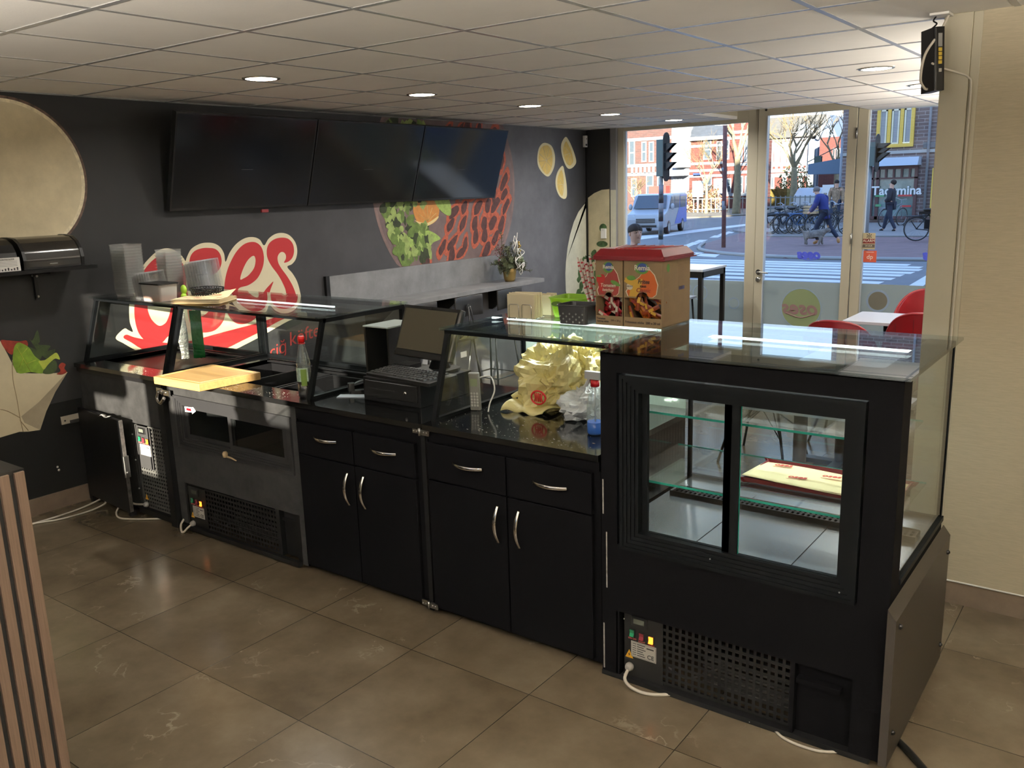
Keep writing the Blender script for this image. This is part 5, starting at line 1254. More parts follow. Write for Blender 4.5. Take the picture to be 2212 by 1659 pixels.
b = MB(); wallshape(b, wallpts(outer, *LG), .0006, n=5); b.build('logo_backing', K_CREAM, t)
b = MB()
o_out = [(495, 1128), (435, 1050), (403, 930), (398, 800), (420, 650), (475, 490), (550, 385), (640, 318), (720, 297), (790, 318), (850, 380), (880, 450), (893, 560), (888, 680), (865, 800), (828, 920), (770, 1040), (705, 1105), (660, 1150), (560, 1175)]
o_in = [(525, 800), (545, 640), (600, 500), (670, 420), (735, 400), (765, 480), (762, 640), (752, 800), (715, 930), (680, 975), (630, 988), (570, 940), (535, 870)]
holes(b, wallpts(o_out, *LG), wallpts(o_in, *LG), .0014)
s1 = [(1105, 245), (1172, 256), (1215, 300), (1232, 368), (1220, 430), (1188, 475), (1150, 500), (1120, 498), (1136, 468), (1140, 430), (1122, 400), (1090, 390), (1060, 410), (1045, 460), (1058, 520), (1100, 575), (1165, 612), (1232, 690), (1264, 790), (1266, 880), (1238, 960), (1170, 1030), (1080, 1055), (1000, 1040), (945, 990), (915, 910), (905, 820), (940, 830), (975, 885), (1030, 900), (1090, 870), (1128, 810), (1130, 740), (1060, 650), (990, 575), (940, 480), (924, 400), (935, 325), (975, 275), (1040, 250)]
wallshape(b, wallpts(s1, *LG), .0014)
e_out = [(1258, 690), (1260, 590), (1280, 480), (1320, 375), (1378, 275), (1450, 208), (1530, 188), (1590, 212), (1625, 270), (1636, 360), (1618, 450), (1570, 540), (1490, 600), (1402, 628), (1385, 680), (1400, 760), (1450, 820), (1510, 835), (1570, 800), (1605, 730), (1640, 660), (1690, 600), (1726, 568), (1700, 640), (1670, 740), (1625, 830), (1575, 900), (1510, 950), (1440, 974), (1370, 965), (1310, 910), (1272, 820)]
e_in = [(1410, 545), (1428, 470), (1470, 380), (1515, 330), (1545, 325), (1556, 370), (1540, 440), (1490, 505), (1445, 535)]
holes(b, wallpts(e_out, *LG), wallpts(e_in, *LG), .0015)
s2 = [(1810, 147), (1870, 160), (1912, 208), (1924, 278), (1908, 338), (1872, 375), (1828, 386), (1845, 350), (1845, 312), (1822, 286), (1792, 290), (1768, 328), (1772, 382), (1802, 440), (1860, 520), (1912, 610), (1945, 700), (1962, 790), (1930, 860), (1860, 888), (1775, 875), (1715, 830), (1698, 760), (1712, 690), (1745, 720), (1765, 780), (1805, 800), (1845, 760), (1848, 670), (1820, 590), (1770, 500), (1710, 420), (1670, 340), (1664, 262), (1688, 200), (1742, 160)]
wallshape(b, wallpts(s2, *LG), .0014)
sw = [(295, 1105), (322, 1074), (400, 1100), (560, 1130), (750, 1155), (950, 1130), (1200, 1062), (1420, 1005), (1620, 950), (1800, 890), (1948, 868), (1940, 893), (1850, 915), (1760, 955), (1620, 1035), (1430, 1130), (1250, 1215), (1050, 1265), (850, 1290), (650, 1265), (470, 1210), (370, 1150)]
wallshape(b, wallpts(sw, *LG), .0018)
b.build('logo_letters', K_LRED, t)
b = MB(); p = onx(656, 724, 0); q = onx(610, 748, 0)
WM = Matrix(((0, 0, 1, .002), (1, 0, 0, p.y), (0, 1, 0, p.z), (0, 0, 0, 1)))
b.text('köfte', .15, WM @ Matrix.Rotation(.12, 4, 'Z'), shear=.2, align='RIGHT' if 0 else 'CENTER')
WM2 = Matrix(((0, 0, 1, .002), (1, 0, 0, q.y-.05), (0, 1, 0, q.z-.02), (0, 0, 0, 1)))
b.text('çiğ', .135, WM2 @ Matrix.Rotation(.12, 4, 'Z'), shear=.2)
b.build('logo_subtitle', mat('print_red_soft', rgb(165, 55, 50), .6), t)
# round bread picture
def circ3(a, b_, c):
    ax, ay = a; bx, by = b_; cx, cy_ = c; d = 2*(ax*(by-cy_)+bx*(cy_-ay)+cx*(ay-by))
    ux = ((ax*ax+ay*ay)*(by-cy_)+(bx*bx+by*by)*(cy_-ay)+(cx*cx+cy_*cy_)*(ay-by))/d
    uy = ((ax*ax+ay*ay)*(cx-bx)+(bx*bx+by*by)*(ax-cx)+(cx*cx+cy_*cy_)*(bx-ax))/d
    return ux, uy, math.hypot(ax-ux, ay-uy)
BY, BZ, BR = circ3((.18, 2.452), (.606, 2.0), (.437, 1.664))
def wdisc(b, cy_, cz, r, X, n=64, sq=1, r0=None):
    P = [(X, cy_+r*math.cos(2*PI*k/n), cz+r*sq*math.sin(2*PI*k/n)) for k in range(n)]
    if r0 is None: b.prism(P, (.0004, 0, 0))
    else:
        Q = [(X, cy_+r0*math.cos(2*PI*k/n), cz+r0*sq*math.sin(2*PI*k/n)) for k in range(n)]
        b.add(P+Q, [(k, (k+1) % n, n+(k+1) % n, n+k) for k in range(n)], False)
t = wthing('bread_picture', 'round pale flatbread printed on the dark wall above the bread bin', 'wall picture', (0, 0, 2))
K_FLAT = mat('print_flatbread', rgb(208, 194, 160), .7, var=.12, vscale=6)
b = MB(); wdisc(b, BY, BZ, BR, .0006); b.build('bread_print', K_FLAT, t)
b = MB(); wdisc(b, BY, BZ, BR*1.0, .0016, r0=BR*.955); b.build('bread_rim', mat('print_bread_rim', rgb(225, 212, 180), .7, var=.25, vscale=25), t)
b = MB(); wdisc(b, BY, BZ, BR*1.035, .0012, r0=BR*1.0); b.build('scorched_rim', mat('print_scorch', rgb(90, 70, 60), .7, var=.7, vscale=30), t)
# paper cone with lettuce
WR = (0, 500, 3.605)
t = wthing('wrap_picture', 'printed paper cone of bread and lettuce on the dark wall below the bread bin', 'wall picture', (0, 0, .8))
pf = lambda l: wallpts(l, *WR)
b = MB(); wallshape(b, [(-1.3, .9), (-1.2, .42)]+pf([(0, 1605), (150, 1560), (225, 1558), (310, 1545), (360, 1400), (430, 1250), (525, 1095), (400, 1105), (250, 1105), (130, 1100), (60, 960), (0, 850)])+[(-.4, 1.05), (-1.3, 1.1)], .0008, n=1, smooth=False)
b.build('paper_print', mat('print_paper', rgb(205, 192, 160), .7, var=.10, vscale=4), t)
b = MB()
for l in ([(95, 1000), (100, 1150), (130, 1300), (155, 1450), (180, 1560)], [(155, 1450), (60, 1400), (0, 1385)], [(155, 1470), (220, 1550)]):
    q = pf(l); b.tube(smoothpath([(.0012, y, z) for y, z in q], 4), .0022, 4)
b.build('paper_folds', mat('print_fold', rgb(150, 132, 100), .7), t)
b = MB(); wallshape(b, pf([(410, 1215), (525, 1095), (430, 1250), (360, 1400), (312, 1545), (190, 1490), (165, 1440), (300, 1330)]), .0012, smooth=False); b.build('paper_side', mat('print_paper_side', rgb(160, 148, 124), .7, var=.12, vscale=8), t)
K_LEAF1 = mat('print_leaf', rgb(120, 150, 45), .7, var=.3, vscale=16); K_LEAF2 = mat('print_leaf_dark', rgb(52, 66, 32), .7, var=.4, vscale=20)
K_LEAF3 = mat('print_leaf_pale', rgb(170, 180, 70), .7, var=.2, vscale=16); K_TOM = mat('print_tomato', rgb(135, 45, 30), .7, var=.4, vscale=25)
b = MB(); wallshape(b, pf([(5, 850), (60, 848), (150, 855), (205, 850), (215, 890), (170, 900), (110, 930), (90, 960), (40, 920)]), .0012); wallshape(b, pf([(455, 1050), (480, 1022), (510, 1035), (500, 1065), (518, 1095), (480, 1115), (440, 1110), (470, 1085)]), .0013); b.build('tomato_print', K_TOM, t)
b = MB(); wallshape(b, pf([(215, 900), (270, 915), (328, 945), (300, 1010), (260, 960)]), .0011)
wallshape(b, pf([(220, 820), (250, 850), (290, 770), (310, 850), (300, 880), (390, 890), (370, 930), (430, 920), (390, 1000), (320, 960), (270, 900)]), .0009)
wallshape(b, pf([(335, 1105), (350, 1060), (385, 1020), (430, 1005), (445, 1060), (410, 1105)]), .0014); b.build('dark_leaf_print', K_LEAF2, t)
b = MB(); wallshape(b, pf([(100, 960), (110, 900), (140, 865), (190, 880), (230, 910), (270, 970), (330, 1020), (345, 1060), (330, 1105), (240, 1095), (150, 1105), (110, 1060), (98, 1000)]), .0013); b.build('lettuce_print', K_LEAF1, t)
b = MB(); wallshape(b, pf([(300, 1010), (350, 1000), (400, 965), (440, 945), (465, 995), (430, 990), (400, 1010), (370, 1040), (340, 1075), (315, 1040)]), .0015)
for a, c in (((130, 900), (240, 1095)), ((180, 990), (150, 1060)), ((205, 1030), (280, 1000)), ((165, 960), (210, 910))):
    q = pf([a, c]); b.tube([(.0020, *q[0]), (.0020, *q[1])], .0018, 4)
b.build('pale_leaf_print', K_LEAF3, t)
# kofte platter
PY, PZ, PR = 4.07, 1.92, 1.015
t = wthing('platter_picture', 'large printed platter of lettuce, lemon and orange kofte behind the screens', 'wall picture', (0, PY, PZ))
def clipz(pts, lo=1.222, hi=2.486): return [(y, max(lo, min(hi, z))) for y, z in pts]
def pdisc(b, r, X, r0=None, n=96):
    P = clipz([(PY+r*math.cos(2*PI*k/n), PZ+r*math.sin(2*PI*k/n)) for k in range(n)])
    if r0 is None: b.prism([(X, y, z) for y, z in P], (.0004, 0, 0))
    else:
        Q = clipz([(PY+r0*math.cos(2*PI*k/n), PZ+r0*math.sin(2*PI*k/n)) for k in range(n)])
        b.add([(X, y, z) for y, z in P+Q], [(k, (k+1) % n, n+(k+1) % n, n+k) for k in range(n)], False)
b = MB(); pdisc(b, 1.0, .0006); b.build('plate_print', mat('print_plate', rgb(112, 94, 92), .6, var=.35, vscale=2.5), t)
b = MB(); pdisc(b, 1.015, .0012, r0=.985); pdisc(b, .93, .0012, r0=.915); b.build('plate_rim_print', mat('print_plate_rim', rgb(120, 98, 94), .6, var=.3, vscale=6), t)
rr = random.Random(11)
def inplate(y, z, m=.93): return (y-PY)**2+(z-PZ)**2 < m*m and z > 1.235
bl, bm, bd = MB(), MB(), MB()
for k in range(460):
    y = rr.uniform(3.12, 3.95); z = rr.uniform(1.24, 2.46)
    if not inplate(y, z, .94): continue
    if y > 3.42+.35*(1.9-z)*0+.35: continue
    if (y-3.62)**2+(z-1.66)**2 < .012: continue
    a = rr.uniform(0, 6.28); r = rr.uniform(.03, .07); n = 9
    P = clipz([(y+r*(.45+.6*rr.random())*math.cos(a+2*PI*i/n)*1.0, z+r*(.45+.9*rr.random())*math.sin(a+2*PI*i/n)) for i in range(n)], 1.226)
    wallshape((bl, bm, bd)[k % 3], P, .0014+.000008*k, n=3, t=.0002)
bl.build('lettuce_print', mat('print_salad', rgb(142, 160, 92), .7, var=.35, vscale=14), t)
bm.build('lettuce_print', mat('print_salad_mid', rgb(96, 118, 56), .7, var=.4, vscale=16), t)
bd.build('lettuce_print', mat('print_salad_dark', rgb(46, 56, 30), .7, var=.5, vscale=14), t)
b = MB(); wallshape(b, [(3.55, 1.72), (3.60, 1.60), (3.72, 1.565), (3.85, 1.60), (3.90, 1.68), (3.88, 1.76), (3.75, 1.80), (3.62, 1.79)], .0032); b.build('lemon_wedge_print', mat('print_lemon_dark', rgb(196, 132, 62), .6, var=.15, vscale=20), t)
b = MB(); wallshape(b, [(3.56, 1.62), (3.66, 1.57), (3.75, 1.565), (3.86, 1.61), (3.88, 1.64), (3.74, 1.59), (3.63, 1.60)], .0038)
for a in range(5):
    an = PI*(.15+.175*a); b.tube([(.0036, 3.74, 1.605), (.0036, 3.74+.13*math.cos(an), 1.61+.13*math.sin(an))], .002, 4)
b.build('lemon_pith_print', mat('print_pith', rgb(225, 200, 140), .6), t)
b = MB(); wallshape(b, [(3.82, 1.86), (3.86, 1.75), (3.95, 1.67), (4.05, 1.64), (4.07, 1.72), (4.02, 1.82), (3.93, 1.88)], .0036); wallshape(b, [(3.44, 1.47), (3.55, 1.52), (3.62, 1.49), (3.74, 1.52), (3.90, 1.44), (3.78, 1.40), (3.70, 1.30), (3.60, 1.37), (3.50, 1.38)], .0036)
b.build('mint_leaf_print', mat('print_mint', rgb(150, 175, 90), .7, var=.3, vscale=22), t)
bo, bk = MB(), MB(); q = 0
for row in range(9):
    for col in range(8):
        y = 3.72+.165*col+.05*(row % 2)+rr.uniform(-.04, .04); z = 1.25+.145*row+rr.uniform(-.04, .04)
        if not inplate(y, z, .88) or (y < 4.02 and z > 1.40) or (y < 3.9 and z > 1.33): continue
        a = .6+.9*rr.random(); L, Wd = .11+.05*rr.random(), .05+.025*rr.random()
        def ring_(s): return clipz([(y+s*(L*math.cos(th)*math.cos(a)-Wd*math.sin(th)*math.sin(a))*(1+.12*math.sin(3*th+row)), z+s*(L*math.cos(th)*math.sin(a)+Wd*math.sin(th)*math.cos(a))*(1+.15*math.sin(2*th+col))) for th in [2*PI*i/12 for i in range(12)]], 1.226)
        wallshape(bo, ring_(1), .0022+.00001*q, n=3, t=.0002); wallshape(bk, ring_(.62), .0036+.00001*q, n=3, t=.0002); q += 1
bo.build('kofte_print', mat('print_kofte', rgb(172, 86, 62), .7, var=.35, vscale=35), t)
bk.build('kofte_groove_print', mat('print_kofte_dark', rgb(78, 48, 46), .7, var=.4, vscale=20), t)
# lemons
K_LEM = mat('print_lemon', rgb(232, 200, 112), .6, var=.08, vscale=18); K_LEMP = mat('print_lemon_pith', rgb(238, 224, 178), .6)
LMN = (700, 250, 3.16)
def lemonpic(label, outl, inl, hub, spokes):
    t = wthing('lemon_picture', label, 'wall picture', (0, 5.7, 2.1))
    b = MB(); wallshape(b, wallpts(outl, *LMN), .0008); b.build('peel_print', K_LEMP, t)
    b = MB(); wallshape(b, wallpts(inl, *LMN), .0014); b.build('flesh_print', K_LEM, t)
    b = MB(); h = wallpts([hub], *LMN)[0]
    for s in wallpts(spokes, *LMN): b.tube([(.0022, *h), (.0022, *s)], .0028, 4)
    b.build('segment_print', K_LEMP, t)
lemonpic('round printed lemon slice on the wall right of the screens', [(1455, 290), (1465, 225), (1490, 190), (1520, 187), (1555, 210), (1575, 270), (1572, 340), (1550, 395), (1525, 415), (1490, 390), (1462, 345)], [(1463, 290), (1475, 230), (1500, 205), (1530, 205), (1553, 240), (1560, 300), (1550, 360), (1525, 400), (1495, 378), (1472, 335)], (1518, 305), [(1470, 260), (1495, 215), (1535, 215), (1556, 270), (1550, 350), (1520, 395), (1485, 360), (1468, 310)])
lemonpic('upper printed lemon wedge near the wall corner', [(1647, 145), (1620, 190), (1620, 250), (1640, 320), (1665, 360), (1695, 355), (1720, 320), (1712, 270), (1690, 210), (1668, 165)], [(1650, 175), (1632, 220), (1635, 270), (1655, 325), (1680, 340), (1700, 310), (1690, 250), (1668, 200)], (1678, 255), [(1640, 210), (1640, 270), (1660, 325), (1690, 330)])
lemonpic('lower printed lemon wedge near the wall corner', [(1628, 342), (1595, 380), (1580, 440), (1585, 500), (1608, 550), (1640, 568), (1657, 545), (1655, 470), (1642, 390)], [(1618, 370), (1595, 420), (1592, 480), (1608, 530), (1628, 545), (1635, 480), (1632, 410)], (1632, 470), [(1600, 420), (1593, 470), (1602, 520), (1622, 545)])
# flatbread arch print in the corner, running on over the corner column
t = wthing('flatbread_picture', 'tall printed flatbread and parsley wrapping around the wall corner', 'wall picture', (0, 6.3, .9))
CN = (1160, 380, 5.922)
l = wallpts([(368, 1470), (362, 1250), (370, 1100), (390, 920), (420, 760), (470, 590), (530, 460), (600, 370), (655, 325)], *CN)
l = [(6.19, .25)]+l+[(6.479, l[-1][1]+.03), (6.479, .25)]
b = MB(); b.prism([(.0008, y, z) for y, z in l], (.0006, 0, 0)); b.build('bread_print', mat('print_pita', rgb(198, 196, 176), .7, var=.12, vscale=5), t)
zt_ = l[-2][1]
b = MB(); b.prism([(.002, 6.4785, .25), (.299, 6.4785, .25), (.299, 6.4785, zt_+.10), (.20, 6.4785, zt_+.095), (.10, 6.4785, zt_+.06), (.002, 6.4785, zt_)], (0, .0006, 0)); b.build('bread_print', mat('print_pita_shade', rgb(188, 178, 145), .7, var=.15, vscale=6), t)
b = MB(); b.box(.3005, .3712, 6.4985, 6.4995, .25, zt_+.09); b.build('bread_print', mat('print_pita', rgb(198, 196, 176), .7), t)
b = MB(); rr = random.Random(3)
for k in range(40):
    y = rr.uniform(6.25, 6.47); z = rr.uniform(.55, 1.10-.5*(6.47-y)*0); r = rr.uniform(.03, .06)
    if z > .75+1.6*(y-6.25)+.1: continue
    b.prism([(.0018+.00003*k, y+r*(.5+.6*rr.random())*math.cos(2*PI*i/8), z+r*(.6+.8*rr.random())*math.sin(2*PI*i/8)) for i in range(8)], (.0003, 0, 0))
for k in range(34):
    x = rr.uniform(.02, .28); z = rr.uniform(.5, 1.12); r = rr.uniform(.03, .055)
    b.prism([(x+r*(.5+.6*rr.random())*math.cos(2*PI*i/8), 6.4775-.00003*k, z+r*(.6+.8*rr.random())*math.sin(2*PI*i/8)) for i in range(8)], (0, .0003, 0))
for x, z, rx, rz in ((.20, 1.22, .075, .035), (.215, 1.40, .05, .05)):
    b.prism([(x+rx*math.cos(2*PI*i/14), 6.4765, z+rz*math.sin(2*PI*i/14)) for i in range(14)], (0, .0003, 0))
b.build('parsley_print', mat('print_parsley', rgb(58, 84, 48), .7, var=.6, vscale=22), t)
# sensor and its duct, thermostat plate
b = MB(); b.rbox(.002, .035, 6.40, 6.455, 2.30, 2.425, .006); b.cur = 1; b.ball((.036, 6.43, 2.39), .006, 6); b.box(.035, .0355, 6.41, 6.445, 2.315, 2.335)
tag(b.build('motion_sensor', [K_WHITE, K_PLBLACK]), 'white motion sensor high in the dark wall corner', 'sensor')
b = MB(); b.box(.002, .02, 6.455, 6.474, .9, 2.30); tag(b.build('cable_duct', K_PLBLACK), 'thin black cable duct below the motion sensor in the corner', 'duct')
b = MB(); b.rbox(.195, .262, 6.455, 6.4755, 1.285, 1.395, .004); b.cur = 1; b.ball((.22, 6.454, 1.38), .003, 5); b.ball((.235, 6.454, 1.38), .003, 5)
tag(b.build('thermostat', [K_WHITE, K_PLBLACK]), 'white thermostat plate on the corner column over the printed bread', 'thermostat')
# screens
K_SCR = mat('screen_black', (.006, .007, .009), .12, spec=.55); K_BEZ = mat('screen_bezel', (.012, .012, .012), .25)
yy = [(1.115, 2.285, 'first of the three wall screens, above the oses lettering'), (2.295, 3.462, 'middle one of the three tilted black wall screens'), (3.472, 4.645, 'wall screen at the platter print, third from the bread bin')]
for y0, y1, lb in yy:
    t = wthing('wall_screen', lb, 'screen', (.15, (y0+y1)/2, 2.1), 'black menu screens')
    z0, z1, xb, xt = 1.785, 2.405, .075, .27
    up = Vector((xt-xb, 0, z1-z0)).normalized(); nn = Vector((up.z, 0, -up.x))
    def P(y, s, d): return Vector((xb, y, z0))+up*s+nn*d
    Ln = math.hypot(xt-xb, z1-z0)
    b = MB(); b.hexa([P(y0, 0, -.04), P(y0, 0, 0), P(y1, 0, 0), P(y1, 0, -.04), P(y0, Ln, -.04), P(y0, Ln, 0), P(y1, Ln, 0), P(y1, Ln, -.04)]); b.build('screen_body', K_BEZ, t)
    b = MB(); b.add([P(y0+.012, .018, .0008), P(y1-.012, .018, .0008), P(y1-.012, Ln-.012, .0008), P(y0+.012, Ln-.012, .0008)], [(0, 1, 2, 3)]); b.build('display_glass', K_SCR, t)
    b = MB(); ym = (y0+y1)/2; b.box(.002, .10, ym-.1, ym+.1, 1.98, 2.2); b.box(.08, .16, ym-.05, ym+.05, 2.05, 2.15); b.build('wall_bracket', K_PLBLACK, t)
b = MB(); p = onx(572, 455, .07); b.box(.06, .075, p.y-.03, p.y+.03, p.z-.012, p.z+.010); tag(b.build('infrared_receiver', mat('receiver_red', rgb(120, 20, 25), .4)), 'small dark red receiver under the first wall screen', 'receiver')
# bar shelf
K_CONC = mat('concrete_laminate', (.20, .20, .205), .45, var=.22, vscale=5)
t = wthing('bar_shelf', 'grey concrete-look bar shelf with upstand along the dark wall', 'shelf', (.15, 3.8, .97))
b = MB(); b.box(.002, .022, 2.50, 5.0, .975, 1.222); b.build('upstand', K_CONC, t)
b = MB(); b.box(.002, .36, 2.50, 5.06, .935, .975); b.build('shelf_board', K_CONC, t, bevel=.002)
b = MB(); b.box(.002, .03, 2.46, 2.498, .90, 1.225); b.build('end_strip', K_PLBLACK, t)
for yy_ in (2.9, 3.75, 4.6):
    b = MB(); b.prism([(.002, yy_-.015, .935), (.33, yy_-.015, .935), (.33, yy_-.015, .91), (.05, yy_-.015, .70), (.002, yy_-.015, .70)], (0, .03, 0)); b.build('shelf_bracket', K_PLBLACK, t)
# bar stools with small dark backs
K_CHB = mat('dark_veneer', (.014, .014, .014), .4); K_TUBE = mat('dark_steel_tube', (.05, .05, .05), .3, metal=.6)
def stool(label, x, y, rz):
    t = thing('bar_stool', label, 'bar stool', (x, y, 0), 'dark bar stools at the grey shelf', rz)
    b = MB(); b.grid(lambda u, v: ((.20-.025*math.sin(PI*u)), -.18+.36*u, .835+.17*v), 12, 4); o = b.build('backrest', K_CHB, t, solid=.012, bevel=.003)
    b = MB(); b.rbox(-.17, .17, -.17, .17, .63, .65, .04); b.build('seat', K_CHB, t)
    for sx_, sy in ((1, 1), (1, -1), (-1, 1), (-1, -1)):
        b = MB(); b.cyl((sx_*.13, sy*.13, .63), (sx_*.19, sy*.19, .0), .010); b.build('leg', K_TUBE, t)
    b = MB(); b.tube([(sx_*.175, sy*.175, .22) for sx_, sy in ((1, 1), (1, -1), (-1, -1), (-1, 1))], .007, 6, closed=True); b.build('footrest', K_TUBE, t)
    b = MB(); b.tube(smoothpath([(.12, .05, .64), (.215, .03, .75), (.20, .01, .92)]), .008); b.tube(smoothpath([(.12, -.05, .64), (.215, -.03, .75), (.20, -.01, .92)]), .008)
    b.lathe([(.03, 0), (.03, .006)], M=Matrix.Translation((.195, 0, .91)) @ Matrix.Rotation(PI/2, 4, 'Y'), n=14); b.build('back_bracket', K_TUBE, t)
    return t
stool('dark bar stool whose back shows just behind the tilted monitor', .58, 3.33, 0)
stool('dark bar stool whose back shows left of the napkin holder', .58, 3.90, 0)
stool('dark bar stool showing its top edge over the corner of the glass case', .55, 2.78, 0)
# potted fir arrangement
t = wthing('potted_plant', 'fir and berry arrangement with white ribbon in a gold pot', 'potted plant', (.22, 4.66, .976))
PP = Vector((.22, 4.66, .976))
b = MB(); b.lathe([(.045, 0), (.058, .03), (.066, .09), (.068, .125), (.062, .127), (.060, .11)], PP, 24); b.build('pot', mat('gold_pot', rgb(170, 145, 90), .32, metal=.6), t)
rr = random.Random(8); g = MB(); st = MB()
def branch(p, d, L, rN):
    q = p+d*L
    mid = p+d*L*.5+Vector((rr.uniform(-.02, .02), rr.uniform(-.02, .02), .02)); pts = smoothpath([p, mid, q], 5)
    st.tube(pts, .003, 4)
    for k in range(1, len(pts)):
        for s in range(9):
            a = rr.uniform(0, 2*PI); dd = (pts[k]-pts[k-1]).normalized(); o_ = dd.orthogonal(); o_.rotate(Matrix.Rotation(a, 3, dd)); e_ = pts[k]+(o_*.8+dd*.5).normalized()*rN
            s_ = o_.cross(dd)*.0022; g.add([pts[k]-s_, pts[k]+s_, e_+s_*.4, e_-s_*.4], [(0, 1, 2, 3)], False)
for k in range(58):
    a = rr.uniform(0, 2*PI); el = rr.uniform(-.15, 1.3); d = Vector((math.cos(a)*math.cos(el)*.7, math.sin(a)*math.cos(el), math.sin(el)))
    branch(PP+Vector((0, 0, .11)), d, rr.uniform(.12, .22)+(.06 if el > .9 else 0)+(.04 if math.sin(a) > .5 and el < .6 else 0), .028)
branch(PP+Vector((0, -.03, .12)), Vector((0, -.25, 1)).normalized(), .36, .03)
g.build('fir_needles', mat('fir_green', rgb(92, 100, 72), .7, var=.3, vscale=60), t); st.build('twigs', mat('twig_brown', rgb(70, 55, 42), .8), t)
b = MB()
for k in range(60):
    s = rr.random(); base = Vector((0, -.06, .12)).lerp(Vector((0, -.22, .42)), s); c = PP+base+Vector((rr.uniform(-.03, .03), rr.uniform(-.04, .04), rr.uniform(-.02, .02))); b.ball(c, .0055, 5)
b.build('berries', mat('berry_dark', rgb(110, 55, 58), .5), t)
b = MB()
for k, (oy, oz) in enumerate(((-.02, .36), (.05, .28), (.0, .2), (.06, .14))):
    c = PP+Vector((.08, oy, oz))
    for q in range(3): b.tube(smoothpath([c, c+Vector((.02, rr.uniform(-.05, .05), .04)), c+Vector((.03, rr.uniform(-.06, .06), .0)), c+Vector((.02, rr.uniform(-.04, .04), -.05)), c+Vector((0, rr.uniform(-.04, .04), -.08))]), .004, 5)
b.tube(smoothpath([PP+Vector((.05, .0, .34)), PP+Vector((.05, .03, .44)), PP+Vector((.05, .06, .40)), PP+Vector((.05, .08, .47))]), .004, 5)
b.build('ribbon', mat('white_ribbon', rgb(225, 222, 215), .6), t)
b = MB()
for oy, oz, r in ((.09, .22, .018), (.11, .19, .016), (.06, .24, .015), (.03, .17, .017)): b.ball(PP+Vector((.09, oy, oz)), r, 8)
b.build('green_baubles', mat('bauble_sage', rgb(120, 132, 108), .25), t)
b = MB()
for k in range(7): b.ball(PP+Vector((.04, .12+.012*math.sin(k*2), .27+.017*k)), .013, 7)
b.build('gold_bells', mat('bell_gold', rgb(190, 165, 105), .25, metal=.8), t)
# high table by the window
t = wthing('high_table', 'high table with pale top and black frame beside the glass door', 'high table', (1.4, 6.0, 0))
b = MB(); b.box(.95, 1.86, 5.55, 6.12, 1.035, 1.055); b.build('table_top', mat('pale_laminate', (.50, .55, .62), .22, spec=.6), t)
b = MB(); b.box(.97, 1.85, 5.56, 5.585, .975, 1.035); b.box(.97, 1.85, 6.085, 6.11, .975, 1.035); b.box(.97, .995, 5.585, 6.085, .975, 1.035); b.box(1.825, 1.85, 5.585, 6.085, .975, 1.035); b.build('apron', K_PLBLACK, t)
for x in (.985, 1.83):
    for y in (5.575, 6.095): b = MB(); b.box(x-.02, x+.02, y-.02, y+.02, 0, 1.035); b.build('leg', K_PLBLACK, t)
t = wthing('bar_stool', 'white-topped bar stool tucked under the high table', 'bar stool', (1.2, 6.3, 0))
b = MB(); b.rbox(1.02, 1.38, 6.18, 6.5, .66, .68, .04); b.build('seat', mat('pale_laminate', (.5, .55, .62), .22), t)
for x in (1.08, 1.33):
    for y in (6.24, 6.46): b = MB(); b.cyl((x, y, .66), (x+(x-1.2)*.35, y+(y-6.35)*.3, 0), .011); b.build('leg', K_PLBLACK, t)
# red padded chairs round the white table
K_RLEATH = mat('red_leather', rgb(128, 18, 26), .38, spec=.5, bump=.1, bscale=90)
def redchair(label, x, y, rz):
    t = thing('padded_chair', label, 'chair', (x, y, 0), 'red padded chairs at the white table', rz)
    def sh(u, v, off):  # u angle around the seat -1..1, v height
        a = u*1.2; r = .265+off
        top = .46+(.45)*(1-abs(u)**2.6)**.5 if abs(u) < 1 else .46
        z = .46+(top-.46)*v
        return (-(r*math.cos(a))*(1+.12*v)+.02, r*math.sin(a)*1.02, z)
    b = MB()
    b.grid(lambda u, v: sh(2*u-1, v, .028), 30, 10); b.grid(lambda u, v: sh(1-2*u, v, -.012), 30, 10)
    b.grid(lambda u, v: sh(2*u-1, 1, .028-.04*v), 30, 1)
    b.build('backrest', K_RLEATH, t)
    b = MB(); b.tube([sh(-1+2*k/30, 1, .02) for k in range(31)], .012, 6)
    b.build('piping', K_RLEATH, t)
    b = MB()
    for k in (-.55, -.18, .18, .55): b.tube([sh(k, .1+.09*j, .0295) for j in range(10)], .002, 4)
    b.tube([sh(-.85+1.7*k/20, .62, .0295) for k in range(21)], .002, 4)
    b.build('stitching', mat('red_seam', rgb(95, 12, 15), .5), t)
    b = MB(); b.lathe([(.10, .40), (.23, .415), (.25, .44), (.245, .475), (.20, .49), (.001, .49)], (0, 0, 0), 28); b.build('seat', K_RLEATH, t)
    for k in range(4):
        a = PI/4+k*PI/2; b = MB(); b.cyl((.10*math.cos(a), .10*math.sin(a), .41), (.25*math.cos(a), .25*math.sin(a), 0), .009); b.build('leg', K_PLBLACK, t)
    b = MB()
    for k in range(4):
        a = PI/4+k*PI/2; c = a+PI/2; b.cyl((.17*math.cos(a), .17*math.sin(a), .22), (.05*math.cos(c), .05*math.sin(c), .36), .004, n=6)
        b.cyl((.17*math.cos(a), .17*math.sin(a), .22), (.17*math.cos(c), .17*math.sin(c), .22), .004, n=6)
    b.build('brace', K_PLBLACK, t)
    return t
redchair('red quilted chair with its back to the counter, nearest the glass door', 3.63, 4.08, 1.55)
redchair('red chair seen from behind between two others, in front of the white table', 4.02, 4.68, 1.75)
redchair('red quilted chair on the window side of the white table', 3.80, 5.62, -1.65)
redchair('red chair half hidden by the cream pillar, in front of the white table', 4.42, 4.05, 1.6)
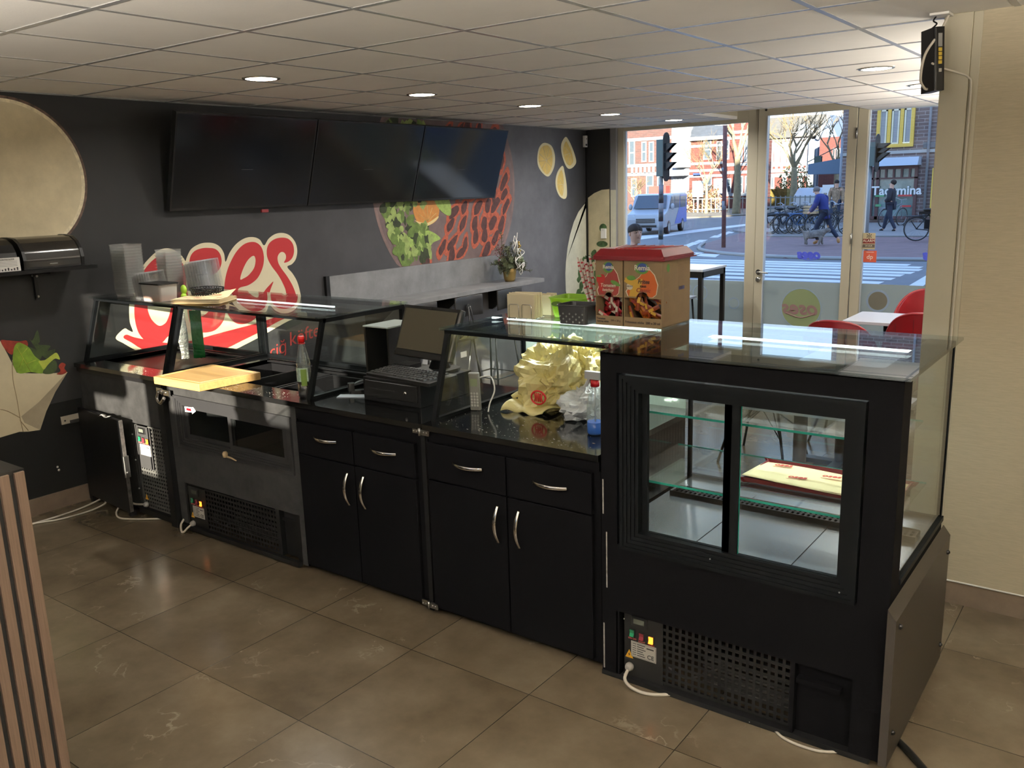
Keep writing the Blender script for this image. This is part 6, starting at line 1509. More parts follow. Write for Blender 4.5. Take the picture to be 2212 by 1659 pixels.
t = wthing('dining_table', 'white rectangular table between the red chairs', 'table', (3.9, 5.35, 0))
b = MB(); b.box(3.38, 4.6, 4.85, 5.42, .735, .76); b.build('table_top', mat('white_table', (.62, .66, .74), .22, spec=.6), t, bevel=.003)
for x in (3.66, 4.3):
    b = MB(); b.cyl((x, 5.12, .735), (x, 5.12, .03), .03, n=12); b.box(x-.03, x+.03, 4.9, 5.35, .0, .03); b.box(x-.25, x+.25, 5.09, 5.15, .0, .03); b.build('pedestal', K_PLBLACK, t)
# dark pedestal table and wire chair seen through the display fridge
t = wthing('wire_chair', 'chair with thin black wire legs seen through the display fridge', 'chair', (3.3, 3.35, 0))
b = MB(); cx, cy_ = 3.32, 3.35
b.rbox(cx-.20, cx+.20, cy_-.20, cy_+.20, .44, .455, .08); b.build('seat', mat('chair_shell_grey', (.30, .33, .37), .4), t)
for sx_, sy in ((1, 1), (1, -1), (-1, 1), (-1, -1)):
    b = MB(); b.cyl((cx+.13*sx_, cy_+.13*sy, .44), (cx+.23*sx_, cy_+.23*sy, 0), .009); b.build('leg', K_PLBLACK, t)
b = MB()
for sx_, sy in ((1, 1), (1, -1), (-1, 1), (-1, -1)): b.cyl((cx+.18*sx_, cy_+.18*sy, .2), (cx-.03*sx_, cy_+.03*sy, .4), .004, n=6); b.cyl((cx+.18*sx_, cy_+.18*sy, .2), (cx+.03*sx_, cy_-.03*sy, .4), .004, n=6)
b.build('brace', K_PLBLACK, t)
b = MB(); b.grid(lambda u, v: (cx+(-.20+.40*u), cy_+.20-.05*math.sin(PI*u)+.05*v, .44+.36*v), 10, 6); b.build('backrest', mat('chair_shell_grey', (.30, .33, .37), .4), t, solid=.008)
K_PTAB = mat('pale_table', (.50, .56, .66), .12, spec=.8)
for lb, x0, x1, y0, y1, cx, cy_ in (('glossy pale table just behind the display fridge, seen through its glass', 3.36, 4.46, 1.90, 2.45, 3.95, 2.18), ('table on a brown column and black cross base seen low through the display fridge', 3.60, 4.25, 3.15, 3.80, 3.80, 3.47)):
    t = wthing('bistro_table', lb, 'table', (cx, cy_, 0), 'small tables in the customer area')
    b = MB(); b.box(x0, x1, y0, y1, .725, .75); b.build('table_top', K_PTAB, t)
    b = MB(); b.cyl((cx, cy_, .725), (cx, cy_, .03), .035, n=14); b.build('column', mat('brown_column', (.06, .045, .04), .4), t)
    b = MB(); b.box(cx-.27, cx+.27, cy_-.035, cy_+.035, 0, .03); b.box(cx-.035, cx+.035, cy_-.25, cy_+.25, 0, .03); b.build('cross_base', K_PLBLACK, t)
# ---------------------------------------------------------------- outside: street, houses, people
K_ASPH = mat('asphalt', (.16, .16, .165), .8, var=.12, vscale=1.2)
K_LINE = mat('road_paint', (.62, .62, .60), .7, var=.08, vscale=3)
K_REDP = mat('red_paving', (.20, .125, .12), .8, var=.15, vscale=2)
K_GREYP = mat('grey_paving', (.24, .23, .22), .8, var=.12, vscale=3)
K_KERB = mat('kerb_stone', (.34, .33, .31), .8)
G = -.02
b = MB(); b.box(-140, 90, 6.75, 160, -.4, G); struct(b.build('street_ground', K_ASPH))
def slab(name, pts, z, h, m):
    b = MB(); b.prism([(x, y, G) for x, y in pts], (0, 0, h)); return struct(b.build(name, m))
slab('pavement_1', [(-8, 6.75), (30, 6.75), (30, 11.5), (-8, 11.5)], 0, .02, K_GREYP)
slab('path_1', [(-4.9, 20.6), (-2.2, 19.4), (12, 20.6), (40, 24), (40, 36.9), (-5.9, 36.9), (-7.6, 30), (-6.4, 24)], 0, .03, K_REDP)
slab('path_2', [(-5.5, 27.4), (12, 29.5), (40, 31), (40, 37), (-5.9, 37), (-8.6, 37), (-8.4, 31)], 0, .07, K_GREYP)
slab('pavement_2', [(-60, 43), (-16, 44.5), (-13, 50), (-13, 60), (-60, 60)], 0, .06, mat('sandy_paving', (.17, .145, .11), .85, var=.15, vscale=1))
slab('pavement_3', [(-16, 52), (-8.5, 37), (-5.8, 37), (-5.8, 120), (-24, 120)], 0, .05, K_GREYP)
b = MB(); b.tube([(x, y, G+.03) for x, y in smoothpath([(-6.6, 24.4, 0), (-5.2, 21.2, 0), (-2.4, 19.5, 0), (2, 19.6, 0), (12, 20.7, 0)], 6) and [(p.x, p.y) for p in smoothpath([(-6.6, 24.4, 0), (-5.2, 21.2, 0), (-2.4, 19.5, 0), (2, 19.6, 0), (12, 20.7, 0)], 6)]], .06, 5)
struct(b.build('kerb_1', K_KERB))
rows = [565, 569.5, 574.5, 580.5, 586, 593.5, 602, 611]; rends = [1975, 2002, 2002, 1986, 1964, 1945, 1920, 1895]
for i, (ry, re) in enumerate(zip(rows, rends)):
    a = onz(1650, ry, G); r_ = onz(re, ry+(re-1650)*.012, G); b = MB()
    x0 = -4.6+.10*i; w = .24; b.box(x0, r_.x, a.y-w, a.y+w*.7, G, G+.006)
    o = b.build('road_marking', K_LINE); o['kind'] = 'structure'
for i, (px, py) in enumerate([(1468, 539), (1482, 532), (1499, 526), (1513, 521), (1547, 511), (1563, 506), (1577, 502), (1590, 499)]):
    p = onz(px, py, G); b = MB(); b.box(-.15, .15, -.65, .65, 0, .004, Matrix.Translation((p.x, p.y, G)) @ Matrix.Rotation(.28, 4, 'Z')); o = b.build('road_marking', K_LINE); o['kind'] = 'structure'
for pts in ([(1950, 625), (2010, 590), (2030, 590), (1985, 625)], [(1365, 520), (1610, 488), (1610, 484), (1365, 512)], [(1515, 548), (1555, 550), (1545, 556), (1505, 553)], [(1490, 545), (1520, 546), (1505, 550), (1485, 549)]):  # the long far strip is the sunlit sliver of road, painted pale
    q = [onz(x, y, G) for x, y in pts]; b = MB(); b.prism([(p.x, p.y, G) for p in q], (0, 0, .005)); o = b.build('road_marking', K_LINE); o['kind'] = 'structure'
# unseen rest of our building, its storeys stepped to shape the street shadow
K_BRK = mat('plain_brick', (.12, .07, .055), .8)
b = MB(); b.box(-1.2, 1.5, YB-.1, 6.9, 2.905, 5.0); b.box(1.5, 8, YB-.1, 6.9, 2.905, 10.2); b.box(8, 26, YB-.1, 6.9, 2.905, 17); b.box(XR+.2, 22, YB, 6.75, 0, 2.9); b.box(-1.2, -.25, YB, 6.75, 0, 2.9); struct(b.build('wall_upper_storeys', K_BRK))

def brickmat(name, c1, c2, mort, scale=1.0):
    m = bpy.data.materials.new(name); m.use_nodes = True; n = m.node_tree; bs = n.nodes['Principled BSDF']; bs.inputs['Roughness'].default_value = .85
    t = n.nodes.new('ShaderNodeTexCoord'); mp = n.nodes.new('ShaderNodeMapping'); mp.inputs['Rotation'].default_value = (PI/2, 0, 0)
    n.links.new(t.outputs['Object'], mp.inputs[0]); k = n.nodes.new('ShaderNodeTexBrick'); k.inputs['Scale'].default_value = 1.0
    k.inputs['Brick Width'].default_value = .44*scale; k.inputs['Row Height'].default_value = .13*scale; k.inputs['Mortar Size'].default_value = .012*scale
    k.inputs['Color1'].default_value = (*c1, 1); k.inputs['Color2'].default_value = (*c2, 1); k.inputs['Mortar'].default_value = (*mort, 1)
    n.links.new(mp.outputs[0], k.inputs[0]); n.links.new(k.outputs[0], bs.inputs['Base Color']); return m
K_REDB = brickmat('red_brick', (.115, .030, .024), (.090, .025, .022), (.12, .055, .045))
K_BRNB = brickmat('brown_brick', (.10, .045, .04), (.075, .038, .036), (.11, .075, .065))
K_TAO = brickmat('purple_brown_brick', (.20, .14, .13), (.14, .10, .10), (.34, .31, .30), 1.1)
K_STONEW = mat('white_stone', (.24, .26, .29), .7)
K_BLUEW = mat('pale_blue_render', (.11, .15, .24), .7, var=.05)
K_SLATE = mat('slate_roof', (.06, .07, .09), .6, var=.2, vscale=5)
K_TILER = mat('grey_tile_roof', (.13, .12, .10), .7, var=.2, vscale=3)
K_WGL = mat('window_pane_dark', (.06, .08, .10), .08, spec=.7)
K_WGL2 = mat('window_pane_grey', (.20, .24, .28), .1, spec=.7)
def B(x0, x1, y0, y1, Y): # pixel rectangle on the plane Y -> world rectangle
    a = ony(x0, (y0+y1)/2, Y); c = ony(x1, (y0+y1)/2, Y); u_ = ony((x0+x1)/2, y0, Y); d = ony((x0+x1)/2, y1, Y)
    return a.x, c.x, d.z, u_.z
def house(label, xs, Y, zt, depth, m, cat='house'):
    t = wthing('town_house', label, cat, ((xs[0]+xs[1])/2, Y+depth/2, 0), 'houses across the street')
    b = MB(); b.box(xs[0], xs[1], Y, Y+depth, G, zt); b.build('wall', m, t); return t
def win(t, r, Y, nx=1, nz=1, fr=K_STONEW, gl=K_WGL, fw=.08, lintel=True, rec=.0):
    x0, x1, z0, z1 = r; b = MB(); rect_frame(b, x0, x1, z0, z1, fw, Y-.06, Y+.02)
    for i in range(1, nx): x = x0+(x1-x0)*i/nx; b.box(x-fw/2, x+fw/2, Y-.05, Y+.02, z0+fw, z1-fw)
    for j in range(1, nz): z = z0+(z1-z0)*j/nz; b.box(x0+fw, x1-fw, Y-.045, Y+.02, z-fw/2, z+fw/2)
    o = b.build('window', fr, t); sub(o)
    g = MB(); g.box(x0+fw*.5, x1-fw*.5, Y-.02, Y-.01, z0+fw*.5, z1-fw*.5); g.build('pane', gl, o)
def bands(t, xs, Y, zs, m=K_STONEW, h=.16):
    b = MB()
    for z in zs: b.box(xs[0], xs[1], Y-.05, Y+.01, z-h/2, z+h/2)
    b.build('stone_bands', m, t)
# left row, plane Y=58
YA = 58
def zpx(y, x, Y): return ony(x, y, Y).z
xa = lambda px: ony(px, 380, YA).x
h1 = house('brown brick house with tall white-framed windows behind the van', (xa(1330)-3, xa(1450)), YA, 9.5, 9, K_BRNB)
for r in ((1386, 1397, 306, 350), (1402, 1413, 306, 350), (1359, 1372, 300, 360), (1364, 1376, 385, 425), (1396, 1412, 378, 425), (1420, 1434, 380, 425)): win(h1, B(*r, YA), YA, 1, 2)
bands(h1, (xa(1330)-3, xa(1450)), YA, [zpx(357, 1400, YA), zpx(376, 1400, YA), zpx(300, 1400, YA)], h=.22)
b = MB()
for k in range(9): x = xa(1366)+k*(xa(1440)-xa(1366))/8; z = zpx(368, 1400, YA); b.box(x-.09, x+.09, YA-.05, YA, z-.2, z+.25)
b.build('stone_blocks', K_STONEW, h1)
x0, x1, z0, z1 = B(1452, 1471, 281, 362, YA-1.2)
b = MB(); b.box(x0, x1+.2, YA-1.2, YA, z0, z1+2); b.build('oriel', mat('white_oriel', (.45, .45, .44), .6), h1)
h2 = house('pale grey bay-windowed house between the two brick houses', (xa(1450), xa(1489)), YA, 9.5, 9, K_STONEW)
for r in ((1474, 1481, 297, 350), (1483, 1488, 297, 350), (1455, 1464, 385, 425), (1466, 1475, 385, 425), (1477, 1486, 385, 425)): win(h2, B(*r, YA), YA, 1, 2, gl=K_WGL2)
b = MB(); x0, x1, z0, z1 = B(1450, 1489, 362, 380, YA); b.hexa([(x0, YA-.9, z0), (x1, YA-.9, z0), (x1, YA, z0), (x0, YA, z0), (x0, YA-.5, z1), (x1, YA-.5, z1), (x1, YA, z1), (x0, YA, z1)]); b.build('bay_base', K_STONEW, h2)
h3 = house('red brick house with white stone bands and slate roof edge', (xa(1489), xa(1566)), YA, zpx(298, 1525, YA), 9, K_REDB)
bands(h3, (xa(1489), xa(1566)), YA, [zpx(v, 1525, YA) for v in (315, 353, 368, 380, 418)], h=.18)
for r in ((1520, 1537, 302, 345), (1521, 1538, 383, 417), (1548, 1560, 305, 345), (1548, 1560, 385, 417)): win(h3, B(*r, YA), YA, 1, 2)
x0, x1, z0, z1 = B(1489, 1566, 270, 298, YA); b = MB(); b.hexa([(x0, YA-.3, z0), (x1, YA-.3, z0), (x1, YA+5, z0), (x0, YA+5, z0), (x0, YA+1.4, z1+.8), (x1, YA+1.4, z1+.8), (x1, YA+4, z1+.8), (x0, YA+4, z1+.8)]); b.build('roof', K_SLATE, h3)
b = MB(); b.box(x0, x1, YA-.35, YA, z0-.15, z0+.1); b.build('gutter', K_STONEW, h3)
b = MB(); r = B(1498, 1515, 374, 380, YA); b.box(r[0], r[1], YA-.05, YA-.02, r[2], r[3]); b.build('street_sign', mat('sign_blue', (.03, .06, .35), .5), h3)
h4 = house('red brick house with many narrow white-framed windows left of the door post', (xa(1566), xa(1624)), YA, 9.5, 2.0, K_REDB)
for r in ((1568, 1576, 300, 345), (1598, 1605, 300, 350), (1608, 1615, 300, 350), (1570, 1580, 385, 417), (1598, 1606, 380, 417), (1609, 1617, 380, 417)): win(h4, B(*r, YA), YA, 1, 2)
bands(h4, (xa(1566), xa(1624)), YA, [zpx(v, 1600, YA) for v in (297, 355, 372, 420, 285)], h=.2)
# centre row, plane Y=84
YC = 84; xc = lambda px: ony(px, 380, YC).x
h5 = house('red brick terrace with rows of white pilasters seen through the door', (xc(1630)-2, xc(1748)), YC, zpx(296, 1700, YC), 9, K_REDB)
bands(h5, (xc(1630)-2, xc(1748)), YC, [zpx(v, 1700, YC) for v in (310, 320, 355, 368, 378)], h=.35)
b = MB()
for k in range(13): x = xc(1660+7.1*k); b.box(x-.13, x+.13, YC-.08, YC, zpx(354, 1700, YC), zpx(312, 1700, YC))
for k in range(13): x = xc(1662+7.1*k); b.box(x-.13, x+.13, YC-.08, YC, zpx(305, 1700, YC), zpx(300, 1700, YC))
for k in range(8): x = xc(1666+11*k); b.box(x-.13, x+.13, YC-.08, YC, zpx(364, 1700, YC), zpx(357, 1700, YC))
b.build('white_pilasters', K_STONEW, h5)
for k, p in enumerate((1662, 1676, 1690, 1722, 1736)): win(h5, B(p, p+5.5, 322, 353, YC), YC, 1, 1, fw=.1)
for p in (1664, 1690, 1725): win(h5, B(p, p+9, 380, 408, YC), YC, 1, 1, fw=.15)
x0, x1, z0, z1 = B(1622, 1772, 246, 298, YC)
b = MB(); b.hexa([(x0, YC-.4, z0), (x1, YC-.4, z0), (x1, YC+9, z0), (x0, YC+9, z0), (x0, YC+4, z1), (x1-.6, YC+4, z1), (x1-.6, YC+5, z1), (x0, YC+5, z1)]); b.build('roof', K_TILER, h5)
for p in (1722, 1745):
    r = B(p, p+16, 268, 296, YC); b = MB(); xm = (r[0]+r[1])/2; b.prism([(r[0], YC-.2, r[2]), (r[1], YC-.2, r[2]), (r[1], YC-.2, r[3]-.4), (xm, YC-.2, r[3]), (r[0], YC-.2, r[3]-.4)], (0, 2.5, 0)); b.build('dormer', K_STONEW, h5)
h6 = house('pale blue rendered house with a pointed gable seen through the door', (xc(1748), xc(1797)), YC-.6, zpx(300, 1770, YC), 9, K_BLUEW)
x0, x1, z0, z1 = B(1772, 1797, 258, 300, YC-.6); b = MB(); b.prism([(x0, YC-.6, z0), (x1+.6, YC-.6, z0), (x1-.1, YC-.6, z0+1.5), ((x0+x1)/2+.3, YC-.6, z1+.4)], (0, 8, 0)); b.build('gable', K_BLUEW, h6)
b = MB(); b.tube([(x0-.2, YC-.8, z0), ((x0+x1)/2+.3, YC-.8, z1+.6)], .22, 5); b.build('gable_trim', K_STONEW, h6)
r = B(1783, 1788, 282, 302, YC-.6); win(h6, r, YC-.6, 1, 1)
b = MB()
for k in range(6): x = xc(1752+7.5*k); b.box(x-.12, x+.12, YC-.72, YC-.6, zpx(405, 1770, YC), zpx(318, 1770, YC))
b.build('pilasters', K_STONEW, h6)
for k in range(3): win(h6, B(1773+7*k, 1777+7*k, 320, 353, YC-.6), YC-.6, 1, 1, fw=.06)
for k in range(3): win(h6, B(1773+7*k, 1777+7*k, 378, 402, YC-.6), YC-.6, 1, 1, fw=.06)
h7 = house('red and white brick house squeezed beside the corner shop', (xc(1797), xc(1840)), YC-4, zpx(300, 1805, YC), 9, K_REDB)
for k in range(3): win(h7, B(1799+6*k, 1803+6*k, 320, 353, YC-4), YC-4, 1, 1, fw=.12)
# corner shop, plane Y=37
YT = 37.0; xt = lambda px: ony(px, 420, YT).x
t = wthing('corner_shop', 'brick corner shop with yellow window frames and Taormina lettering', 'shop building', (-1, YT+4, 0))
b = MB(); b.box(xt(1813), 9.5, YT, YT+12, G, 11); b.build('wall', K_TAO, t)
K_YELF = mat('yellow_paint', rgb(225, 185, 75), .5); K_BRF = mat('brown_frame', rgb(95, 65, 65), .5); K_CRF = mat('cream_sash', rgb(225, 220, 195), .5)
def winT(r, nx, gl=K_WGL2, fr=K_YELF, fw=.13, nm='window'):
    x0, x1, z0, z1 = B(*r, YT); b = MB(); rect_frame(b, x0, x1, z0, z1, fw, YT-.12, YT+.02)
    for i in range(1, nx): x = x0+(x1-x0)*i/nx; b.box(x-fw/2, x+fw/2, YT-.11, YT, z0+fw, z1-fw)
    o = b.build(nm, fr, t); sub(o)
    g = MB(); g.box(x0+.06, x1-.06, YT-.04, YT-.02, z0+.05, z1-.05); g.build('pane', gl, o)
    s = MB()
    for i in range(nx):
        a = x0+(x1-x0)*i/nx+fw*.7; c = x0+(x1-x0)*(i+1)/nx-fw*.7; rect_frame(s, a, c, z0+fw, z1-fw, .06, YT-.08, YT-.03)
        s.box(a, c, YT-.08, YT-.03, z0+(z1-z0)*.70, z0+(z1-z0)*.74)
    s.build('sash', K_CRF, o); return x0, x1, z0, z1
winT((1896, 1977, 205, 318), 3)
winT((2012, 2075, 362, 469), 2, fw=.16)
winT((2044, 2090, 190, 299), 2, fw=.2)
r = B(1880, 1981, 359, 473, YT); b = MB(); x0, x1, z0, z1 = r
rect_frame(b, x0, x1, z0, z1, .12, YT-.12, YT); b.box(x0, x1, YT-.12, YT, z0+(z1-z0)*.76, z0+(z1-z0)*.79)
xd = x0+(x1-x0)*.16; b.box(xd-.06, xd+.06, YT-.12, YT, z0, z1)
for k in range(5): xx = xd+(x1-xd)*k/5; b.box(xx-.04, xx+.04, YT-.11, YT, z0+(z1-z0)*.79, z1)
o = b.build('shop_window', K_BRF, t); sub(o)
g = MB(); g.box(x0+.1, x1-.1, YT-.03, YT-.02, z0+.1, z1-.05); g.build('shop_pane', mat('shop_glass', (.19, .27, .26), .1, spec=.7, var=.5, vscale=1.2), o)
b = MB(); c = ony(1938, 412, YT); b.text('Taormina', .50, TXM(c.x, YT-.16, c.z), bold=.012); b.build('shop_lettering', mat('letter_white', (.75, .77, .78), .5), o)
for nm, col, r in (('red_stripe', (.55, .05, .05), (1942, 1972, 420, 424)), ('red_stripe', (.55, .05, .05), (1946, 1970, 443, 447)), ('green_stripe', (.10, .35, .16), (1893, 1912, 421, 425)), ('green_stripe', (.10, .35, .16), (1893, 1905, 441, 446)), ('green_stripe', (.10, .35, .16), (2020, 2032, 442, 446))):
    x0, x1, z0, z1 = B(*r, YT); b = MB(); b.box(x0, x1, YT-.16, YT-.15, z0, z1); b.build(nm, mat(nm, col, .5), o)
x0, x1, z0, z1 = B(1893, 1991, 340, 358, YT); b = MB(); b.hexa([(x0, YT-.7, z0), (x1, YT-.7, z0), (x1, YT, z0), (x0, YT, z0), (x0, YT-.5, z1), (x1, YT-.5, z1), (x1, YT, z1), (x0, YT, z1)]); b.build('awning_box', mat('pale_awning', (.42, .48, .56), .6), t)
x0, x1, z0, z1 = B(1995, 2075, 305, 318, YT); b = MB(); b.rbox(x0, x1, YT-.06, YT-.01, z0, z1, .02); b.cur = 1
for k in range(9): b.box(x0+.6+.12*k, x0+.68+.12*k, YT-.065, YT-.06, z0+.12, z1-.08)
b.build('street_name_board', [mat('board_slate', (.10, .12, .14), .5), mat('letter_white', (.75, .77, .78), .5)], t)
b = MB(); x0, x1, z0, z1 = B(1880, 2090, 323, 330, YT); b.box(xt(1813)-.05, 9.5, YT-.06, YT, z0, z1); b.build('stone_course', mat('course_stone', (.40, .40, .38), .7), t)
b = MB(); c = ony(2008, 300, YT); b.cyl((c.x, YT-.1, G), (c.x, YT-.1, 10), .05); b.build('drainpipe', K_STONEW, t)
x0, x1, z0, z1 = B(1745, 1812, 357, 376, YT+1); b = MB()
b.hexa([(x0, YT+1, z0), (x1+.3, YT+1, z0), (x1+.3, YT+5, z0), (x0, YT+5, z0), (x0, YT+1, z0+.45), (x1+.3, YT+1, z1+.3), (x1+.3, YT+5, z1+.3), (x0, YT+5, z0+.45)]); b.build('side_awning', mat('blue_grey_awning', (.10, .16, .24), .6), t)
b = MB(); b.tube([ony(1745, 350, YT+1.5), ony(1812, 316, YT+1.5)], .02, 5); c = ony(1768, 345, YT+1.5); b.box(c.x-.14, c.x+.14, YT+1.4, YT+1.6, c.z-.15, c.z+.15); b.build('hanging_lamp', mat('lamp_dark_green', (.03, .06, .05), .5), t)
b = MB(); c = ony(1811, 470, YT-.5); b.cyl((c.x, YT-.5, G), (c.x, YT-.5, 3.6), .05); tag(b.build('white_pole', K_STONEW), 'white pole at the brick shop corner under the awning', 'pole')

# ---- trees and bushes
K_BARK = mat('pale_bark', (.24, .20, .12), .85, var=.2, vscale=6); K_TWIG = mat('sunlit_twigs', (.22, .16, .08), .8)
def tree(label, px, py, Y, hpx, r0, seed, spread=.5, dens=1, trunk=.45, lean=0):
    base = ony(px, py, Y); base.z = G; top = ony(px, hpx, Y).z; Ht = top-G; rr = random.Random(seed)
    t = wthing('street_tree', label, 'tree', tuple(base), 'trees outside')
    tr = MB(); tw = MB()
    tp = base+Vector((lean, 0, Ht*trunk)); pts = smoothpath([base, base+Vector((lean*.4+.03*Ht*.2, 0, Ht*trunk*.5)), tp], 5); n = len(pts); tr.tube(pts, [r0*(1-.45*i/n) for i in range(n)], 8)
    def grow(p, d, L, r, lv):
        q = p+d*L; (tr if lv < 2 else tw).tube(smoothpath([p, p+d*L*.5+Vector((rr.uniform(-.05, .05)*L, rr.uniform(-.05, .05)*L, 0)), q], 3), [r*(1-.12*i) for i in range(7)], 5 if lv < 2 else 3, cap=False)
        if lv >= 3+dens: return
        for k in range(3 if lv < 2 else 2+dens):
            nd = (d+Vector((rr.uniform(-1, 1), rr.uniform(-1, 1), rr.uniform(-.25, .55)))*spread*1.3).normalized()
            grow(q if k else p+d*L*.7, nd, L*rr.uniform(.6, .8), r*.55, lv+1)
    for k in range(4):
        a = 2*PI*k/4+rr.uniform(-.4, .4); d = Vector((math.cos(a)*spread, math.sin(a)*spread, 1)).normalized(); grow(tp, d, Ht*(1-trunk)*.42, r0*.5, 0)
    tr.build('trunk', K_BARK, t); tw.build('twigs', K_TWIG, t)
tree('small pollarded tree with a ball of sunlit twigs before the red house', 1525, 462, 50, 300, .13, 3, .55, 1, .40)
tree('tall pale sunlit tree trunk just left of the door post', 1590, 462, 49, 180, .28, 5, .35, 0, .45)
tree('bare tree with pale trunk standing in the middle of the door glass', 1712, 450, 58, 235, .30, 8, .55, 1, .42)
tree('bare tree whose boughs show at the corner of the brick shop', 1803, 440, 64, 225, .24, 14, .5, 0, .4)
tree('bare young tree with yellow leaves above the white van', 1375, 470, 44, 378, .10, 21, .6, 1, .35)
def bush(name, label, c, s, m, seed, n=420):
    rr = random.Random(seed); b = MB(); b.cyl((c[0], c[1], G), (c[0], c[1], c[2]+s[2]*.6), .05, n=6)
    for k in range(n):
        d = Vector((rr.gauss(0, 1), rr.gauss(0, 1), rr.gauss(0, 1))).normalized()*rr.random()**.33; p = Vector((c[0]+d.x*s[0], c[1]+d.y*s[1], c[2]+abs(d.z)*s[2]))
        r = .16*min(1, s[2]); a = Vector((rr.uniform(-1, 1), rr.uniform(-1, 1), rr.uniform(-1, 1)))*r; e_ = Vector((rr.uniform(-1, 1), rr.uniform(-1, 1), rr.uniform(-1, 1)))*r
        b.add([p-a, p+e_, p+a], [(0, 1, 2)], False)
    tag(b.build(name, m), label, 'bush'); return b
c = onz(1490, 462, G); bush('dry_bush', 'brown leafless bush behind the van by the house fence', (c.x, c.y+2, G), (1.6, .8, 1.9), mat('dry_leaves', (.22, .13, .075), .8, var=.3, vscale=6), 1, 900)
c = ony(1680, 430, 68); b = MB(); b.box(c.x-1.7, c.x+.9, 67.5, 68.5, G, ony(1680, 408, 68).z)
bo = b.build('hedge', mat('hedge_ochre', (.20, .145, .03), .9, var=.4, vscale=6, bump=1, bscale=30, bdist=.1)); tag(bo, 'clipped yellow-green hedge beside the bare tree in the door glass', 'hedge')
c = ony(1715, 420, 70); bush('garden_bush', 'loose yellow-green bush behind the bare tree in the door glass', (c.x, 70, G+.3), (1.6, .8, 3.2), mat('bush_yellow', (.19, .165, .06), .9, var=.3, vscale=6), 2, 900)
b = MB()
for k in range(34): x = -19.5+.30*k; b.box(x-.03, x+.03, 51.3, 51.34, G, 1.0)
for z in (.25, .9): b.box(-19.6, -9.3, 51.28, 51.31, z-.03, z+.03)
tag(b.build('garden_fence', mat('pale_fence', (.18, .20, .20), .6)), 'low pale railing in front of the red brick houses', 'fence')
b = MB(); q = onz(1470, 455, G); b.box(q.x-.5, q.x+.8, q.y-4, q.y-3.4, G, 1.8); tag(b.build('post_box', mat('post_red', (.50, .06, .05), .5)), 'red box standing behind the white and blue van', 'box')

# ---- poles, lights, signs
K_DG = mat('signal_dark', (.02, .025, .025), .4); K_PG = mat('pole_grey', (.30, .32, .32), .5)
def signal(label, px, Y, ytop, ybot, face, lit, striped=True):
    c = ony(px, 500, Y); x = c.x; t = wthing('traffic_light', label, 'traffic light', (x, Y, G), 'traffic lights outside')
    z1 = ony(px, ytop, Y).z; z0 = ony(px, ybot, Y).z; hh = z1-z0
    b = MB(); b.cyl((x-.1*face, Y, G), (x-.1*face, Y, z0+.5), .055, n=10); b.build('pole', K_PG, t)
    if striped:
        b = MB(); z = G; k = 0
        while z < z0-.15:
            b.cur = k % 2; b.cyl((x-.1*face, Y, z), (x-.1*face, Y, z+.27), .072, n=12); z += .27; k += 1
        b.build('striped_sleeve', [K_STONEW, K_DG], t)
    b = MB(); b.prism([(x+.05*face+.02*math.cos(a)*0, Y+.21*math.cos(a), (z0+z1)/2+(hh/2-.2)*(1 if math.sin(a) > 0 else -1)+.2*math.sin(a)) for a in [2*PI*k/24 for k in range(24)]], (.02*face, 0, 0)); b.build('backing_board', K_DG, t)
    b = MB(); b.box(min(x-.20*face, x+.03*face), max(x-.20*face, x+.03*face), Y-.13, Y+.13, z0+.15, z1-.2); b.build('signal_housing', mat('signal_green', (.10, .15, .14), .5), t)
    for i in range(3):
        zc = z0+.3+(hh-.6)*(i+.5)/3*1.0; b = MB()
        b.prism([(x+.06*face, Y-.11, zc+.11), (x+.36*face, Y-.11, zc+.11), (x+.06*face, Y-.11, zc-.14)], (0, .012, 0)); b.prism([(x+.06*face, Y+.1, zc+.11), (x+.36*face, Y+.1, zc+.11), (x+.06*face, Y+.1, zc-.14)], (0, .012, 0))
        b.box(min(x+.06*face, x+.36*face), max(x+.06*face, x+.36*face), Y-.11, Y+.112, zc+.108, zc+.118); b.build('visor', K_DG, t)
        b = MB(); on = lit and i == 2
        b.lathe([(.095, 0), (.06, .02), (.001, .028)], M=Matrix.Translation((x+.07*face, Y, zc)) @ Matrix.Rotation(PI/2*face, 4, 'Y'), n=14); b.build('signal_lens', mat('lens_red_lit', (.6, .02, .02), .3, emit=(1, .05, .03), es=4) if on else mat('lens_off', (.05, .05, .05), .3), t)
    return t
signal('traffic light seen side-on on a black and white striped pole', 1434, 22, 286, 392, 1, False)
tl = signal('traffic light with its red lamp lit behind the door post', 1880, 22, 290, 372, 1, True, False)
b = MB(); c = ony(1562, 535, 22.4); b.cyl((-5.1, 22.4, G), (-5.16, 22.4, 6.5), .062, n=10); b.cur = 1; b.cyl((-5.115, 22.4, 1.1), (-5.12, 22.4, 1.35), .067, n=10); b.cyl((-5.14, 22.4, 2.2), (-5.14, 22.4, 2.3), .067, n=10)
tag(b.build('lamp_post', [mat('rust_red_pole', (.20, .09, .085), .7, var=.3, vscale=8), K_STONEW]), 'rust-red pole with old stickers standing on the kerb', 'pole')
for px, yb, yt, w, lb in ((1507, 462, 391, .28, 'small pale board on a post left of the pollarded tree'), (1551, 455, 386, .26, 'small pale board on a post right of the pollarded tree')):
    c = onz(px, yb, G); z = ony(px, yt, c.y).z; b = MB(); b.cyl((c.x, c.y, G), (c.x, c.y, z), .07); b.cur = 1; b.box(c.x-w*1.3, c.x+w*1.3, c.y-.06, c.y-.02, z-1.0, z); tag(b.build('street_sign', [K_STONEW, mat('sign_pale', (.55, .62, .55), .6)]), lb, 'sign')
